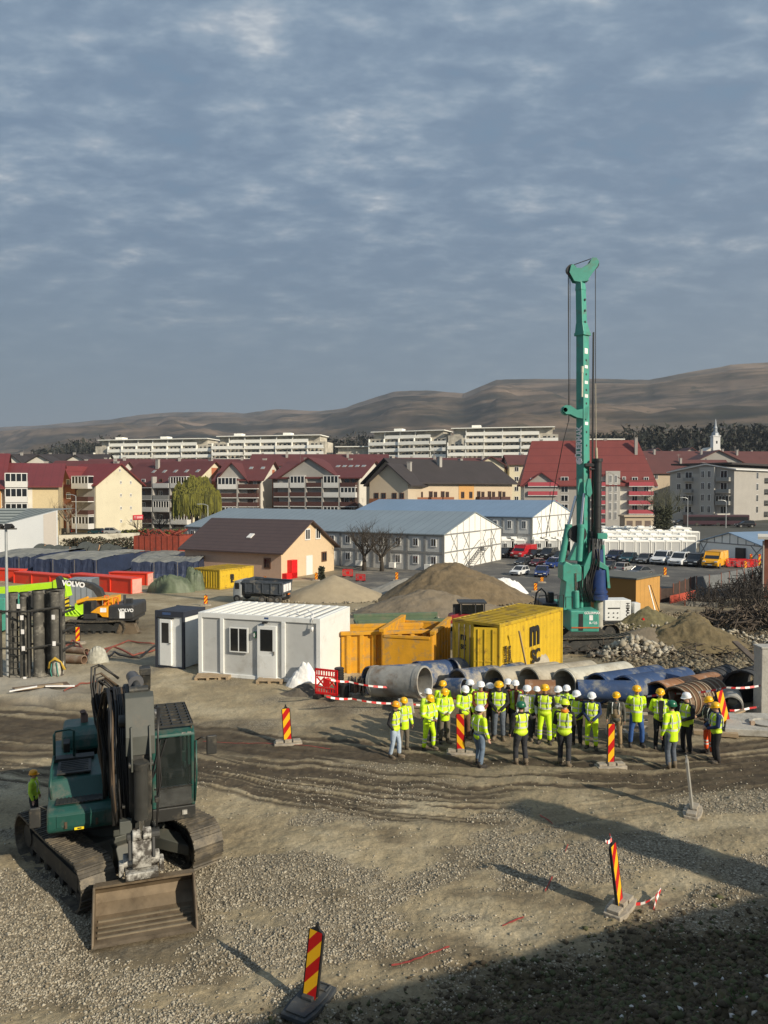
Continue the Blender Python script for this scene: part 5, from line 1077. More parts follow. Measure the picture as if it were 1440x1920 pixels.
# doors on face L: right leaf ajar, left leaf closed
mb = MB(); mb.box(.02,.07,1.16,2.0,.14,hY-.12); d1 = mb.build('door', cy, t); mb = MB()
for y in (1.3,1.55,1.8): mb.cyl((-.02,y,.18),(-.02,y,hY-.16),.018,n=8)
mb.build('lock_bars', steel, d1)
loc_text(t, 'm', .42, 1.62, hY*.78, 'L', y=.01, bold=.012, sx=.8); loc_text(t, 'SC', .26, 1.62, hY*.64, 'L', y=.01, bold=.01, sx=.8)
mb = MB(); mb.T = Matrix.Translation((0,.12,0)) @ Matrix.Rotation(R(28),4,'Z'); mb.box(-.03,.03,0,.86,.14,hY-.14); d2_ = mb.build('door', cy, t); d2_['label'] = 'right door leaf standing ajar'; m2 = MB(); m2.T = mb.T
for y in (.15,.45,.7): m2.cyl((-.06,y,.2),(-.06,y,hY-.2),.018,n=8)
for z in (.5,1.0,1.5): m2.box(-.05,-.03,.05,.8,z,z+.04)
m2.build('lock_bars', cy, d2_)
mb = MB(); mb.box(.5,2.0,.2,1.9,.15,.9); mb.build('dark_load', black, t)
plank(t.matrix_world @ Vector((.9,-.1,hY*.93)) if False else Vector((Ca.x+.75,Ca.y+.25,zb+hY*.9)), Vector((Ca.x+1.35,Ca.y+.75,zb+.1)), .07, .04, 'pale batten leaning on the lettered side of the yellow container', wood_m)
# far yellow container beside the dump truck
C1 = on(412,1106); C2 = on(476,1097); t, l2 = container('shipping_container', 'small yellow container beyond the dump truck with a black logo', C1, C2, 3.4, (1106-1069)/F*C1.y*1.02, cy)
h3 = (1106-1069)/F*C1.y*1.02; loc_text(t, 'm', h3*.42, l2*.35, h3*.62, bold=.05, sx=.8); loc_text(t, 'SC', h3*.24, l2*.36, h3*.36, bold=.03, sx=.8)
# open skips
def skip(label, u0, v0, u1, D0, D1, h, m, wd=2.2, z0=None, n=6):
    a = Vector(((u0-720)/F*D0, D0, 0)); b_ = Vector(((u1-720)/F*D1, D1, 0)); ang, ln = frame(a, b_); z0 = gz(a.x, a.y) if z0 is None else z0; t = thing('open_skip', label, 'skip', (a.x, a.y, z0), ang, 'open-topped steel skips')
    mb = MB(); mb.box(0,ln,0,.06,0,h); mb.box(0,ln,wd-.06,wd,0,h); mb.box(0,.06,.06,wd-.06,0,h*.9); mb.box(ln-.06,ln,.06,wd-.06,0,h*.9); mb.box(.06,ln-.06,.06,wd-.06,0,.08); mb.build('tub', m, t)
    mb = MB()
    for i in range(n): x = .15+i*(ln-.5)/(n-1); mb.prism([(x,0),(x+.06,-.11),(x+.2,-.11),(x+.26,0)], 'z', .05, h-.14); mb.prism([(x,wd),(x+.26,wd),(x+.2,wd+.11),(x+.06,wd+.11)], 'z', .05, h-.14)
    mb.box(-.04,ln+.04,-.13,.07,h-.13,h+.01); mb.box(-.04,ln+.04,wd-.07,wd+.13,h-.13,h+.01); mb.box(-.04,.07,.07,wd-.07,h*.9-.1,h*.9+.01); mb.box(ln-.07,ln+.04,.07,wd-.07,h*.9-.1,h*.9+.01); mb.build('ribs', m, t, bevel=.012)
    return t
sk_o = mat('skip_orange', (.62,.30,.015), .55, var=.12, vs=2, dirt=(.30,.22,.12), da=.4, ds=2.5); sk_g = mat('skip_green', (.10,.15,.085), .6, var=.2, vs=2, dirt=(.18,.15,.10), da=.4, ds=2)
skip('orange open skip with vertical ribs between the white cabin and the pipes', 640, 0, 806, 30.4, 30.9, zv(1183,30.6)+.5, sk_o, 1.6, z0=-.5, n=7)
skip('second orange skip set end-on against the yellow container', 810, 0, 842, 29.6, 33.0, zv(1172,31)+.5, sk_o, 2.0, z0=-.5, n=6)
skip('green open skip behind the orange ones', 672, 0, 835, 34.2, 34.8, zv(1162,34.5)+.75, sk_g, 1.8, z0=-.75, n=9)
t = thing('water_drum', 'blue-grey drum standing in front of the open container', 'drum', at(853,1236,28.4)); t.location.z = -.3; mb = MB(); mb.lathe([(.27,0),(.28,.3),(.29,.3),(.29,.34),(.28,.34),(.28,.62),(.30,.62),(.30,.66),(.26,.66),(.25,.55)], 18); mb.build('drum', mat('drum_blue',(.12,.18,.25),.5), t, 40)
# ---------------------------------------------------------------- drilling rig; local x right, y away, z up, built at depth 40
RD = 40.0; RS = F/RD; rx0 = (1098-720)/RS; rz0 = gz(rx0, RD); rv0 = 920+(H-rz0)*RS
def rp(u, v, y=0.0): k = (RD+y)/RD; return Vector((((u-720)*k/RS)-rx0, y, H-(v-920)*k/RS-rz0))
RG = mat('rig_green', (.065,.31,.24), .45, var=.12, vs=2.5, dirt=(.11,.19,.15), da=.34, ds=1.8); RK = mat('rig_black', (.022,.022,.023), .5, var=.3); RB = mat('rotary_blue', (.02,.05,.17), .45, var=.2, dirt=(.05,.05,.06), da=.3)
rig = thing('drilling_rig', 'tall turquoise drilling rig on tracks beside the yellow container', 'drilling rig', (rx0, RD, rz0))
RA = R(38)  # the mast is turned so that a shaded face looks left and a sunny one looks right
def rbox(mb, c, w, d, h, m=None): mb.cbox(c, (w, d, h), m, rz=RA)
def rcol(mb, u0, v0, u1, v1, w0, w1, y=0, m=None):
    """a square tapering column turned by RA between two pixels (centres)"""
    a, b_ = rp(u0, v0, y), rp(u1, v1, y); vs = []
    for p, w in ((a, w0), (b_, w1)):
        for k in range(4): an = RA+math.pi/4+k*math.pi/2; vs.append((p.x+w*.7071*math.cos(an), p.y+w*.7071*math.sin(an), p.z))
    mb.add(vs, [(0,1,5,4),(1,2,6,5),(2,3,7,6),(3,0,4,7),(3,2,1,0),(4,5,6,7)], m)
mb = MB()
rcol(mb,1094,1010,1090,628,.50,.47); rcol(mb,1090,632,1090,626,.62,.62); rcol(mb,1090,626,1088,608,.56,.42); rcol(mb,1088,608,1086,545,.40,.38); rcol(mb,1086,548,1085,530,.42,.32); rcol(mb,1099,1180,1094,1008,.44,.50)
mast = mb.build('mast', RG, rig, bevel=.02)
# hole row on the sunny face, plates and lettering on the shaded one
nR = Vector((math.sin(RA)*1, -math.cos(RA), 0)); nR = Vector((math.cos(RA-math.pi/2), math.sin(RA-math.pi/2), 0)); nL = Vector((-math.cos(RA), -math.sin(RA), 0))
mb = MB()
for v in (566,586,607,678,704,733,758,784,811,836,872,905,940,970):
    w = .242 if v > 628 else .20; c = rp(1090+(v-700)*.012, v); a = c+nR*(w+.005-.0)+Vector((0,0,0)); mb.cyl(a-nR*.03, a+nR*.006, .062, n=14)
mb.build('mast_holes', RK, mast)
mb = MB()
for v, h in ((661,.28),(690,.16),(719,.16),(744,.18),(771,.16),(795,.16)): c = rp(1090+(v-700)*.012, v)+nR*.252; mb.T = Matrix.Translation(c) @ Matrix.Rotation(RA, 4, 'Z'); mb.box(-.13,.13,-.008,.004,-h/2,h/2)
mb.build('white_stickers', tape_w, mast)
LW = mat('letter_white', (.86,.87,.85), .5)
c = rp(1091, 838)+nL*.256; text(mast, 'GÜLERMAK', .46, face_m(c-Vector((0,0,-.1)), nL, R(90)), LW, bold=.016, sx=.80)
mb = MB(); c = rp(1091.5, 864)+nL*.256; mb.T = face_m(c, nL, R(90)) @ Matrix.Diagonal((.68, .68, 1, 1))
for pl in ([(-.32,.0),(-.1,-.2),(.1,-.26),(.0,-.1),(.22,-.16),(.1,.0)], [(-.32,.0),(.1,.0),(.22,.16),(.0,.1),(.1,.26),(-.1,.2)], [(-.30,.06),(-.2,.24),(-.05,.30),(-.16,.14)], [(-.30,-.06),(-.16,-.14),(-.05,-.30),(-.2,-.24)]): mb.prism(pl, 'z', 0, .006)
mb.build('emblem', LW, mast)
# head with its two pulleys
mb = MB(); P0 = [(1066,503),(1063,516),(1072,532),(1083,534),(1096,532),(1104,520),(1115,505),(1118,496),(1113,489),(1105,489),(1100,499),(1086,508),(1077,508),(1070,501)]
for y in (-.22, .18): mb.prism([(rp(u, v).x, rp(u, v).z) for u, v in P0], 'y', y, y+.05)
c = rp(1088,525); mb.cbox((c.x,0,c.z),(.6,.4,.35)); mb.build('mast_head', RG, rig, bevel=.01)
for u, v in ((1068,510),(1109,500)):
    c = rp(u, v); mb = MB(); mb.cyl((c.x,-.13,c.z),(c.x,.13,c.z),.27,n=24); mb.cyl((c.x,-.17,c.z),(c.x,.17,c.z),.08,n=12); mb.build('pulley', RK, rig, 40)
mb = MB()
for dx, v1, r in ((1062.5,790,.022),(1064.5,760,.016),(1067,770,.012)): mb.tube([rp(dx, 508), rp(dx+3 if dx < 1064 else dx, v1)], r, 6)
mb.tube([rp(1065,503,-.05), rp(1105,489,-.05)], .022, 6); mb.tube([rp(1066,786,0), rp(1055,830,0), rp(1040,910,2), rp(1024,1008,3)], .02, 6)
mb.tube([rp(1113,508), rp(1115,720)], .020, 6); mb.build('cables', RK, rig)
mb = MB(); mb.tube([rp(1115,720), rp(1117,840)], .022, 6); mb.cyl(rp(1117,840), rp(1118,862), .07, n=10); mb.build('rope_socket', mat('rope_yellow',(.42,.38,.28),.7), rig)
# auxiliary sheave bracket
mb = MB(); Pq = [(1056,762),(1052,770),(1058,778),(1066,778),(1078,784),(1098,788),(1100,762),(1090,768),(1078,770),(1066,762)]
for y in (-.30, .2): mb.prism([(rp(u, v).x, rp(u, v).z) for u, v in Pq], 'y', y, y+.05)
mb.build('sheave_bracket', RG, rig); mb = MB(); c = rp(1060,770); mb.cyl((c.x,-.16,c.z),(c.x,.14,c.z),.26,n=20); mb.cyl((c.x-.1,-.3,c.z),(c.x-.1,.3,c.z),.12,n=12); mb.build('pulley', RG, rig, 40)
mb = MB(); mb.cyl(rp(1090,745,-.40), rp(1090,700,-.40), .05, n=10); mb.cyl(rp(1090,700,-.4), rp(1090,688,-.4), .07, n=10); mb.build('feed_cylinder', mat('cream_cylinder',(.6,.58,.45),.5), rig)
mb = MB(); mb.box(.32,.38,-.05,.1,rp(0,1010).z,rp(0,625).z); mb.build('guide_rail', RK, rig)
# kelly bar, guide, rotary drive, casing
mb = MB(); mb.cyl(rp(1120,1010,-.3), rp(1120,866,-.3), .21, n=20); mb.cyl(rp(1120,866,-.3), rp(1120,860,-.3), .26, n=20); 
for v in (950, 905, 990): mb.cyl(rp(1120,v,-.3), rp(1120,v-3,-.3), .235, n=20)
mb.build('kelly_bar', RK, rig, 40)
mb = MB(); a = rp(1118,872,-.2); mb.cbox((a.x-.25,-.2,a.z),(.8,.4,.18)); a = rp(1112,880,-.2); mb.cyl((a.x-.2,-.35,a.z),(a.x+.3,-.35,a.z),.07,n=10); mb.build('kelly_guide', RK, rig, bevel=.02)
mb = MB(); mb.cyl(rp(1123,1118,-.4), rp(1123,1068,-.4), .42, n=24); mb.cyl(rp(1123,1124,-.4), rp(1123,1116,-.4), .50, n=24); mb.cyl(rp(1123,1112,-.4), rp(1123,1108,-.4), .47, n=24); mb.cyl(rp(1122,1070,-.4), rp(1122,1030,-.4), .30, n=20); mb.build('rotary_drive', RB, rig, 40)
mb = MB(); 
for du in (-11, 11): mb.cyl(rp(1122+du,1075,-.5), rp(1122+du*.8,1022,-.5), .10, n=12)
a = rp(1128,1005,-.4); mb.cbox((a.x,-.4,a.z),(.5,.5,.3)); mb.prism([(rp(1110,1045).x,rp(1110,1045).z),(rp(1134,1060).x,rp(1134,1060).z),(rp(1138,1100).x,rp(1138,1100).z),(rp(1133,1100).x,rp(1133,1100).z),(rp(1130,1066).x,rp(1130,1066).z),(rp(1110,1058).x,rp(1110,1058).z)], 'y', -.75, -.1); mb.build('drive_carriage', RG, rig, bevel=.01)
mb = MB(); a = rp(1112,1050,-.1); mb.cbox((a.x,-.1,a.z),(.35,.5,3.0)); 
for i in range(14): y = -.45-.3*random.random(); u = 1104+random.random()*26; mb.tube([rp(u,1010,y), rp(u+random.uniform(-8,8),1050,y-.1), rp(u+random.uniform(-10,6),1090,y), rp(1104+random.random()*14,1130,y)], .035, 6)
for i in range(9): u = 1080+3.4*i; mb.tube([rp(u,1062,-.7), rp(u-6+random.random()*6,1100,-.8), rp(u+8,1130,-.7), rp(u+12,1080,-.6)], .03, 6)
mb.build('hoses', RK, rig, True)
mb = MB(); mb.cyl(rp(1125,1176,-.4), rp(1125,1124,-.4), .20, n=20); mb.cyl(rp(1120,1176,-.2), rp(1120,1126,-.2), .14, n=16); mb.build('casing_tube', mat('chalky_tube',(.42,.40,.34),.7,var=.2,dirt=(.2,.18,.14),da=.4,ds=3), rig, 40)
# back-stay cylinders, boom yoke, winch
for u0, v0, u1, v1, u2, v2, y in ((1053,1054,1066,985,1080,930,-.5),(1086,1052,1090,985,1095,925,-.9)):
    mb = MB(); mb.cyl(rp(u0,v0,y), rp(u1,v1,y), .17, n=18); mb.cyl(rp(u1,v1+3,y), rp(u1,v1-2,y), .19, n=18); cyl_ = mb.build('stay_cylinder', RG, rig, 40); mb = MB(); mb.cyl(rp(u1,v1,y), rp(u2,v2,y*.7), .075, n=12); mb.build('rod', CHR, cyl_, 40)
mb = MB()
for y, du in ((-.45,0),(-.75,13)):
    Pq = [(1081+du,898),(1086+du,898),(1089+du,925),(1085+du,932),(1079+du,928),(1078+du,915)]; mb.prism([(rp(u,v).x,rp(u,v).z) for u, v in Pq], 'y', y-.12, y+.12)
mb.build('mast_brackets', RG, rig, bevel=.01)
mb = MB(); c = rp(1079,1000,-.2); mb.cyl((c.x,-.7,c.z),(c.x,.3,c.z),.36,n=22); mb.cyl((c.x,-.74,c.z),(c.x,-.66,c.z),.46,n=22); mb.build('winch_drum', RK, rig, 40)
mb = MB(); Pq = [(1049,1058),(1054,1050),(1066,1056),(1080,1056),(1083,1062),(1083,1085),(1075,1088),(1074,1140),(1050,1140),(1055,1088),(1049,1084)]
mb.prism([(rp(u,v).x,rp(u,v).z) for u, v in Pq], 'y', -.9, .3); mb.build('yoke', RG, rig, bevel=.03)
mb = MB(); Pq = [(1088,1060),(1098,1035),(1104,1030),(1106,1045),(1098,1065),(1088,1085)]; mb.prism([(rp(u,v).x,rp(u,v).z) for u, v in Pq], 'y', -.8, -.2); Pq = [(1066,1050),(1078,1022),(1084,1010),(1094,1010),(1094,1030),(1080,1050)]; mb.prism([(rp(u,v).x,rp(u,v).z) for u, v in Pq], 'y', -.3, .3); mb.cyl(rp(1082,1140,-.9), rp(1081,1108,-.9), .16, n=14); mb.cyl(rp(1091,1140,-.6), rp(1093,1060,-.6), .11, n=12); mb.build('boom_link', RG, rig, bevel=.02)
mb = MB(); mb.cyl(rp(1081,1110,-.9), rp(1080,1075,-.9), .06, n=10); mb.build('rod', CHR, rig, 40)
mb = MB(); a, b_ = rp(1057,1180), rp(1109,1137); mb.box(a.x,b_.x,-1.6,2.6,a.z+.12,b_.z); mb.build('upper_body', RG, rig, bevel=.06)
mb = MB(); mb.box(a.x+.05,b_.x-.02,-1.63,-1.60,a.z+.32,a.z+.38,1); mb.box(a.x+.42,a.x+.64,-1.62,-1.59,a.z+.2,b_.z-.15,0); mb.build('orange_stripe', [RK, mat('stripe_orange',(.5,.12,.03),.5)], rig)
text(rig, 'GÜLERMAK', .16, face_m(((a.x+b_.x)/2+.38,-1.61,b_.z-.12), (0,-1,0)), LW, bold=.004); text(rig, 'R-625', .17, face_m((b_.x-.30,-1.61,a.z+.58), (0,-1,0)), LW, bold=.004); mb = MB(); mb.box(b_.x-.5,b_.x-.32,-1.612,-1.60,a.z+.72,a.z+.98); mb.build('data_plate', LW, rig)
mb = MB(); c = rp(1010,1135,2.5); mb.box(c.x,a.x,1.2,3.4,a.z+.4,b_.z-.05); mb.box(c.x+.4,c.x+.7,1.6,2.0,b_.z-.05,b_.z+.5); mb.build('engine_house', RK, rig, bevel=.05)
mb = MB()
for q in ([(1049,1140),(1049,1117),(1058,1116),(1058,1140)],[(1062,1140),(1062,1120),(1074,1120),(1074,1140)],[(1010,1136),(1012,1118),(1046,1116),(1048,1136)]): mb.tube([rp(u,v,-1.5 if q[0][0] > 1040 else 1.3) for u, v in q], .028, 6)
mb.tube([rp(1003,1136,2), rp(1007,1112,2), rp(1016,1104,2), rp(1024,1112,2), rp(1028,1136,2)], .05, 6); mb.build('guard_rails', RK, rig)
for y in (-1.5, 1.7):
    tr_, fr_ = MB(), MB(); tr_.T = fr_.T = Matrix.Translation((.15, y, rp(1100,1217).z)) @ Matrix.Rotation(R(14),4,'Z'); track(tr_, fr_, 4.6, .95, .7, 1, 40); o1 = tr_.build('track', TRK, rig); fr_.build('track_frame', XD, o1, 40)
# ---------------------------------------------------------------- generator, ochre hut and their props
p = at(1180,1137,46); p.z = gz(p.x, p.y); a_ = Vector((at(1134,1137,46).x, 46.0, p.z+.28)); wG = (1196-1134)/F*46; hG = (1134-1095)/F*46
t = thing('generator', 'white generator set on a black base right of the rig', 'generator', (a_.x, a_.y, p.z), R(4)); mb = MB(); mb.box(0,wG*.82,0,1.2,.42,.42+hG); mb.build('housing', white_p, t, bevel=.03); mb = MB(); mb.box(-.1,wG*.86,-.05,1.25,0,.42); mb.build('base', black, t, bevel=.02)
mb = MB()
for x, z in ((.25,.9),(.25,.65),(.55,.9),(.55,.65),(.8,.9),(.8,.6)): m2 = MB(); m2.cyl((x,-.03,z),(x,0,z),.04,n=8); m2.build('control_knob', black, t)
mb.box(.2,.95,-.02,0,1.15,1.22); mb.build('control_strip', black, t); mb = MB(); mb.box(.95,.96,-.006,0,.5,.4+hG); mb.box(wG*.82,wG*.82+.006,.3,.9,.9,1.0); mb.build('seam', grey_p, t)
text(t, 'HIMAX', .30, face_m((1.42,-.012,.42+hG*.5), (0,-1,0), -R(90)), lg, bold=.008)
mb = MB(); mb.box(wG*.86,wG*1.05,.1,.7,.55,.35+hG*.9); tag(mb.build('switch_cabinet', white_p, None, bevel=.02, loc=(a_.x+.1,a_.y,p.z)), 'grey-white switch cabinet between the generator and the ochre hut', 'cabinet')
Ca = on(1192,1135); Ca = Vector((at(1192,1135,48.5).x, 48.5, gz(0, 48.5))); Cb = Vector((at(1237,1127,51).x, 51.0, Ca.z)); an, ln = frame(Ca, Cb); hO = zv(1087,48.5)-Ca.z
och = mat('ochre_boards', (.50,.27,.07), .75, var=.1, vs=1.5); stripes(och, 0, .62, .04, (.25,.13,.03))
t = thing('site_hut', 'ochre plywood hut with a flat grey roof behind the generator', 'hut', Ca, an); L_ = 3.4; mb = MB(); mb.box(0,ln,0,L_,0,hO); mb.build('wall', och, t); mb = MB(); mb.box(-.12,ln+.12,-.1,L_+.15,hO,hO+.1); mb.build('roof', mat('felt_roof',(.11,.115,.105),.9,var=.2), t)
for (u0,v0),(u1,v1),lb in (((1216,1098),(1236,1137),'pale prop leaning on the ochre hut'),((1219,1097),(1246,1136),'thin dark prop leaning on the ochre hut')):
    plank(at(u0,v0,47.6), Vector((at(u1,v1,46.4).x, 46.4, gz(0,46.4))), .07 if 'pale' in lb else .03, .04, lb, steel if 'pale' in lb else brush2)
mb = MB(); mb.T = I4; p = at(1212,1137,45.5); mb.cbox((p.x,p.y,gz(0,45.5)+.35),(.1,.1,.75),ry=-.6); mb.cbox((p.x+.2,p.y,gz(0,45.5)+.12),(.5,.3,.12)); tag(mb.build('red_bracket', red_p), 'small red steel bracket lying by the generator', 'bracket')
# ---------------------------------------------------------------- generic excavator for the far one, lorry, tractor
VY = mat('machine_amber', (.80,.36,.012), .45, var=.08, dirt=(.35,.22,.1), da=.2); VK = mat('machine_charcoal', (.035,.036,.038), .5, var=.2, dirt=(.09,.08,.06), da=.3)
p = on(192,1182); s_ = p.y/F; t = thing('excavator', 'amber and black excavator at the left with its black arm bent down', 'excavator', p)
def q_(u, v): return ((u-192)*s_, (1182-v)*s_)
def xp(par, name, pts, y0, y1, m, bev=.03): mb = MB(); mb.prism([q_(*a) for a in pts], 'y', y0, y1); return mb.build(name, m, par, bevel=bev)
for y in (-1.15, .9):
    a, b_ = MB(), MB(); a.T = b_.T = Matrix.Translation((0, y, 0)); track(a, b_, 3.6, .8, .55, 1, 34); o1 = a.build('track', TRK, t); b_.build('track_frame', XD, o1)
xp(t,'rear_body',[(218,1129),(262,1127),(264,1132),(264,1152),(258,1155),(216,1155)],-1.2,1.2,VK,.08); xp(t,'deck',[(170,1152),(262,1152),(262,1158),(170,1158)],-1.1,1.1,VK)
c_ = xp(t,'cab',[(171,1154),(171,1124),(176,1119),(196,1118),(196,1154)],-1.2,-.3,VK); xp(c_,'roof',[(152,1128),(170,1119),(206,1116),(216,1117),(216,1119),(176,1121)],-1.2,-.2,VY,.02); xp(c_,'window',[(174,1144),(174,1125),(179,1122),(186,1122),(186,1144)],-1.22,-1.19,glass,0)
xp(t,'side_panel',[(184,1142),(198,1132),(217,1131),(217,1151),(206,1150),(200,1144)],-1.23,-.2,VY); xp(t,'engine_cover',[(198,1119),(216,1118),(216,1132),(198,1132)],-.4,1.1,VY)
mb = MB()
for a, b2 in (((207,1130),(207,1112)),((214,1130),(214,1112)),((224,1128),(224,1116)),((232,1128),(232,1116)),((224,1116),(232,1116)),((207,1112),(214,1112))): mb.tube([(q_(*a)[0],-.9,q_(*a)[1]),(q_(*b2)[0],-.9,q_(*b2)[1])], .03, 5)
mb.build('handrails', mat('rail_orange',(.75,.15,.03),.5), t)
mb = MB(); c = q_(240,1122); mb.cyl((c[0],-.5,c[1]-.3),(c[0],-.5,c[1]+.3),.08,n=8); mb.cbox((q_(226,1124)[0]+.6,-.3,c[1]-.1),(.4,.3,.3)); mb.build('exhaust', VK, t)
bo_ = xp(t,'boom',[(114,1086),(118,1090),(160,1097),(178,1106),(186,1118),(198,1116),(192,1102),(176,1092),(150,1087),(124,1086)],-.25,.15,VK); xp(t,'arm',[(108,1082),(114,1078),(119,1084),(121,1100),(120,1130),(113,1130),(111,1104)],-.25,.15,VK)
n_ = q_(142,1091.5); text(bo_, 'VOLVO', .40, face_m((n_[0],-.27,n_[1]-.06), (0,-1,0), -.11), LW, bold=.02); n_ = q_(253,1138); text(t, 'VOLVO', .26, face_m((n_[0]-.1,-1.22,n_[1]), (0,-1,0)), LW, bold=.01)
mb = MB(); mb.cyl((q_(150,1128)[0],-.3,q_(150,1128)[1]),(q_(170,1121)[0],-.3,q_(170,1121)[1]),.17,n=12); mb.build('front_cylinder', VY, t, 40)
mb = MB(); mb.cbox((q_(124,1130)[0],-.2,q_(124,1130)[1]),(.38,.5,.7)); hk = mat('hook_stripes',(.75,.55,.02),.5,var=.05); stripes(hk, 2, .22, .45, (.02,.02,.02), rot=(0,R(35),0)); mb.build('striped_block', hk, t, bevel=.04)
xp(t,'dozer_blade',[(232,1178),(238,1162),(266,1162),(272,1176),(278,1178),(262,1182),(236,1182)],-1.3,-.9,BKT)
n_ = q_(206,1138); mb = MB(); mb.box(n_[0]-.1,n_[0]+.25,-1.24,-1.23,n_[1]-.1,n_[1]+.15); mb.build('sticker', LW, t); n_ = q_(241,1146); mb = MB(); mb.box(n_[0]-.1,n_[0]+.2,-1.21,-1.2,n_[1]-.2,n_[1]+.2); mb.build('sticker', LW, t)
# lime telescopic boom machine behind it
lime = mat('lime_paint', (.45,.75,.02), .45, var=.08, dirt=(.3,.4,.1), da=.2); p = at(90,1125,52); p.z = gz(p.x, p.y)
t = thing('lime_crane', 'lime green crane with its long boom lying level behind the pipe rack', 'crane', p); s2 = 52/F; hh2 = (H-p.z)/s2+920
def q2(u, v): return ((u-90)*s2, (hh2-v)*s2)
mb = MB(); mb.prism([q2(-20,1118),q2(-20,1103),q2(106,1091),q2(108,1102)], 'y', -.3, .3); mb.build('boom', lime, t, bevel=.03)
mb = MB(); mb.prism([q2(104,1108),q2(104,1088),q2(114,1084),q2(126,1088),q2(132,1118),q2(122,1120)], 'y', -.4, .4); mb.build('boom_head', lime, t, bevel=.03)
mb = MB(); mb.prism([q2(118,1153),q2(118,1146),q2(148,1140),q2(150,1128),q2(170,1126),q2(170,1156),q2(140,1160)], 'y', -.9, .9); mb.build('body', lime, t, bevel=.06); mb = MB(); mb.prism([q2(-20,1160),q2(-20,1118),q2(100,1112),q2(110,1160)], 'y', -.8, .8); mb.build('dark_body', VK, t)
mb = MB(); c0 = q2(126,1124); c1 = q2(156,1149)
for i in range(5): mb.tube([(c0[0]+.2*i,-1,c0[1]-.1*i),(c0[0]+.3*i+.3,-1.0,c0[1]-1.0),(c1[0],-1,c1[1]-.1*i)], .05, 5)
mb.build('hoses', lime, t)
p = at(9,1180,44); p.z = gz(p.x, p.y); s3 = 44/F; mb = MB(); mb.box(-2,0,-.5,1.2,(1209-1182)*s3,(1209-1144)*s3); mb.box(-2,.35,-.6,1.3,(1209-1144)*s3,(1209-1118)*s3)
tag(mb.build('green_machine_body', [RG], None, bevel=.05, loc=at(9,1180,44)-Vector((0,0,(1209-1180)*s3))), 'turquoise machine body cut by the left edge behind the pipe rack', 'machine')
# grey sheet stack behind the amber excavator
p = at(172,1110,56); p.z = gz(p.x, p.y); cg = mat('corrugated_grey', (.33,.36,.40), .5, .3, var=.08); stripes(cg, 0, .42, .18, (.18,.2,.22)); w_ = (176-130)/F*56; tag(MB().box(-w_,0,-.0,1.5,0,zv(1086,56)-p.z).build('steel_sheet_box', cg, None, loc=p), 'grey corrugated box behind the amber excavator', 'container')
# dump truck
p = on(490,1127); s4 = p.y/F; t = thing('dump_truck', 'dark grey tipper lorry parked behind the white cabin', 'lorry', p, R(-14)); TG = mat('truck_grey', (.055,.065,.08), .5, var=.15, dirt=(.2,.18,.15), da=.3); Lk = 105*s4
mb = MB(); z1 = 45*s4; mb.prism([(-.22*Lk,z1*.44),(.46*Lk,z1*.34),(.5*Lk,z1*.80),(.48*Lk,z1*.86),(-.24*Lk,z1*.96)], 'y', -1.1, -1.02); mb.prism([(-.22*Lk,z1*.44),(.46*Lk,z1*.34),(.5*Lk,z1*.80),(.48*Lk,z1*.86),(-.24*Lk,z1*.96)], 'y', 1.02, 1.1); mb.box(-.22*Lk,.46*Lk,-1.02,1.02,z1*.36,z1*.45); mb.box(-.24*Lk,-.22*Lk,-1.02,1.02,z1*.44,z1*.96); mb.box(.46*Lk,.49*Lk,-1.02,1.02,z1*.36,z1*.8)
mb.box(-.26*Lk,.50*Lk,-1.16,-1.02,z1*.80,z1*.88); mb.box(-.26*Lk,.50*Lk,1.02,1.16,z1*.80,z1*.88)
for i in range(5): x = -.2*Lk+i*.16*Lk; mb.box(x,x+.1,-1.17,-1.1,z1*.42,z1*.82)
mb.build('tipper_body', TG, t, bevel=.02); mb = MB(); mb.box(.49*Lk,.495*Lk,-.75,-.30,z1*.45,z1*.76); mb.box(.49*Lk,.495*Lk,-.2,.25,z1*.45,z1*.76); mb.box(.49*Lk,.495*Lk,.35,.8,z1*.45,z1*.76); mb.build('tailgate_panels', tape_w, t)
mb = MB(); mb.prism([(-.44*Lk,z1*.2),(-.44*Lk,z1*.55),(-.41*Lk,z1*.88),(-.28*Lk,z1*.9),(-.28*Lk,z1*.2)], 'y', -1.05, 1.05); cb_ = mb.build('cab', mat('truck_cab',(.35,.37,.38),.5,dirt=(.2,.18,.15),da=.3), t, bevel=.05); mb = MB(); mb.box(-.40*Lk,-.32*Lk,-1.07,-1.05,z1*.55,z1*.8); mb.prism([(-.447*Lk,z1*.55),(-.418*Lk,z1*.84),(-.41*Lk,z1*.84),(-.43*Lk,z1*.55)], 'y', -.9, .9); mb.build('window', glass, cb_); mb = MB(); mb.box(-.42*Lk,.44*Lk,-.4,.4,z1*.2,z1*.34); mb.build('chassis', TG, t)
for x in (-.36, .12, .28, .40):
    for y in (-1, 1): mb = MB(); mb.cyl((x*Lk,y*.8,z1*.15),(x*Lk,y*1.1,z1*.15),z1*.155,n=18,mi=0); mb.cyl((x*Lk,y*1.08,z1*.15),(x*Lk,y*1.12,z1*.15),z1*.08,n=12,mi=1); mb.build('wheel', [rubber, steel], t)
mb = MB(); mb.box(.46*Lk,.47*Lk,.5,.9,z1*.26,z1*.31); mb.build('tail_light', mat('lamp_orange',(.8,.2,.02),.4), t)
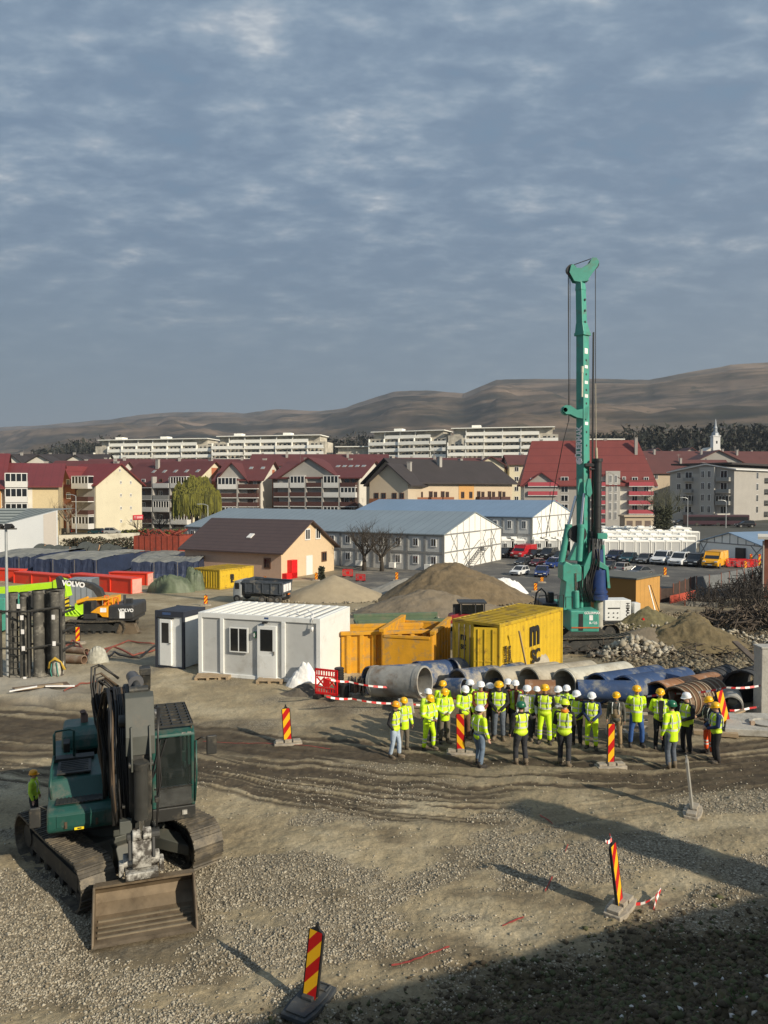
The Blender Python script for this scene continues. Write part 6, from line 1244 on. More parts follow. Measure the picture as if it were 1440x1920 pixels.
# red tractor behind the containers
p = at(880,1165,40); p.z = gz(p.x, p.y); s5 = 40/F; hb = (H-p.z)/s5+920; t = thing('tractor', 'red tractor with a dark cab showing above the yellow container', 'tractor', p)
def q5(u, v): return ((u-880)*s5, (hb-v)*s5)
mb = MB(); 
for y in (-.55, .5):
    for a in ((862,1130),(888,1130),(905,1130)): x, z = q5(*a); mb.box(x,x+.06,y,y+.06,q5(0,1150)[1],z)
x0, z0 = q5(858,1130); x1, _ = q5(910,1130); mb.box(x0,x1,-.6,.6,z0,z0+.08); mb.box(q5(848,0)[0],q5(862,0)[0],-.3,-.25,q5(0,1150)[1],q5(0,1131)[1]-.02); mb.build('cab', VK, t); mb = MB(); mb.box(q5(863,0)[0],q5(904,0)[0],-.53,-.51,q5(0,1148)[1],q5(0,1132)[1]); mb.build('glass', glass, t)
mb = MB(); mb.prism([q5(838,1168),q5(842,1153),q5(862,1148),q5(892,1150),q5(892,1168)], 'y', -.45, .45); mb.build('bonnet', mat('tractor_red',(.30,.03,.035),.45), t, bevel=.05)
for u, r in ((848,.45),(890,.75)):
    for y in (-.8, .6): x = q5(u,0)[0]; mb = MB(); mb.cyl((x,y,r),(x,y+.3,r),r,n=20); mb.build('wheel', rubber, t)
# ---------------------------------------------------------------- the left yard
# upright pipe rack
p = on(62,1264); s6 = p.y/F; t = thing('pipe_rack', 'tall steel frame holding bundles of upright dark tremie pipes', 'pipe rack', p)
def q6(u, v): return ((u-62)*s6, (1264-v)*s6)
tp = mat('grout_pipe', (.10,.095,.082), .75, .2, var=.35, vs=3, dirt=(.30,.28,.24), da=.35, ds=3); tf = mat('rack_frame', (.035,.034,.03), .7, .2, var=.3, dirt=(.13,.11,.09), da=.3)
for u, v, r, y in ((76,1101,.21,-.1),(91,1103,.20,.3),(105,1104,.19,.0),(24,1106,.17,.1),(36,1108,.16,.5),(47,1112,.12,-.1),(58,1108,.15,.6),(66,1106,.17,.9),(98,1103,.19,.8),(84,1104,.19,.9),(30,1112,.16,1.0)):
    x, z = q6(u, v); mb = MB(); mb.cyl((x,y,0.02),(x,y,z),r,n=16); mb.cyl((x,y,z*.97),(x,y,z),r*1.12,n=16); mb.cyl((x,y,.03),(x,y,.14),r*1.12,n=16); mb.build('tremie_pipe', tp, t, 40)
mb = MB()
def rail(u0, v0, u1, v1, y0, y1, r=.045): a, b_ = q6(u0, v0), q6(u1, v1); mb.tube([(a[0],y0,a[1]),(b_[0],y1,b_[1])], r, 6)
for v in (1137, 1206): rail(14,v,66,v+1,-.55,-.55); rail(66,v,118,v-5,-.55,-.15)
for u in (14, 29, 66, 50, 118): rail(u,1264,u,1135,-.5 if u < 100 else -.1,-.5 if u < 100 else -.1,.05 if u in (14,66,118) else .025)
rail(14,1264,66,1265,-.6,-.6,.06); rail(66,1265,120,1262,-.6,0,.06)
for v in range(1172, 1262, 12): rail(30,v,49,v,-.52,-.52,.022)
for v in (1145,1180,1215): rail(14,v,14,v,0,1.2); rail(118,v,118,v,0,1.2); rail(14,v,118,v-3,1.2,1.2)
mb.build('frame', tf, t)
for u, v in ((50,1127),(56,1148),(57,1174),(58,1205),(114,1147),(115,1196),(60,1262)): a = q6(u, v); mb = MB(); mb.box(a[0]-.06,a[0]+.06,-.62,-.60,a[1]-.1,a[1]+.08); mb.build('paper_tag', tape_w, t)
# lamp mast
p = on(15,1266); t = thing('lamp_mast', 'slim pale mast with two floodlights at the left edge', 'lamp mast', p); zt = zv(992, p.y)-p.z; mb = MB(); mb.cyl((0,0,0),(0,0,zt),.07,.05,n=10); mb.build('pole', mat('galvanised',(.5,.52,.52),.4,.5,var=.1), t, 40)
mb = MB(); mb.box(-.45,.42,-.04,.04,zt-.02,zt+.04); mb.build('crossarm', steel, t)
for x in (-.22, .18): mb = MB(); mb.cbox((x,-.08,zt+.12),(.30,.26,.10),rx=-.5); mb.cbox((x+.01,-.22,zt+.09),(.24,.03,.1),rx=-.5); mb.build('floodlight', black, t, bevel=.01)
# pumps / wrapped gear
t = thing('hose_barrel', 'barrel hung with yellow and green hoses at the foot of the pipe rack', 'barrel', on(109,1264)); mb = MB(); mb.lathe([(.20,0),(.24,.15),(.22,.5),(.12,.62),(.05,.66)], 14); mb.build('barrel', mat('dusty_white',(.42,.40,.34),.8,var=.3,vs=6), t, 40)
mb = MB()
for i in range(5): mb.tube([(-.3+.02*i,-.2,.30),(-.24,-.22,.55),(-.02,-.22,.66+.02*i),(.22,-.22,.55),(.30+.02*i,-.2,.25)], .028, 6)
mb.build('yellow_hose', mat('hose_yellow',(.55,.36,.05),.6), t, True); mb = MB(); mb.tube([(-.15,-.25,.5),(-.18,-.27,.2),(-.12,-.3,.0)], .025, 5); mb.tube([(.05,-.25,.55),(.1,-.27,.2),(.14,-.3,.0)], .02, 5); mb.build('green_hose', mat('hose_green',(.05,.25,.2),.6), t, True)
heap('wrapped_pump', 'pump wrapped in dusty pale plastic between the hoses', 'pump', 183,1243, .50,.40,.62, mat('dusty_wrap',(.38,.37,.31),.8,var=.35,vs=5,bump=.5), 61, rough_=.15, fold=.10, flatf=3.5, n=22)
for a, b_, r, lb in (((120,1243),(158,1245),.18,'short brown pipe lying next to the hose barrel'),((122,1222),(162,1228),.16,'brown pipe lying behind the hose barrel'),((120,1175),(232,1172),.16,'long rusty pipe lying below the amber excavator')):
    A, B_ = on(*a), on(*b_); A.z += r; B_.z += r; casing(A, B_, r, mat('rust_pipe',(.20,.125,.08),.8,var=.3,dirt=(.3,.26,.2),da=.4,ds=2), lb, th=.03, n=16)
def cable(pts, r, m, label, name='hose'):
    P = [on(u, v, dz) for u, v, dz in pts]; mb = MB(); Q = []
    for i in range(len(P)-1):
        for k in range(6): Q.append(P[i].lerp(P[i+1], k/6)+Vector((0,0,.02*math.sin(i+k))))
    Q.append(P[-1]); return tag(mb.tube(Q, r, 6).build(name, m, None, True), label, 'hose', 'hoses lying across the yard')
hr1 = mat('hose_red', (.22,.06,.04), .7, var=.3)
cable([(118,1218,.05),(136,1208,.25),(148,1212,.15),(165,1230,.05),(190,1235,.1),(212,1222,.3),(250,1230,.05),(290,1222,.1)], .05, hr1, 'red-brown hose looping over the planks by the wrapped pump'); cable([(200,1240,.05),(214,1230,.2),(230,1234,.1),(262,1235,.05),(290,1222,.3)], .05, HOSE, 'black hose running to the small white cabin'); cable([(118,1205,.05),(180,1225,.05),(240,1204,.1),(289,1210,.1)], .045, hr1, 'long thin red hose across the yard'); cable([(120,1297,.03),(150,1285,.05),(175,1280,.03),(200,1276,.03)], .03, hr1, 'thin red hose beside the brown boards')
# fence posts along the pit
for i, u in enumerate((176,195,222)): p = on(u,1181); tag(MB().cyl((0,0,0),(0,0,1.9),.035,n=8).build('fence_post', steel, None, loc=p), ('left','middle','right')[i]+' of the three thin posts in front of the amber excavator', 'post', 'thin posts in front of the amber excavator')
# red steel beams
RBm = mat('beam_red', (.72,.045,.015), .5, var=.1, vs=.6, dirt=(.45,.09,.04), da=.25, ds=.8); pk = mat('beam_end_pink', (.62,.33,.27), .6)
def beam(u0, v0, D0, u1, v1, D1, hpx, label, w=1.0, end=False):
    """box girder: top left edge runs from pixel to pixel at two depths"""
    a, b_ = at(u0, v0, D0), at(u1, v1, D1); an, ln = frame(a, b_); h = hpx/F*D1; zb_ = min(a.z, b_.z)-h
    t = thing('steel_girder', label, 'girder', (a.x, a.y, zb_), an, 'red steel girders in the left yard'); mb = MB(); mb.box(0,ln,0,w,0,h); 
    n_ = int(ln/2.2)
    for i in range(n_+1): x = i*(ln-.08)/n_; mb.box(x,x+.08,-.08,0,0.05,h-.05)
    mb.box(-.02,ln+.02,-.1,w+.1,h,h+.08); mb.box(-.02,ln+.02,-.1,w+.1,-.08,0); mb.build('girder', RBm, t)
    if end: mb = MB(); mb.box(ln+.02,ln+.05,.02,w-.02,0,h); mb.build('end_plate', pk, t)
beam(132,1077,70,247,1083,66,27,'red girder in the middle of the yard with a pale end plate', 1.1, True); beam(26,1073,75,130,1077,71,24,'red girder left of the middle one'); beam(-60,1066,78,36,1069,76,26,'red girder cut by the left edge'); beam(205,1074,74,276,1074,73,27,'red girder behind the pale-ended one with a pale end',1.0,True)
# tarpaulin stacks
TB = mat('tarp_blue', (.022,.034,.075), .6, var=.25, vs=1.2, bump=.7, bs=1.6); TT_ = mat('tarp_top', (.20,.20,.18), .8, var=.25, vs=.5, dirt=(.09,.10,.11), da=.35, ds=.4)
def tarp(u0, u1, vb, vt, D, dep, label, ang=0, m=TB):
    a = at(u0, vb, D); z0 = gz(0, D); w = (u1-u0)/F*D; h = zv(vt, D)-z0; t = thing('tarpaulin_stack', label, 'covered stack', (a.x, D, z0), R(ang), 'blue covered stacks in the left yard'); rl = random.Random(int(u0+vb))
    nx, nz = 40, 4; vs = []; fs = []
    for j in range(nz+1):
        for i in range(nx+1): x = w*i/nx; vs.append((x, .05*math.sin(i*1.3+u0)*math.sin(i*.37)+.07*rl.random()-(.25 if j == 0 else 0), h*j/nz+(.07*math.sin(i*.8+u0) if j == nz else 0)))
    for j in range(nz):
        for i in range(nx): k = j*(nx+1)+i; fs.append((k, k+1, k+nx+2, k+nx+1))
    mb = MB(); mb.add(vs, fs, 0)
    for x in (0, w): mb.add([(x,0,0),(x+.1,dep*.5,0),(x,dep,0),(x,dep,h),(x-.1,dep*.5,h+.1),(x,0,h)], [(0,1,4,5),(1,2,3,4)], 0)
    tv = []; ny = 8
    for j in range(ny+1):
        for i in range(nx+1): x = w*i/nx; y = dep*j/ny; tv.append((x, y if j else vs[nz*(nx+1)+i][1], (vs[nz*(nx+1)+i][2] if j == 0 else h+.10*math.sin(x*.9+u0)+.22*math.sin(math.pi*j/ny)+.10*rl.random())))
    mb.add(tv, [(j*(nx+1)+i, j*(nx+1)+i+1, (j+1)*(nx+1)+i+1, (j+1)*(nx+1)+i) for j in range(ny) for i in range(nx)], 1); mb.build('cover', [m, TT_], t)
    mb = MB()
    for k in range(1, int(w/2.4)+1): x = k*2.4; mb.box(x-.03,x+.03,-.32,-.27,.05,h)
    mb.build('strap', steel, t)
tarp(-40,62,1071,1044,85,9,'blue covered stack at the left edge of the yard', -3); tarp(62,190,1077,1048,81,9,'nearest and largest blue covered stack, with a sagging corner', -6); tarp(196,245,1058,1041,92,7,'narrow blue covered stack behind the others', -3); tarp(246,372,1080,1054,79,8,'blue covered stack at the right, above the green heap', 4); tarp(340,392,1072,1050,88,6,'bright blue covered stack next to the cream house', 6, mat('tarp_bright',(.022,.06,.16),.55,var=.2,bump=.7,bs=1.6)); tarp(0,120,1056,1038,97,7,'far covered stack below the white tent', -2); tarp(150,330,1058,1042,95,6,'long low far covered stack below the round coils', 0)
GT = mat('tarp_green', (.10,.125,.075), .6, var=.3, vs=1.5, bump=.8, bs=2.5); heap('green_tarpaulin', 'green tarpaulin heap left of the small yellow container', 'covered heap', 320,1110, 2.1,1.1,1.25, GT, 71, rough_=.3, fold=.28, flatf=4.0, n=26); heap('green_tarpaulin', 'smaller and taller green tarpaulin heap against the blue stack', 'covered heap', 364,1106, 1.0,.9,1.75, GT, 73, rough_=.3, fold=.25, flatf=4.0, n=22)
# round coils
CO = mat('coil_dark', (.05,.06,.06), .7, var=.25, dirt=(.13,.13,.12), da=.3); stw = mat('strap_wood', (.42,.25,.14), .8)
for i, (u, v, r) in enumerate(((78,1033,15),(92,1033,14),(110,1032,13),(126,1034,12),(140,1036,12),(162,1032,17),(180,1036,15),(203,1036,15),(218,1037,13),(234,1038,11),(258,1039,12),(285,1039,14),(302,1042,11),(446,1062,15),(424,1056,12),(462,1058,13),(398,1055,10))):
    D = 104 if u < 330 else 92; a = at(u, v, D); rr2 = r/F*D*1.05; a.z = max(a.z-rr2*.3, gz(0, D)+rr2*.6); t = thing('pipe_coil', 'dark round coil, number %s from the left of the row' % ('first second third fourth fifth sixth seventh eighth ninth tenth eleventh twelfth thirteenth fourteenth fifteenth sixteenth last'.split()[i]) if u < 330 else ('dark coil standing against the cream house, %s' % ('largest','left one','right one','farthest left')[i-13]), 'pipe coil', a, R(25), 'dark coils standing in the yard')
    if 'label' in t: t['label'] = t['label'].replace(', number', ' standing as the')
    mb = MB(); mb.pipe((0,-.55,0),(0,.55,0),rr2,rr2*.78,n=24)
    for k in range(4): mb.pipe((0,-.5+.3*k,0),(0,-.42+.3*k,0),rr2*1.04,.1,n=24)
    mb.build('coil', CO, t, 40)
    if i % 3 == 0: mb = MB(); mb.cbox((rr2*.2,-.62,0),(.14,.1,rr2*1.9),ry=.2); mb.build('batten', stw, t)
# rusty red open container
p = at(252,1034,100); t = thing('rusty_bin', 'large rust-red open-topped bin right of the coils', 'steel bin', (p.x, 100, gz(0,100)+1.0), R(-3)); w_ = (332-246)/F*100; h_ = (1034-1003)/F*100; RM = mat('rust_red', (.24,.042,.022), .7, var=.25, dirt=(.12,.04,.03), da=.4)
mb = MB(); mb.box(0,w_,0,.12,0,h_); mb.box(0,.12,.12,4,0,h_); mb.prism([(w_-.12,.12),(w_,.12),(w_+2.0,4.6),(w_+1.9,4.6)], 'z', 0, h_); mb.box(0,w_+1.9,4.5,4.6,0,h_)
for i in range(9): x = i*w_/8; mb.box(x-.06,x+.06,-.1,0,0,h_)
mb.build('tub', RM, t); mb = MB()
for i in range(22): x = random.random()*w_; mb.tube([(x,.3+random.random()*3.5,h_-.1),(x+random.uniform(-2,2),.3+random.random()*3.5,h_+.7)], .09, 4)
mb.build('scrap_bars', RM, t); tag(MB().box(0,4,-1,1,-1.2,1.25).build('support_block', VK, None, loc=(p.x+.5,102,gz(0,100))), 'dark stack under the rust-red bin', 'stack')
# white tent hall at the left
D = 108; a = at(107,1018,D); z0 = gz(0,D); wt = mat('tent_white', (.70,.72,.73), .6, var=.04, vs=.3); t = thing('storage_hall', 'white-walled storage hall with a ribbed roof at the left edge', 'hall', (a.x, D, z0), 0)
mb = MB(); zR = zv(957,D)-z0; zL = zv(985,D)-z0; wx = 200/F*D
mb.prism([(-wx,0),(0,0),(0,zR),(-wx*.54,zL),(-wx,zL-1.6)], 'y', 0, .3); mb.build('front_wall', wt, t); mb = MB(); mb.prism([(-1.9,.1),(-.05,.1),(-.05,zR-.1),(-1.9,zR-.6)], 'y', -.012, 0); mb.build('patched_panel', mat('tent_cream',(.66,.60,.53),.6,var=.04), t)
mb = MB(); z9 = zv(953,D+9)-z0; vs = [(0,.3,zR),(-wx*.54,.3,zL),(-wx,.3,zL-1.6),(-.9,9,z9),(-wx*.54,9,z9),(-wx,9,z9)]; mb.add(vs, [(0,3,4,1),(1,4,5,2)]); rfm = mat('ribbed_roof', (.30,.32,.29), .5, var=.1); stripes(rfm, 1, 1.5, .35, (.05,.06,.05)); mb.build('roof', rfm, t)
# low white wall with hedge
a, b_ = at(110,1017,118), at(262,1012,125); mb = MB(); q = (b_-a); q.z = 0; mb.T = Matrix.Rotation(math.atan2(q.y,q.x),4,'Z'); mb.box(0,q.length,0,.3,0,2.2); tag(mb.build('garden_wall', mat('stained_wall',(.55,.52,.43),.9,var=.1,vs=.4,dirt=(.25,.22,.17),da=.4,ds=.5), None, loc=(a.x,a.y,gz(0,118))), 'low stained white wall behind the coils', 'wall')
# ---------------------------------------------------------------- buildings: face R (y=0) runs from the near corner to the right, face L (x=0) to the left
TG_ = 'apartment houses behind the yard'
class Bld:
    def __init__(s, name, label, cat, c, r, uL=None, b=None, z0=-1.8, group=None):
        """c, r = (pixel u, depth) of near corner and right end; uL = pixel of the left end"""
        C0, R0 = hd(*c), hd(*r); s.ang, s.a = frame((C0.x, C0.y), (R0.x, R0.y)); s.C = C0; s.z0 = z0
        ey = Vector((-math.sin(s.ang), math.cos(s.ang)))
        if b is None:
            k = (uL-720)/F; b = (k*C0.y-C0.x)/(ey.x-k*ey.y)
        s.b = b; s.t = thing(name, label, cat, (C0.x, C0.y, z0), s.ang, group); s.ey = ey
    def zh(s, v, D=None): return zv(v, D or s.C.y)-s.z0
    def mk(s, mb, nm, m, par=None, **k): return mb.build(nm, m, par or s.t, **k)
    def body(s, h, m, rise=0, gable=None, nm='wall'):
        mb = MB(); a, b = s.a, s.b
        if not gable: mb.box(0,a,0,b,0,h)
        elif gable == 'R': mb.prism([(0,0),(a,0),(a,h),(a/2,h+rise),(0,h)], 'y', 0, b)
        else: mb.prism([(0,0),(b,0),(b,h),(b/2,h+rise),(0,h)], 'x', 0, a)
        s.h, s.rise, s.gable = h, rise, gable; return s.mk(mb, nm, m)
    def roof(s, m, o=.6, th=.22, hip=0, nm='roof'):
        mb = MB(); a, b, h, r = s.a, s.b, s.h, s.rise; w, l = (a, b) if s.gable == 'R' else (b, a); k = r/(w/2); z0_ = h-o*k+.02
        def pt(x, y, z): return (x, y, z) if s.gable == 'R' else (y, x, z)
        for sg_ in (0, 1):
            xe = -o if sg_ == 0 else w+o; vs = [pt(xe,-o,z0_), pt(w/2,-o+hip,h+r+.02), pt(w/2,l+o-hip,h+r+.02), pt(xe,l+o,z0_)]; mb.add(vs+[(x,y,z+th) for x,y,z in vs], [(0,1,2,3),(7,6,5,4),(0,4,5,1),(1,5,6,2),(2,6,7,3),(3,7,4,0)])
        if hip:
            for ye, yi in ((-o, -o+hip), (l+o, l+o-hip)): mb.add([pt(-o,ye,z0_+th), pt(w+o,ye,z0_+th), pt(w/2,yi,h+r+.02+th)], [(0,1,2)])
        o_ = s.mk(mb, nm, m)
        if s.t['category'] == 'apartment block' and max(s.a, s.b) > 12:
            n_ = int(l/8)
            for i in range(n_):
                y = l*(i+.5+.25*math.sin(i*7+l))/n_; sx_ = w/2+(-1)**i*w*.16; zc_ = h+r*.68; mc = MB(); p0 = pt(sx_, y, 0); mc.box(p0[0]-.35,p0[0]+.35,p0[1]-.45,p0[1]+.45,zc_-.4,h+r+.7); mc.box(p0[0]-.42,p0[0]+.42,p0[1]-.52,p0[1]+.52,h+r+.7,h+r+.82); mc.build('chimney', wGr, o_)
                if i % 2: ma = MB(); ma.tube([(p0[0],p0[1]+1.5,h+r*.7),(p0[0],p0[1]+1.5,h+r+2.4)], .04, 4); ma.box(p0[0]-.7,p0[0]+.7,p0[1]+1.47,p0[1]+1.53,h+r+2.1,h+r+2.15); ma.box(p0[0]-.5,p0[0]+.5,p0[1]+1.47,p0[1]+1.53,h+r+1.7,h+r+1.75); ma.build('aerial', steel, o_)
        return o_
    def win(s, face, x, z, w, h, m=None, par=None, glassm=None):
        key = ('b', face, round(w,1), round(h,1), id(m), id(glassm))
        if key not in CH:
            mb = MB(); e = .13
            if face == 'R': mb.box(0,w,-.08,.02,0,h,0); mb.box(e,w/2-.06,-.10,-.07,e,h-e,1); mb.box(w/2+.06,w-e,-.10,-.07,e,h-e,1)
            else: mb.box(-.08,.02,0,w,0,h,0); mb.box(-.10,-.07,e,w/2-.06,e,h-e,1); mb.box(-.10,-.07,w/2+.06,w-e,e,h-e,1)
            CH[key] = mb.build('window', [m or frm, glassm or glass], s.t); o = CH[key]
        else: o = copy_part(CH[key], s.t)
        o.location = (x, 0, z) if face == 'R' else (0, x, z); return o
    def balc(s, face, x, z, w, m, d=1.2, rail=1.0, slab=None, enclosed=False):
        key = ('bal', face, round(w,1), id(m), round(d,1), enclosed, id(slab))
        if key not in CH:
            mb = MB()
            def bx(x0,x1,y0,y1,z0,z1,mi):
                mb.box(x0,x1,y0,y1,z0,z1,mi) if face == 'R' else mb.box(y0,y1,x0,x1,z0,z1,mi)
            bx(0,w,-d,0,-.15,.03,1); bx(0,w,-d-.03,-d+.04,.03,rail,0); bx(0,.07,-d+.04,0,.03,rail,0); bx(w-.07,w,-d+.04,0,.03,rail,0)
            if enclosed:
                bx(.05,w-.05,-d+.1,-.1,rail,2.45,2)
                n_ = max(3, int(w/.8))
                for i in range(n_+1): bx(i*(w-.1)/n_,i*(w-.1)/n_+.13,-d,-d+.14,rail,2.5,1)
                bx(0,w,-d,0,2.45,2.6,1)
            CH[key] = mb.build('balcony', [m, slab or frm, glass], s.t); o = CH[key]
        else: o = copy_part(CH[key], s.t)
        o.location = (x, 0, z) if face == 'R' else (0, x, z); return o
    def panel(s, face, x0, x1, z0, z1, m, d=.05, nm='wall_panel'):
        mb = MB(); mb.box(x0,x1,-d,0,z0,z1) if face == 'R' else mb.box(-d,0,x0,x1,z0,z1); return s.mk(mb, nm, m)
    def door_row(s, face, xs, z, m): 
        for x in xs: s.win(face, x, z, .9, 2.1, m)
    def cross(s, x0, x1, h, rise, m, rm, depth=7, face='L', out_=.4, o=.5):
        """cross gable on a long side"""
        mb = MB(); xm = (x0+x1)/2; pg = [(x0,0),(x1,0),(x1,h),(xm,h+rise),(x0,h)]
        mb.prism(pg, 'x' if face == 'L' else 'y', -out_, .02); s.mk(mb, 'gable_wall', m); mb = MB(); k = rise/((x1-x0)/2)
        for sg_ in (-1, 1):
            xe = xm+sg_*((x1-x0)/2+o); pr = [(xe,h-o*k+.03),(xm,h+rise+.03),(xm,h+rise+.28),(xe,h-o*k+.28)]; mb.prism(pr, 'x' if face == 'L' else 'y', -out_-.6, depth)
        s.mk(mb, 'cross_roof', rm)
frm = mat('window_white', (.72,.71,.68), .5, var=.05); frb = mat('window_brown', (.12,.055,.03), .5, var=.1)
rRed = mat('roof_red', (.165,.026,.026), .62, var=.10, vs=.25, dirt=(.15,.025,.022), da=.3, ds=.3); rBrn = mat('roof_brown', (.115,.040,.034), .7, var=.12, vs=.25); rDk = mat('roof_dark', (.040,.032,.031), .75, var=.15, vs=.3); rMar = mat('roof_maroon', (.115,.030,.028), .7, var=.12, vs=.25); rOr = mat('roof_orange_red', (.185,.038,.032), .6, var=.10, vs=.4)
for m_ in (rRed, rOr): stripes(m_, 1, 1.5, .06, (.12,.018,.018))
wCr = mat('wall_cream', (.66,.60,.44), .85, var=.06, vs=.25, dirt=(.5,.44,.3), da=.2, ds=.2); wWh = mat('wall_white', (.66,.62,.54), .85, var=.06, vs=.3); wGr = mat('wall_grey', (.36,.34,.31), .85, var=.08, vs=.3); wBe = mat('wall_beige', (.52,.42,.30), .85, var=.06, vs=.3); wBr = mat('wall_brown', (.24,.095,.045), .85, var=.08, vs=.3); wOc = mat('wall_ochre', (.56,.31,.11), .85, var=.06); wTer = mat('wall_terracotta', (.42,.14,.07), .8, var=.08); wYe = mat('wall_yellow', (.58,.47,.28), .85, var=.06)
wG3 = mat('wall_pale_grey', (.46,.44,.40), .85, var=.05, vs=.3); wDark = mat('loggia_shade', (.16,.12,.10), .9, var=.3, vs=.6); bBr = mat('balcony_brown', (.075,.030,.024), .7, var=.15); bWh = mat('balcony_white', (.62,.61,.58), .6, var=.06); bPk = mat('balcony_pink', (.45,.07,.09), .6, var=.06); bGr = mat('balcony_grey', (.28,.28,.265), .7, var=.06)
rl = random.Random(3)
def floors(B, face, x0, x1, n, h0, fh, kinds, wallm=None, dx=4.2, d=1.3):
    """rows of balconies with doors and windows behind them"""
    nb = max(1, round((x1-x0)/dx)); st = (x1-x0)/nb
    for j in range(n):
        for i in range(nb):
            k = kinds[(i*3+j*5+rl.randrange(2)) % len(kinds)]; x = x0+i*st; z = h0+j*fh
            if k == 'e': B.balc(face, x+.15, z, st-.5, bWh, d, enclosed=True)
            else:
                B.balc(face, x+.15, z, st-.5, {'b': bBr, 'w': bWh, 'p': bPk, 'g': bGr}[k], d)
                B.win(face, x+.6, z+.1, .9, 2.1, frm if rl.random() < .6 else frb); B.win(face, x+st-2.1, z+.7, 1.2, 1.4, frm if rl.random() < .6 else frb)
        for i in range(nb+1): pass
    for i in range(1, nb): B.panel(face, x0+i*st-.28, x0+i*st+.12, h0-1.5, h0+n*fh-.3, wGr, d*.95, 'pier')
# far left, yellow and white block (its gable looks left, long side to us)
B = Bld('apartment_block', 'yellow and white block with a red roof at the left edge', 'apartment block', (109,150), (124,180), uL=2, group=TG_); h = B.zh(912); B.body(h, wYe, B.zh(866)-h, 'R')
B.roof(rRed, .8); floors(B, 'L', 5.2, B.b-.5, 4, 1.2, 2.9, 'eewbe', dx=5); B.panel('L', 4.6, B.b, .5, h-.2, wWh, .04)
B = Bld('apartment_block', 'orange block with a red roof cut by the left edge', 'apartment block', (2,146), (22,176), uL=-130, group=TG_); B.body(B.zh(914), wOc, 7.0, 'R'); B.roof(rRed, .8)
# brown and cream house with the small square windows
B = Bld('apartment_block', 'cream gable with small square windows and a brown front under a bright red roof', 'apartment block', (180,165), (266,178), uL=108, group=TG_); h = B.zh(908); B.body(h, wCr, B.zh(869)-h, 'R'); B.roof(rRed, .7, .25)
for zf in (1.2,4.1,7.0,9.9,12.6):
    for xf in (.50,.72) if zf < 12 else (.48,.66): B.win('R', B.a*xf, zf+.7, .6, .75, frm)
B.cross(B.b*.50, B.b*.98, h-.4, 4.2, wBr, rRed, 6); B.panel('L', .3, B.b*.47, .4, h-.2, wGr, .04)
for j in range(4): B.win('L', B.b*.62, 1.5+2.9*j, 1.1, 1.4, frm).location.x = -.42; B.win('L', B.b*.84, 1.5+2.9*j, 1.1, 1.4, frm).location.x = -.42
for j, k in enumerate('ebwe'): B.balc('L', .6, 1.0+2.9*j, B.b*.42, bWh if k == 'e' else bBr, 1.7, enclosed=(k == 'e'))
mb = MB(); x_ = B.a*.78; mb.box(x_,x_+3.2,-.25,-.15,2.4,3.5,0)
for i in range(2): mb.box(x_+.3+.0*i,x_+.8,-.27,-.25,2.65,3.25,1)
mb.box(x_+1.1,x_+2.9,-.27,-.25,2.7,2.95,1); mb.box(x_+1.1,x_+2.9,-.27,-.25,3.05,3.2,1); mb.box(x_+1.4,x_+1.5,-.22,-.16,0,2.4,2); B.mk(mb, 'hoarding', [mat('hoard_red',(.6,.04,.06),.5), mat('hoard_print',(.72,.45,.45),.6), steel])
# long brown-roofed house with the cream gable and terracotta stripe
B = Bld('apartment_block', 'long maroon-roofed house with a cream, terracotta-striped gable behind the willow', 'apartment block', (362,182), (438,196), uL=258, group=TG_); h = B.zh(905); B.body(h, wCr, B.zh(864)-h, 'R'); B.b *= 1.35; B.roof(rMar, .8, .25); B.b /= 1.35
B.panel('R', B.a*.44, B.a*.60, 1, h+B.rise*.72, wTer); 
for z in (2,5.2,8.4): B.win('R', B.a*.82, z, 1.1, 1.6, frm)
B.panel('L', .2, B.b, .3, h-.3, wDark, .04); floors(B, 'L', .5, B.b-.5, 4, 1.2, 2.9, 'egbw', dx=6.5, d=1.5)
def tall(label, cu, ru, lu, D0, D1, ve, vp, wallm, roofm, stripe=True, cg=None, kinds='bbwbe', n=5, dx=4.6, gr=True, lm=None, stairs=None):
    B = Bld('apartment_block', label, 'apartment block', (cu,D0), (ru,D1), uL=lu, group=TG_); h = B.zh(ve); B.body(h, wallm, B.zh(vp)-h, 'R'); B.roof(roofm, .8, .25)
    if stripe: B.panel('R', B.a*.50, B.a*.62, 1, h+B.rise*.55, wTer)
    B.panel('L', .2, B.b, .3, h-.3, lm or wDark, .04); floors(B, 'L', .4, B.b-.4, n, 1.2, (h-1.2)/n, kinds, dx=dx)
    if cg: B.cross(B.b*cg[0], B.b*cg[1], h-.2, cg[2], wGr, roofm, 8, out_=.3)
    return B
def skyl(B, n, fz=.5, y0=.1, y1=.9):
    for i in range(n):
        mb = MB(); mb.T = Matrix.Translation((B.a*.5*fz, B.b*(y0+(y1-y0)*i/max(1,n-1)), B.h+B.rise*fz+.25)) @ Matrix.Rotation(-math.atan2(B.rise, B.a/2),4,'Y'); mb.box(-.6,.6,-.45,.45,0,.12,0); mb.box(-.5,.5,-.36,.36,.12,.14,1); B.mk(mb, 'roof_window', [wGr, mat('skylight_pane',(.25,.28,.3),.2)])
skyl(B, 5)
B = tall('white gable with a narrow terracotta stripe between the two red-roofed blocks', 490, 529, 406, 178, 196, 899, 862, wWh, rMar, cg=(.30,.98,4.0))
skyl(B, 4, .55)
B = tall('red-roofed block with a wide front gable and rows of brown balconies', 674, 724, 512, 172, 192, 895, 861, wWh, rMar, cg=(.22,.92,4.6), kinds='bbebbwb', dx=4.4)
skyl(B, 5, .6, .05, .35)
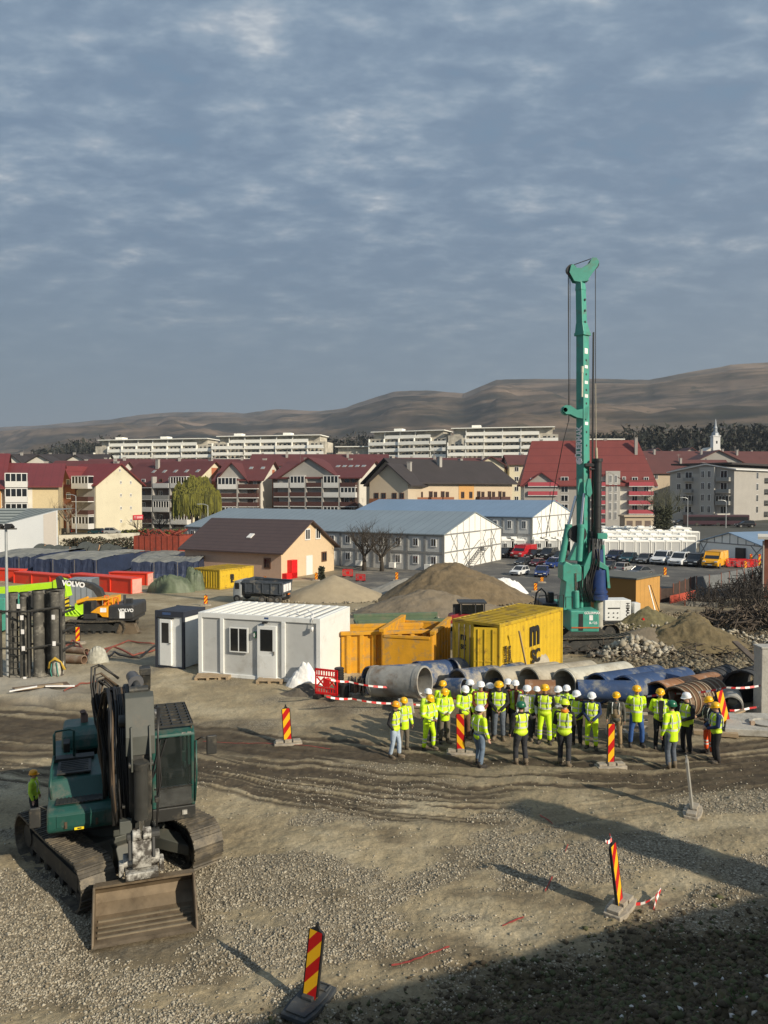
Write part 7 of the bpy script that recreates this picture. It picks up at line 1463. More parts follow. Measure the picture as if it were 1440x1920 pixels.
# dark brown roofed beige house
B = Bld('apartment_block', 'low beige and ochre house under a long dark brown roof in the middle', 'apartment block', (768,148), (960,166), b=14, group=TG_); h = B.zh(902); B.body(h, wBe, 4.4, 'L'); B.roof(rDk, .9, .3); n_ = 9
B.panel('R', B.a*.45, B.a*.60, .3, h-.3, wOc, .06)
for j in (0, 1, 2):
    for i, xf in enumerate((.03,.16,.27,.62,.73,.84)):
        B.balc('R', B.a*xf, .8+3.0*j, B.a*.10, bBr if i > 2 else wBr, 1.1, slab=frm); B.win('R', B.a*xf+.3, .9+3.0*j, 1.0, 2.1, frb); B.win('R', B.a*(xf+.055), .9+3*j+.6, .9, 1.4, frb)
    for xf in (.47,.55): B.win('R', B.a*xf, 1.5+3.0*j, 1.0, 1.4, frb)
B = Bld('apartment_block', 'beige wing with a dark gable facing front, left part of the dark-roofed house', 'apartment block', (693,146), (765,143), b=13, group=TG_); h = B.zh(905); B.body(h, wBe, B.zh(872,146)-h, 'R'); B.roof(rDk, .9, .3)
for j in range(3):
    for xf in (.05,.52): B.balc('R', B.a*xf, .6+3.0*j, B.a*.40, wBr, 1.1, slab=frm); B.win('R', B.a*xf+.6, .7+3.0*j, .9, 2.0, frb); B.win('R', B.a*xf+2.1, .7+3.0*j, .9, 2.0, frb)
# broad red hipped roof behind the rig
B = Bld('apartment_block', 'broad block under a steep brick-red hipped roof with pink balconies, behind the rig mast', 'apartment block', (982,196), (1224,192), b=15, group=TG_); h = B.zh(902); B.body(h, wWh); B.rise = B.zh(829, 203)-h; B.gable = 'L'; B.roof(rOr, 1.0, .3, hip=3.4)
fh_ = h/5.0; B.panel('R', B.a*.02, B.a*.50, 0, h-.1, wGr, .06); B.panel('R', B.a*.635, B.a*.745, 0, h+2.5, wG3, .9, 'stair_tower')
for j in range(5):
    z = 1.0+fh_*j; B.balc('R', B.a*.03, z, B.a*.17, bPk, 1.5, slab=frm); B.win('R', B.a*.05, z+.2, 2.6, 1.9); B.balc('R', B.a*.205, z, B.a*.055, bPk, 1.5, slab=frm)
    for xf in (.29,.42): o = B.win('R', B.a*xf, z+.7, 1.9, 1.7); o.location.y = -.06
    B.balc('R', B.a*.53, z, B.a*.10, bPk, 1.3, slab=frm); B.win('R', B.a*.545, z+.5, 2.0, 1.9); B.balc('R', B.a*.81, z, B.a*.185, bPk, 1.6, slab=frm); B.win('R', B.a*.84, z+.2, 1.4, 2.1); B.win('R', B.a*.93, z+.6, 1.2, 1.7); B.win('R', B.a*.765, z+.7, .9, 1.7)
    o = B.win('R', B.a*.66, z+.8, .7, 2.0); o.location.y = -.9; o = B.win('R', B.a*.70, z+.8, .7, 2.0); o.location.y = -.9
B.cross(B.a*.0, B.a*.27, h-1.2, 3.2, wGr, rRed, 7, face='R', out_=1.0); B.cross(B.a*.52, B.a*.80, h-.6, 2.6, wWh, rRed, 7, face='R', out_=.3)
# grey block on the right
B = Bld('apartment_block', 'plain grey block with a shallow white-edged roof at the right', 'apartment block', (1376,222), (1500,258), uL=1256, group=TG_); h = B.zh(872); B.body(h*.92, wGr, h*.14, 'L'); wG2 = mat('wall_pale_grey', (.46,.44,.40), .85, var=.05, vs=.3)
mb = MB(); k_ = h*.14; mb.prism([(-.8,h*.92-.1),(B.b*.42,h*1.02),(B.b*.42,h*1.02+.3),(-.8,h*.92+.2)], 'x', -.8, B.a+.5); mb.prism([(B.b*.42,h*1.02),(B.b+.8,h*.88),(B.b+.8,h*.88+.3),(B.b*.42,h*1.02+.3)], 'x', -.8, B.a+.5); B.mk(mb, 'roof', [frm]); mb = MB(); mb.box(-.5,B.a+.4,.5,B.b-.5,h*1.02,h*1.05); B.mk(mb, 'roof_cover', rDk)
B.panel('L', B.b*.27, B.b*.50, 0, h*.97, wG2, 1.2, 'stair_tower'); B.panel('L', B.b*.50, B.b, 0, h*.86, wG2, .04)
for j in range(4):
    z = 1.6+h*.21*j; B.balc('L', B.b*.62, z, B.b*.14, bGr, 1.3, slab=wG2, enclosed=(j == 1)); B.win('L', B.b*.64, z+.4, 2.2, 2.4); B.win('L', B.b*.82, z+.8, 1.3, 1.9); B.balc('L', B.b*.05, z, B.b*.20, bGr, 1.3, slab=wG2, enclosed=(j == 1)); o = B.win('L', B.b*.42, z+.9, 1.0, 2.1); o.location.x = -1.22; o = B.win('L', B.b*.32, z+.9, 1.0, 2.1); o.location.x = -1.22
    B.win('L', B.b*.10, z+.8, 2.0, 2.2)
    B.balc('R', B.a*.42, z, 5.2, bGr, 1.2, slab=wG2); B.win('R', B.a*.30, z+.6, 1.6, 2.2)
# row behind: brown roofs, cream fronts
def back(label, cu, D, w, dep, vb, ve, vp, wm_, rm_, ang=0, gab='L', nwin=5, zb=-1.8, nm='apartment_block'):
    a = hd(cu, D); b_ = a+Vector((math.cos(R(ang)), math.sin(R(ang))))*w; B = Bld(nm, label, 'apartment block', (cu, D), ((b_.x/b_.y)*F+720, b_.y), b=dep, z0=zb, group='houses in the second row'); h = B.zh(ve); B.body(h, wm_, B.zh(vp)-h, gab); B.roof(rm_, .8, .3)
    for j in range(max(1, int(h/3))):
        for i in range(nwin): B.win('R', (i+.35)*w/nwin, h-2.3-3*j, 1.3, 1.5)
    return B
back('beige house with a dark roof right of the pink balconies', 1215, 262, 30, 14, 0, 886, 862, wBe, rBrn, 3)
back('long brown roof in the second row right of the rig', 1186, 300, 42, 16, 0, 866, 845, wWh, rBrn, 2); back('brown-roofed house with an arched-window gable below the church', 1302, 285, 17, 16, 0, 866, 845, wGr, rBrn, -4, 'R', 2); back('long brown roof at the right edge below the church', 1340, 300, 60, 14, 0, 868, 846, wTer, rBrn, 2)
back('wide dark brown roof behind the middle house', 742, 235, 34, 16, 0, 878, 858, wCr, rBrn, 1); back('brown roof with a small cream gable behind the middle house', 895, 228, 8, 14, 0, 872, 857, wCr, rBrn, 0, 'R', 2); back('dark brown roof left of the tallest red roof', 955, 232, 22, 12, 0, 870, 853, wCr, rBrn, 1)
back('long maroon roof rising behind the two red-roofed blocks', 470, 235, 42, 16, 0, 872, 851, wWh, rMar, 1); back('small cream gable right of the white one', 722, 215, 6, 10, 0, 872, 859, wCr, rBrn, 0, 'R', 1); back('maroon roof behind the cream gable at the left', 90, 215, 20, 14, 0, 884, 864, wWh, rMar, 0)
back('red roof at the far left behind the yellow block', 160, 240, 60, 12, 0, 874, 861, wWh, rMar, 0)
for i, (u, lb) in enumerate(((8,'left'),(50,'second'),(118,'third'))):
    B = back(lb+' white double gable under a charcoal roof on the left skyline', u, 262, 9 if i else 6, 10, 0, 868, 854, wWh, rDk, 0, 'R', 2); 
back('charcoal roof behind the white gables on the left skyline', -20, 275, 42, 8, 0, 864, 852, wWh, rDk, 0)
for u, v, lb in ((1232,848,'left small pale gable below the dark wood'),(1296,847,'right small pale gable below the dark wood')): back(lb, u-18, 330, 8, 10, 0, v+5, v-7, wGr, rBrn, 0, 'R', 1)
# white terraced apartment rows far behind
wTer2 = mat('terrace_white', (.90,.88,.80), .7, var=.03, vs=.1); wShd = mat('terrace_recess_shade', (.50,.46,.38), .8, var=.4, vs=.35)  # shade of the balcony recesses is put into the back wall colour
def terrace(label, u0, u1, D0, D1, vt0, nf, seed, steps):
    a, b_ = hd(u0, D0), hd(u1, D1); an, ln = frame((a.x,a.y),(b_.x,b_.y)); top = zv(vt0, D0); fh = 3.1; z0 = top-nf*fh; t = thing('terraced_flats', label, 'apartment block', (a.x, a.y, z0), an, 'white terraced flats far behind'); r_ = random.Random(seed); t2 = t
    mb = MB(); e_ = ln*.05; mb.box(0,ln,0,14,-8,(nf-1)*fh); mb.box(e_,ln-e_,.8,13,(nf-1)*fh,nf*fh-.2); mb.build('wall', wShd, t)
    nb = int(ln/7.5); st = ln/nb
    for j in range(nf):
        for i in range(nb):
            z = j*fh
            if (j == nf-1 and (i < 1 or i > nb-2)) or (j == nf-2 and i == 0 and seed % 2): continue
            off = (0,-.5,-1.3)[(i//2+seed) % 3] if j < nf-1 else .9
            k2 = r_.randrange(3)
            if ('tb', seed, k2) not in CH:
                m2 = MB(); w = st*.99; m2.box(0,w,-1.6,0,-.25,0); m2.prism([(0,-.25),(w,-.25),(w,1.25),(w*.85 if k2 else w,1.35),(w*.15 if k2 == 2 else 0,1.35),(0,.5)], 'y', -1.75, -1.6)
                m2.box(-.12,.25,-1.5,0,0,2.85)
                for q in range(3): xx = w*(.20+.27*q); m2.box(xx-.1,xx+.8+.5*(q == k2),-.09,-.02,.1,2.2,1)
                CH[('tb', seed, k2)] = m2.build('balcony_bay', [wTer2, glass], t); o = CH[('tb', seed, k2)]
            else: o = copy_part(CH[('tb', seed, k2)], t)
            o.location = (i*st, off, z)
    mb = MB(); mb.box(e_-1.0,ln-e_+1.0,-1.6,13,nf*fh-.15,nf*fh+.25)
    for i in range(int(ln/26)): x = 8+26*i+r_.random()*8; mb.box(x,x+4,3,8,nf*fh+.25,nf*fh+1.7)
    mb.build('roof', wTer2, t)
terrace('left half of the long white terraced block below the hills', 180, 400, 400, 385, 826, 6, 1, 0); terrace('right half of the long white terraced block below the hills', 402, 610, 384, 372, 819, 6, 2, 0)
terrace('low stepped wing of the middle white block', 630, 694, 372, 370, 838, 4, 3, 0); terrace('tall white terraced block in the middle', 694, 838, 366, 352, 811, 8, 4, 0); terrace('brightest white terraced block left of the rig', 840, 1046, 350, 340, 804, 8, 5, 0); terrace('white terraced block showing right behind the rig mast', 1104, 1168, 345, 345, 824, 6, 6, 0)
# church tower
D = 370; c = at(1341, 845, D); t = thing('church_tower', 'slender white church tower with a pointed spire on the right skyline', 'church', (c.x, D, 0)); s7 = D/F; zt = zv(838, D); mb = MB(); w_ = 6.5*s7; mb.box(-w_,w_,-w_,w_,0,zv(818,D)); mb.box(-w_*1.15,w_*1.15,-w_*1.15,w_*1.15,zv(819,D),zv(817,D)); mb.build('tower', mat('church_white',(.78,.77,.75),.7,var=.03), t)
mb = MB(); z1 = zv(817,D); mb.lathe([(w_*1.1,z1),(w_*.95,z1+1.2),(w_*.55,z1+2.0),(w_*.5,z1+3.3),(w_*.62,z1+3.5),(w_*.35,z1+4.6),(w_*.12,z1+8.0),(.08,zv(799,D)-1),(.06,zv(797,D))], 8, a0=math.pi/8); mb.build('spire', mat('church_tin',(.34,.36,.38),.4,.5), t); mb = MB(); mb.box(-.35,.35,-w_-.04,-w_,zv(832,D),zv(827,D)); mb.build('window', glass, t)
mb = MB(); mb.prism([(-w_*3,0),(w_*1.5,0),(w_*1.5,zv(842,D)),(-w_*1,zv(838,D)),(-w_*3,zv(846,D))], 'y', -1, 10); mb.build('nave', wWh, t)
# ---------------------------------------------------------------- site buildings in the middle distance
mP = mat('module_grey', (.50,.50,.48), .6, var=.04, vs=.5); mF = mat('module_frame', (.23,.23,.225), .6); rBl = mat('roof_blue', (.215,.31,.43), .45, .2, var=.06, vs=.3); rGb = mat('roof_bluegrey', (.25,.30,.33), .45, .2, var=.08, vs=.3); stripes(rGb, 1, 1.05, .08, (.17,.20,.22)); stripes(rBl, 1, 1.05, .06, (.17,.25,.36))
wP = mat('panel_white', (.84,.83,.78), .55, var=.03, vs=.4)
def modular(label, c, r, uL, ve, vp, roofm, nwin, ac=True, z0=-1.8, brace=True):
    B = Bld('modular_building', label, 'site building', c, r, uL=uL, z0=z0, group='two-storey site buildings'); h = B.zh(ve); B.body(h, mP, B.zh(vp, c[1]*1.0)-h, 'R'); B.roof(roofm, .25, .12)
    mb = MB(); a = B.a; mb.prism([(0,0),(a,0),(a,h),(a/2,h+B.rise),(0,h)], 'y', -.12, 0); B.mk(mb, 'gable_panels', wP)
    mb = MB(); n_ = 10
    for i in range(n_+1):
        x = a*i/n_; zt = h+B.rise*(1-abs(2*i/n_-1)); mb.box(x-.03,x+.03,-.15,-.12,h+.05,zt-.02)
        if i % 2 == 0: mb.box(x-.07,x+.07,-.16,-.12,0,h)
    mb.box(0,a,-.165,-.12,h-.08,h+.08); mb.box(0,a,-.165,-.12,h*.49,h*.53)
    if brace:
        for i in (1,3,6,8):
            for z0_ in (0, h*.52):
                x0, x1 = a*i/n_, a*(i+1)/n_; mb.tube([(x0,-.16,z0_),(x1,-.16,z0_+h*.47)], .035, 4); mb.tube([(x1,-.16,z0_),(x0,-.16,z0_+h*.47)], .035, 4)
    B.mk(mb, 'gable_frame', mF); mb = MB(); st = B.b/nwin
    for i in range(nwin+1): mb.box(-.07,0,i*st-.14,i*st+.14,0,h)
    mb.box(-.08,0,0,B.b,h*.47,h*.53); mb.box(-.08,0,0,B.b,h-.18,h); B.mk(mb, 'side_frame', mF)
    for i in range(nwin):
        for z in (h*.17, h*.66): B.win('L', (i+.35)*st, z, st*.32, h*.25)
        if ac and i % 2 == 0: mb = MB(); mb.box(-.45,-.08,(i+.62)*st,(i+.62)*st+.75,.15,.75); B.mk(mb, 'air_conditioner', wP)
    return B
B = modular('nearest and longest two-storey site building with a white braced gable and outside stairs', (831,85.6), (938,100.7), 350, 1003, 965, rGb, 17)
m_ = MB(); a = B.a; x0, x1 = a*.30, a*.58; hh3 = B.h*.52
for i in range(12): f_ = i/11; m_.box(x0+(x1-x0)*f_,x0+(x1-x0)*f_+.28,-1.3,-.3,hh3*f_,hh3*f_+.04)
for y in (-1.3, -.3): m_.tube([(x0,y,0),(x1,y,hh3)], .05, 4); m_.tube([(x0,y,.95),(x1,y,hh3+.95)], .03, 4)
m_.box(x1,x1+1.5,-1.3,-.15,hh3,hh3+.06)
for x in (x1, x1+.75, x1+1.45): m_.tube([(x,-1.3,hh3),(x,-1.3,hh3+1)], .03, 4)
m_.tube([(x1,-1.3,hh3+1),(x1+1.5,-1.3,hh3+1)], .03, 4); m_.tube([(x1+1.4,-1.25,0),(x1+1.4,-1.25,hh3)], .05, 4); B.mk(m_, 'outside_stairs', steel)
mb = MB(); mb.box(x1+.2,x1+1.1,-.19,-.12,hh3,hh3+2.0); B.mk(mb, 'door', frm); 
mb = MB(); mb.T = Matrix.Identity(4); Bq = B
B = modular('further two-storey site building with a plain blue roof', (997,112), (1072,129.9), 655, 970, 941, rBl, 14, z0=-1.8)
B = Bld('site_hall', 'single-storey white hall with a blue roof at the right', 'hall', (1313,108), (1432,98), uL=1300, b=None, z0=-1.8); B.b = 22; h = B.zh(1015); B.body(h, wP, B.zh(996)-h, 'R'); B.roof(rBl, .3, .12); mb = MB()
for i in range(9): x = B.a*i/8; mb.box(x-.04,x+.04,-.05,0,0 if i in (0,8) else h,h+B.rise*(1-abs(i/4-1)))
for x0, x1 in ((0,.13),(.13,0),(.82,1),(1,.82)): mb.tube([(B.a*x0,-.03,0),(B.a*x1,-.03,h)], .06, 4)
mb.box(0,B.a,-.06,0,h-.07,h+.07); B.mk(mb, 'frame', mF); mb = MB(); mb.box(B.a*.62,B.a*.75,-.4,-.05,0,1.5); B.mk(mb, 'dark_cabinet', black)
# rows of white cabins with flat roofs
Dw = [(1128,92,9),(1128,96,0)]
k_ = 0
for row, (D, v, us) in enumerate(((108, 1014, (1134,1163,1192,1221,1250,1279)), (120, 1004.6, (1140,1168,1196,1224,1252,1280)), (132, 997, (1132,1158,1184,1210,1236,1262,1288)), (145, 990, (1128,1152,1176,1200,1224,1248,1272)), (110, 1012, (938,958,1002,1022,1044,1062)))):
    for i, u in enumerate(us):
        a = hd(u, D); z0 = gz(0, D); w = (27.5 if D < 125 else 25)/F*D; h = zv(v, D)-z0; t = thing('row_cabin', '%s pale flat-roofed cabin from the left in the %s row beyond the parked cars' % ('first second third fourth fifth sixth seventh'.split()[i], ('front','second','third','rear','left-hand')[row]), 'site cabin', (a.x, a.y, z0), 0, 'rows of pale cabins beyond the parked cars')
        if ('cab', D, w) not in CH:
            mb = MB(); mb.box(.05,w-.05,.05,6,0,h-.1,0)
            for x in (0, w-.14): mb.box(x,x+.14,0,.14,0,h,1)
            mb.box(0,w,-.02,6,h-.22,h,1); mb.box(w*.3,w*.36,-.02,.05,0,h-.2,1); mb.box(.1,w-.1,.3,.5,h,h+.08,1); mb.box(w*.2,w*.6,2.2,3.2,h,h+.3,1); mb.box(.1,w-.1,4,4.2,h,h+.08,1)
            CH[('cab', D, w)] = mb.build('cabin', [mP, wP], t)
        else: copy_part(CH[('cab', D, w)], t)
        if row == 4 and i < 4: wwin(t, w*.2, h*.4, w*.28, h*.36); 
# cream house with the brown roof
B = Bld('cream_house', 'cream house with a dark brown tiled roof in the middle distance', 'house', (527,78), (626,86.8), uL=346, z0=-1.8); B.C.y; h = B.zh(1034); B.body(h, mat('house_cream',(.62,.47,.30),.85,var=.05), B.zh(981)-h, 'R'); rB2 = mat('tile_brown', (.075,.048,.043), .6, var=.1, vs=1); stripes(rB2, 2, .32, .12, (.045,.03,.028)); B.roof(rB2, .55, .15)
for xf in (.42,.62): B.win('R', B.a*xf, h+.9, .95, 1.25)
B.win('R', B.a*.74, h*.42, 1.0, 1.1, frb); B.panel('R', B.a*.44, B.a*.56, 0, 2.1, frm, .06, 'door'); B.win('L', B.b*.10, h*.36, .9, 1.1, frb); B.panel('L', 0, B.b, 0, h-.1, mat('house_pink',(.50,.34,.25),.85,var=.05), .02)
mb = MB(); x, y, zz_ = -.0+B.a*.20, B.b*.42, h+B.rise*.42; mb.T = Matrix.Translation((x,y,zz_)) @ Matrix.Rotation(-math.atan2(B.rise, B.a/2),4,'Y'); mb.box(-.4,.4,-.3,.3,0,.2); B.mk(mb, 'roof_window', frm)
mb = MB(); mb.T = Matrix.Translation((B.a*.13,-.6,0)); mb.box(-.3,.7,0,.6,0,1.9); mb.box(-1.2,.7,.0,.6,0,.6); o = mb.build('red_hut', red_p, None); o.location = (B.C.x, B.C.y, B.z0); o.rotation_euler = (0,0,B.ang); tag(o, 'small bright red box against the corner of the cream house', 'box')
# small roofs and bus beside the grey block
D = 180; a = hd(1172, D); t = thing('garage_row', 'low flat-roofed garage row left of the dark bus', 'garages', (a.x,D,-1.8)); mb = MB(); w = 68/F*D; mb.box(0,w,0,4,0,2.9,0); mb.box(-.3,w+.2,-.4,4.2,2.9,3.3,1)
for i in range(4): mb.box(.4+i*w/4,w/4*(i+1)-.3,-.02,0,.05,2.0,2)
mb.build('garages', [wBe, wBe, wDark], t)
D = 196; a = hd(1288, D); t = thing('bus', 'long dark bus parked in front of the grey block', 'bus', (a.x,D,-1.8)); w = 118/F*D; mb = MB(); mb.box(0,w,0,2.4,.35,2.9); mb.build('body', mat('bus_purple',(.045,.015,.025),.4,var=.1), t, bevel=.12); mb = MB(); mb.box(.5,w-.4,-.03,0,1.4,2.35); mb.build('window_band', glass, t); mb = MB(); mb.box(w*.5,w*.7,.4,2,2.9,3.15); mb.build('roof_unit', wWh, t)
for x in (.16, .5, .85): mb = MB(); mb.cyl((w*x,-.02,.45),(w*x,.3,.45),.45,n=16); mb.build('wheel', rubber, t)
# brick corner at the right
D = 62; a = hd(1433, D); z0 = gz(0, D); mb = MB(); mb.box(0,5,0,4,0,zv(1011,D)-z0,0); mb.box(-.5,5.3,-.4,4.3,zv(1011,D)-z0,zv(1006,D)-z0,1); bk_ = mat('brick_red',(.30,.11,.07),.85,var=.15,vs=3); t = thing('brick_building', 'red brick building corner cut by the right edge', 'building', (at(1434,1011,D).x,D,z0), R(-26)); mb.build('wall', [bk_, wWh], t); mb = MB(); mb.cyl((-.1,-.1,0),(-.1,-.1,zv(1014,D)-z0),.07,n=8); mb.build('downpipe', wGr, t)
# fence
def fence(pts, hpx, label, m, postm, cat='fence', dz=0):
    P = [on(u, v) for u, v in pts]; t = thing('panel_fence', label, cat, P[0]); k = 0
    for (p, q), hp in zip(zip(P[:-1], P[1:]), hpx):
        d = q-p; n_ = max(1, int(d.length/2.0)); h = hp/F*(p.y+q.y)/2
        for i in range(n_):
            a, b_ = p+d*(i/n_)-P[0], p+d*((i+1)/n_)-P[0]; mb = MB(); an = math.atan2(d.y, d.x); mb.T = Matrix.Translation(a) @ Matrix.Rotation(an,4,'Z'); L_ = (b_-a).length; mb.add([(0,0,-.2),(L_,0,b_.z-a.z-.2),(L_,0,b_.z-a.z+h),(0,0,h),(0,.04,-.2),(L_,.04,b_.z-a.z-.2),(L_,.04,b_.z-a.z+h),(0,.04,h)], [(0,1,2,3),(7,6,5,4),(0,4,5,1),(3,2,6,7),(0,3,7,4),(1,5,6,2)]); mb.build('panel', m, t)
            mb = MB(); mb.cyl((0,0,0),(0,0,h*1.08),.05,n=6); mb.build('post', postm, t, loc=a)
fpo = mat('rusty_post',(.22,.08,.05),.8); gm2 = mat('fence_grey',(.17,.18,.185),.6,.2,var=.15,dirt=(.1,.1,.1),da=.3)
fence([(1306,1106),(1352,1100),(1395,1090),(1425,1082)], (24,24,22), 'grey sheet fence with rusty posts right of the ochre hut', gm2, fpo); fence([(1238,1130),(1262,1128),(1304,1108)], (26,30), 'dark brown netted fence next to the ochre hut', mat('fence_dark',(.05,.032,.025),.9,var=.3), fpo)
fence([(1256,1132),(1304,1120)], (14,), 'low orange-red fence panels in front of the dark fence', mat('fence_red',(.42,.07,.04),.7,var=.15), fpo)
fence([(1284,1136),(1345,1138)], (9,), 'low pale concrete kerb wall below the bushes', mat('wall_dusty',(.30,.28,.24),.9,var=.15), fpo, 'low wall')
# ---------------------------------------------------------------- cars
CARM = {}
def cpaint(nm, c): return mat('paint_'+nm, c, .25, var=.03, dirt=tuple(x*.8+.02 for x in c), da=.15)
PC = dict(black=(.012,.012,.014), dark=(.03,.033,.038), white=(.72,.73,.73), red=(.42,.015,.02), darkred=(.10,.012,.018), blue=(.012,.035,.16), navy=(.012,.02,.06), teal=(.01,.05,.065), silver=(.34,.34,.33), grey=(.11,.115,.12), amber=(.80,.38,.012))
lampw = mat('headlamp', (.7,.72,.72), .15, var=.05); lampr = mat('tail_lamp', (.45,.01,.01), .3); platem = mat('number_plate', (.7,.7,.68), .5)
def car_proto(kind, col):
    if (kind, col) in CARM: return CARM[(kind, col)]
    t = bpy.data.objects.new('parked_car', None); C.objects.link(t); m = cpaint(col, PC[col]); L_, w, h = dict(suv=(4.3,1.8,1.65), car=(4.4,1.78,1.46), hatch=(4.0,1.74,1.5), van=(4.9,1.9,1.95))[kind]; hw = w/2
    hb = dict(suv=.98, car=.86, hatch=.90, van=1.08)[kind]; fr, re = L_/2, -L_/2
    prof = [(re,.35),(re-.02,.6),(re+.05,hb),(fr-1.15 if kind != 'van' else fr-.75,hb+.02),(fr-.12,hb-.14),(fr,.62),(fr-.02,.30),(fr-.25,.24),(re+.2,.26)]
    mb = MB(); mb.prism(prof, 'y', -hw, hw); body = mb.build('body', m, t, bevel=.09)
    x0, x1, x2, x3 = dict(suv=(re+.08,re+.35,fr-2.0,fr-1.15), car=(re+.65,re+1.35,fr-2.1,fr-1.15), hatch=(re+.1,re+.5,fr-1.9,fr-1.05), van=(re+.05,re+.1,fr-1.45,fr-.78))[kind]; ti = .15 if kind != 'van' else .08
    vs = [(x0,-hw+.06,hb-.02),(x3,-hw+.06,hb-.02),(x3,hw-.06,hb-.02),(x0,hw-.06,hb-.02),(x1,-hw+ti,h-.05),(x2,-hw+ti,h-.05),(x2,hw-ti,h-.05),(x1,hw-ti,h-.05)]; mb = MB(); mb.add(vs, [(0,1,5,4),(1,2,6,5),(2,3,7,6),(3,0,4,7),(4,5,6,7)]); mb.build('windows', m if kind == 'van' else glass, t)
    mb = MB(); mb.box(x1-.02,x2+.03,-hw+ti-.02,hw-ti+.02,h-.06,h); 
    for sy in (-1, 1):
        for a, b_ in ((0,4),(1,5)): A, B_ = Vector(vs[a]), Vector(vs[b_]); A.y = sy*abs(A.y); B_.y = sy*abs(B_.y); mb.tube([A, B_], .045, 5)
        xm = (x0+x3)/2-.1; mb.tube([(xm,sy*(hw-.055),hb),(xm,sy*(hw-ti+.01),h-.05)], .04, 4)
        if kind == 'suv': mb.tube([(x1,sy*(hw-.22),h+.05),(x2,sy*(hw-.22),h+.05)], .02, 4)
    mb.build('roof', m, t)
    if kind == 'van':
        mb = MB(); mb.prism([(x3+.02,hb+.05),(x2+.05,h-.18),(x2+.02,h-.18),(x3-.02,hb+.05)], 'y', -hw+.16, hw-.16)
        for sy in (-1, 1): mb.prism([(x3-.15,hb+.05),(x2-.05,h-.25),(x2-.6,h-.25),(x2-.6,hb+.05)], 'y', sy*(hw-.10)-.02, sy*(hw-.10)+.02)
        mb.build('windows', glass, t)
    for x in (re+.8, fr-.85):
        for sy in (-1, 1):
            mb = MB(); mb.cyl((x,sy*(hw-.2),.33),(x,sy*(hw+.01),.33),.33,n=16,mi=0); mb.cyl((x,sy*(hw-.1),.33),(x,sy*(hw+.02),.33),.2,n=12,mi=1); mb.build('wheel', [rubber, steel], t)
    for sy in (-1, 1):
        mb = MB(); mb.cbox((fr-.07,sy*(hw-.28),hb-.25),(.16,.36,.14)); mb.build('headlight', lampw, t, bevel=.03); mb = MB(); mb.cbox((re+.01,sy*(hw-.2),hb-.2),(.08,.26,.22)); mb.build('tail_light', lampr, t)
        mb = MB(); mb.cbox((x3-.1,sy*(hw+.08),hb+.08),(.12,.16,.12)); mb.build('mirror', m, t, bevel=.03)
    mb = MB(); mb.box(fr-.03,fr+.015,-.26,.26,.40,.51); mb.build('number_plate', platem, t); mb = MB(); mb.box(fr-.06,fr+.006,-.55,.55,.52,.66); mb.box(fr-.06,fr+.01,-.75,.75,.27,.38); mb.build('grille', black, t)
    CARM[(kind, col)] = [t, False, kids(t)]; return CARM[(kind, col)]
def car(kind, col, u, v, hpx, ang, label, group='cars parked beyond the mounds', D=None, nm='parked_car'):
    pr = car_proto(kind, col); p = on(u, v) if D is None else Vector(((u-720)/F*D, D, gz(0, D))); k = (hpx/F*p.y)/dict(suv=1.65, car=1.46, hatch=1.5, van=1.95)[kind]
    if not pr[1]: o = pr[0]; pr[1] = True; o.name = nm
    else:
        o = pr[0].copy(); C.objects.link(o)
        for c in pr[2]: copy_part(c, o)
    o.location = p; o.rotation_euler = (0, 0, R(ang)); o.scale = (k, k, k); return tag(o, label, 'van' if kind == 'van' else 'car', group)
F1 = -128
for a in (('suv','navy',1152,1051,19,'navy SUV right behind the rig in the front row'),('hatch','teal',1178,1054,18,'dark teal hatchback left of the dark grey car'),('hatch','grey',1209,1056,18,'dark grey car left of the two white SUVs'),('suv','white',1241,1057,24,'left one of the two white SUVs side by side'),('suv','white',1274,1060,24,'right one of the two white SUVs side by side'),('suv','dark',1303,1061,23,'charcoal SUV between the white SUV and the yellow van'),('van','amber',1341,1063,30,'bright yellow van at the right end of the row')): car(a[0], a[1], a[2], a[3], a[4], F1, a[5])
for a in (('hatch','silver',1170,1071,17,'silver hatchback behind the rig seen from the back',50),('car','grey',1200,1079,18,'grey saloon with bright lamps behind the ochre hut roof',-150),('car','silver',1154,1083,14,'grey-blue car half hidden by the generator',-165),('hatch','dark',1142,1066,15,'dark car hidden behind the rotary drive',F1),
          ('van','red',982,1046,25,'red van at the left of the cars',F1),('hatch','black',948,1045,18,'black car left of the red van',F1),('hatch','black',1000,1047,17,'black car right of the red van',F1),('suv','black',1028,1047,20,'larger black SUV near the rope of the rig',F1),('hatch','black',1052,1050,17,'black car touching the green cylinder of the rig',F1),('car','dark',1036,1031,13,'dark car alone in the row nearest the pale cabins',F1),
          ('hatch','dark',980,1060,15,'dark hatchback in the second row left of the dark red car',F1),('hatch','darkred',1007,1061,14,'dark red hatchback in the second row',F1),('suv','blue',1037,1064,18,'blue SUV in the second row beside the rig',F1),('hatch','white',974,1078,17,'white hatchback alone in the front at the left',F1),('car','blue',1016,1080,19,'blue saloon next to the white hatchback',F1+20)): car(a[0], a[1], a[2], a[3], a[4], a[6], a[5])
ST = 'cars in the street by the houses'
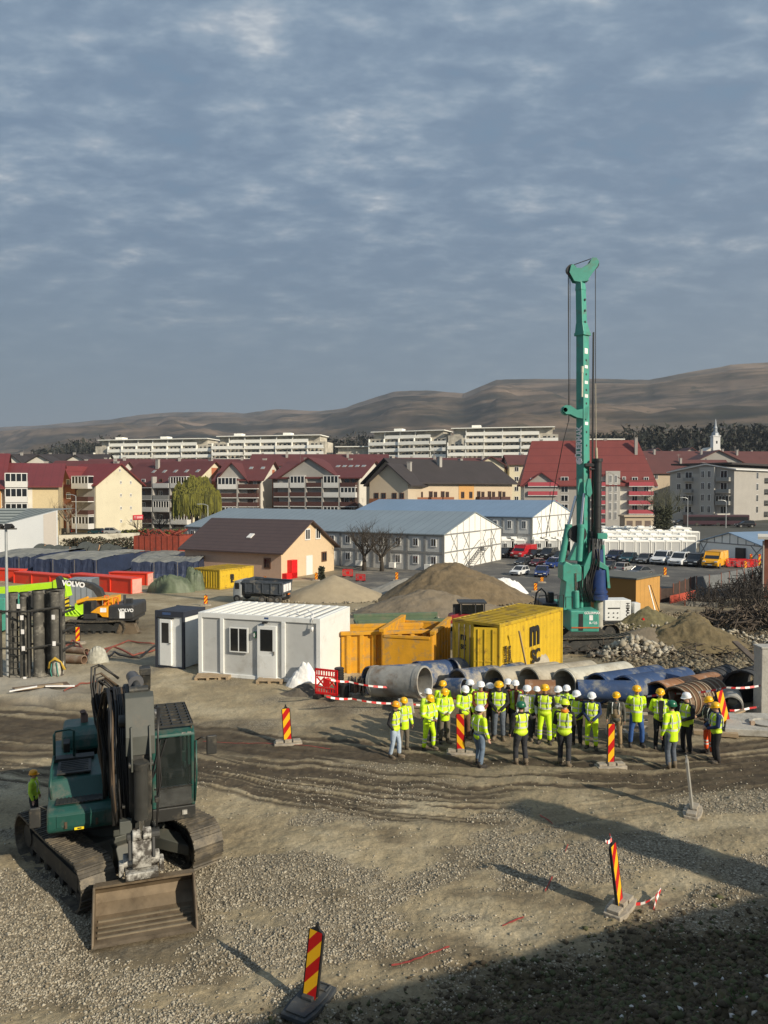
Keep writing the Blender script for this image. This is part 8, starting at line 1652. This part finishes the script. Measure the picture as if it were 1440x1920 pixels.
for a in (('hatch','teal',180,995,11,'dark teal car below the cream gable with square windows',170),('suv','silver',211,996,12,'pale SUV parked right of the teal car below the cream gable',5),('hatch','black',117,993,11,'black car beside the white storage hall',170),
          ('hatch','silver',1252,966,9,'pale car left of the dark one between the pink balconies and the grey block',0),('hatch','dark',1276,971,10,'dark car in front of the grey block left part',180),('hatch','silver',1292,968,9,'silver car left of the lamp post by the grey block',0),('suv','black',1318,964,11,'black SUV at the foot of the grey block',0),('hatch','white',1325,973,8,'white car roof showing above the dark bus',0),('suv','black',1397,978,13,'black SUV at the right end of the grey block',180),('hatch','grey',1230,970,9,'grey car next to the garage row',0),('hatch','white',1360,973,8,'white car behind the roof of the bus, right one',180)):
    D = 160 if a[2] < 400 else 205-(a[3]-970)*2; car(a[0], a[1], a[2], a[3]-1, a[4], a[6], a[5], ST, D=D)
for (u, v0, v1, D, lb) in ((143,930,1000,150,'thin street lamp in front of the brown house'),(390,948,1000,140,'thin street lamp right of the willow'),(1289,935,992,175,'street lamp in front of the grey block'),(1361,940,990,178,'thin pole before the right part of the grey block')):
    p = at(u, v1, D); mb = MB(); hL = zv(v0, D)-p.z; mb.cyl((0,0,0),(0,0,hL),.12,.07,n=8); mb.tube([(0,0,hL),(-.6,0,hL+.25),(-1.4,0,hL+.3)], .06, 5); mb.cbox((-1.6,0,hL+.28),(.6,.25,.12)); tag(mb.build('street_lamp', MATS['galvanised'], None, loc=p), lb, 'street lamp', 'street lamps')
# ---------------------------------------------------------------- trees
bark = mat('bark_dark', (.055,.045,.035), .95, var=.3, vs=4)
def branchy(mb, p, d, ln, r, depth, rl, spread=.6, droop=0, kids_=3, tips=None):
    n_ = 4; pts = [p.copy()]; q = p.copy(); dd = d.copy()
    for i in range(n_): dd = (dd+Vector((rl.uniform(-.18,.18), rl.uniform(-.18,.18), rl.uniform(-.08,.16)-droop))).normalized(); q = q+dd*ln/n_; pts.append(q.copy())
    mb.tube(pts, [r*(1-.5*i/n_) for i in range(n_+1)], 5 if depth > 1 else 3)
    if depth <= 0:
        if tips is not None: tips.append(q)
        return
    for k in range(kids_ + (depth > 2)):
        b_ = pts[min(n_, 2+k % 3)]; a = rl.uniform(0, 6.28); nd = (dd+Vector((math.cos(a), math.sin(a), rl.uniform(-.1,.5)))*spread*rl.uniform(.7,1.3)).normalized()
        branchy(mb, b_, nd, ln*rl.uniform(.58,.78), r*.5, depth-1, rl, spread, droop, kids_, tips)
def bare(u, v, vtop, label, seed, D=None, lean=(0,0), wide=.9, m=None, depth=5, group='bare trees'):
    p = on(u, v) if D is None else at(u, v, D); h = (v-vtop)/F*p.y; rl = random.Random(seed); t = thing('bare_tree', label, 'tree', p, 0, group); mb = MB(); r0 = h*.035
    mb.tube([(0,0,-.2),(lean[0]*.1,lean[1]*.1,h*.15),(lean[0]*.3,0,h*.28)], [r0*1.4,r0,r0*.85], 8); mb.build('trunk', m or bark, t, True); mb = MB()
    for k in range(5): a = 6.28*k/5+rl.random(); branchy(mb, Vector((lean[0]*.3,0,h*.26)), Vector((math.cos(a)*wide,math.sin(a)*wide,.8)).normalized(), h*.32, r0*.55, depth-1, rl, .75)
    mb.build('crown', m or bark, t); return t
bare(716,1071,972,'larger bare tree with a forked trunk before the grey site building', 4, wide=1.0); bare(683,1070,968,'smaller bare tree left of the forked one', 9, wide=.6)
bare(210*0+1243,1000,905,'bare greenish tree between the pink balconies and the grey block', 12, D=140, m=mat('bark_green',(.10,.10,.06),.95,var=.3), depth=5); bare(127,998,925,'small bare tree in front of the brown house', 14, D=150, m=mat('bark_pale',(.22,.18,.13),.95), depth=4); bare(482,1000,938,'small bare tree between the white gables', 15, D=150, depth=4); bare(300,1005,955,'bare shrub-like tree left of the willow', 17, D=148, depth=5); bare(262,1010,962,'low bare shrub below the cream gable', 18, D=146, depth=4)
# willow
D = 145; p = at(368, 1000, D); rl = random.Random(21); h = zv(906, D)-p.z; t = thing('willow', 'yellow-green weeping willow in front of the striped cream gable', 'tree', p); mb = MB(); mb.tube([(0,0,0),(.1,0,h*.3),(0,0,h*.5)], [.45,.35,.3], 8); tips = []
for k in range(8): a = 6.28*k/8; branchy(mb, Vector((0,0,h*.42)), Vector((math.cos(a)*.8,math.sin(a)*.8,.9)).normalized(), h*.30, .16, 2, rl, .7, 0, 3, tips)
mb.build('trunk', bark, t); wl = [mat('willow_leaf', (.20,.19,.03), .8, var=.35, vs=.5), mat('willow_leaf_dark', (.09,.09,.02), .8, var=.35, vs=.5)]; n = 11000
ph_ = rng.random(n)*6.283; q = rng.random(n)**.5*(.8+.35*fbm(ph_*1.3, ph_*0+3, 2, 8)); Rw = 4.5; X = np.cos(ph_)*q*Rw; Y = np.sin(ph_)*q*Rw; cl = fbm(X*.9+9, Y*.9+9, 3, 91); ztop = h*(.42+.62*np.sqrt(np.clip(1-(q/1.15)**2,0,1))*(.55+.8*cl)*(.9+.2*rng.random(n))); ok = cl > .38; X, Y, ztop = X[ok], Y[ok], ztop[ok]; n = len(X)
zlow = ztop-h*(.10+.34*rng.random(n)); zlow = np.maximum(zlow, h*.10); w_ = .05+.05*rng.random(n); sw = (rng.random((n,2))-.5)*.5
vs = np.stack([np.stack([X-w_, Y, ztop], -1), np.stack([X+w_, Y, ztop], -1), np.stack([X+sw[:,0]+w_*.6, Y+sw[:,1], zlow], -1), np.stack([X+sw[:,0]-w_*.6, Y+sw[:,1], zlow], -1)], 1)
raw('crown', vs.reshape(-1,3), np.arange(n*4).reshape(n,4), wl, t, mi=(rng.random(n) < .4).astype(int))
def hedge(u0, u1, D, h, label, cols_, n=5000, nm='hedge', dep=1.5, z0=None):
    a = hd(u0, D); w = (u1-u0)/F*D; zb_ = gz(0, D) if z0 is None else z0; X = rng.random(n)*w; Y = rng.random(n)*dep; Z = rng.random(n)*h*(.7+.5*fbm(X*.6, Y*.6, 2, 33)); r = .10+.15*rng.random(n)
    v = (rng.random((n,4,3))-.5)*2*r[:,None,None]+np.stack([X,Y,Z],-1)[:,None]; o = raw(nm, v.reshape(-1,3), np.arange(n*4).reshape(n,4), cols_, mi=rng.integers(0, len(cols_), n)); o.location = (a.x, a.y, zb_); return tag(o, label, 'hedge')
hg = [mat('hedge_lime', (.20,.22,.03), .85, var=.3), mat('hedge_dark', (.05,.055,.03), .9, var=.3), mat('hedge_twig', (.12,.09,.06), .9)]
hedge(226,340,140,2.0,'yellow-green clipped hedge below the cream gable', hg); hedge(110,330,118,1.8,'brown scrub growing over the low white wall', hg[1:], 5000); hedge(546,560,150,4.5,'two dark conifers before the brown balconies', [hg[1]], 1500, 'conifer'); hedge(598,606,77,1.4,'small dark shrub at the door of the cream house', [hg[1]], 500, 'shrub', .8)
hedge(1232,1262,138,6.5,'dark evergreen shrubs beside the bare greenish tree', [hg[1]], 5000, 'shrub', 2)
# weeds on the embankment
n = 700; cxy = rng.random((14,2))*[3.2,3.0]+[3.0,5.6]; i_ = rng.integers(0,14,n); X = cxy[i_,0]+rng.normal(0,.12,n); Y = cxy[i_,1]+rng.normal(0,.12,n); Zr = surf(X,Y)(ZZ); hh4 = .04+.08*rng.random(n); dx = rng.normal(0,.04,(n,2))
v = np.stack([np.stack([X-.008,Y,Zr],-1), np.stack([X+.008,Y,Zr],-1), np.stack([X+dx[:,0],Y+dx[:,1],Zr+hh4],-1)],1)
stuff(raw('weeds', v.reshape(-1,3), np.arange(n*3).reshape(n,3), mat('weed_green',(.05,.12,.02),.8,var=.3)), 'small green weeds on the dark embankment', 'weeds')
# ---------------------------------------------------------------- haze
hzm = bpy.data.materials.new('haze_air'); hzm.use_nodes = True; th = hzm.node_tree; th.nodes.remove(th.nodes['Principled BSDF']); pv = th.nodes.new('ShaderNodeVolumePrincipled'); pv.inputs['Density'].default_value = HAZE; pv.inputs['Color'].default_value = (.80,.88,1.0,1); pv.inputs['Anisotropy'].default_value = .2
th.links.new(pv.outputs[0], th.nodes['Material Output'].inputs['Volume'])
if HAZE > 0:
    o = MB().box(-9800,9800,-400,9900,-6,900).build('haze', hzm); o['kind'] = 'stuff'; o['label'] = 'thin bluish air haze over the whole place'; o['category'] = 'haze'
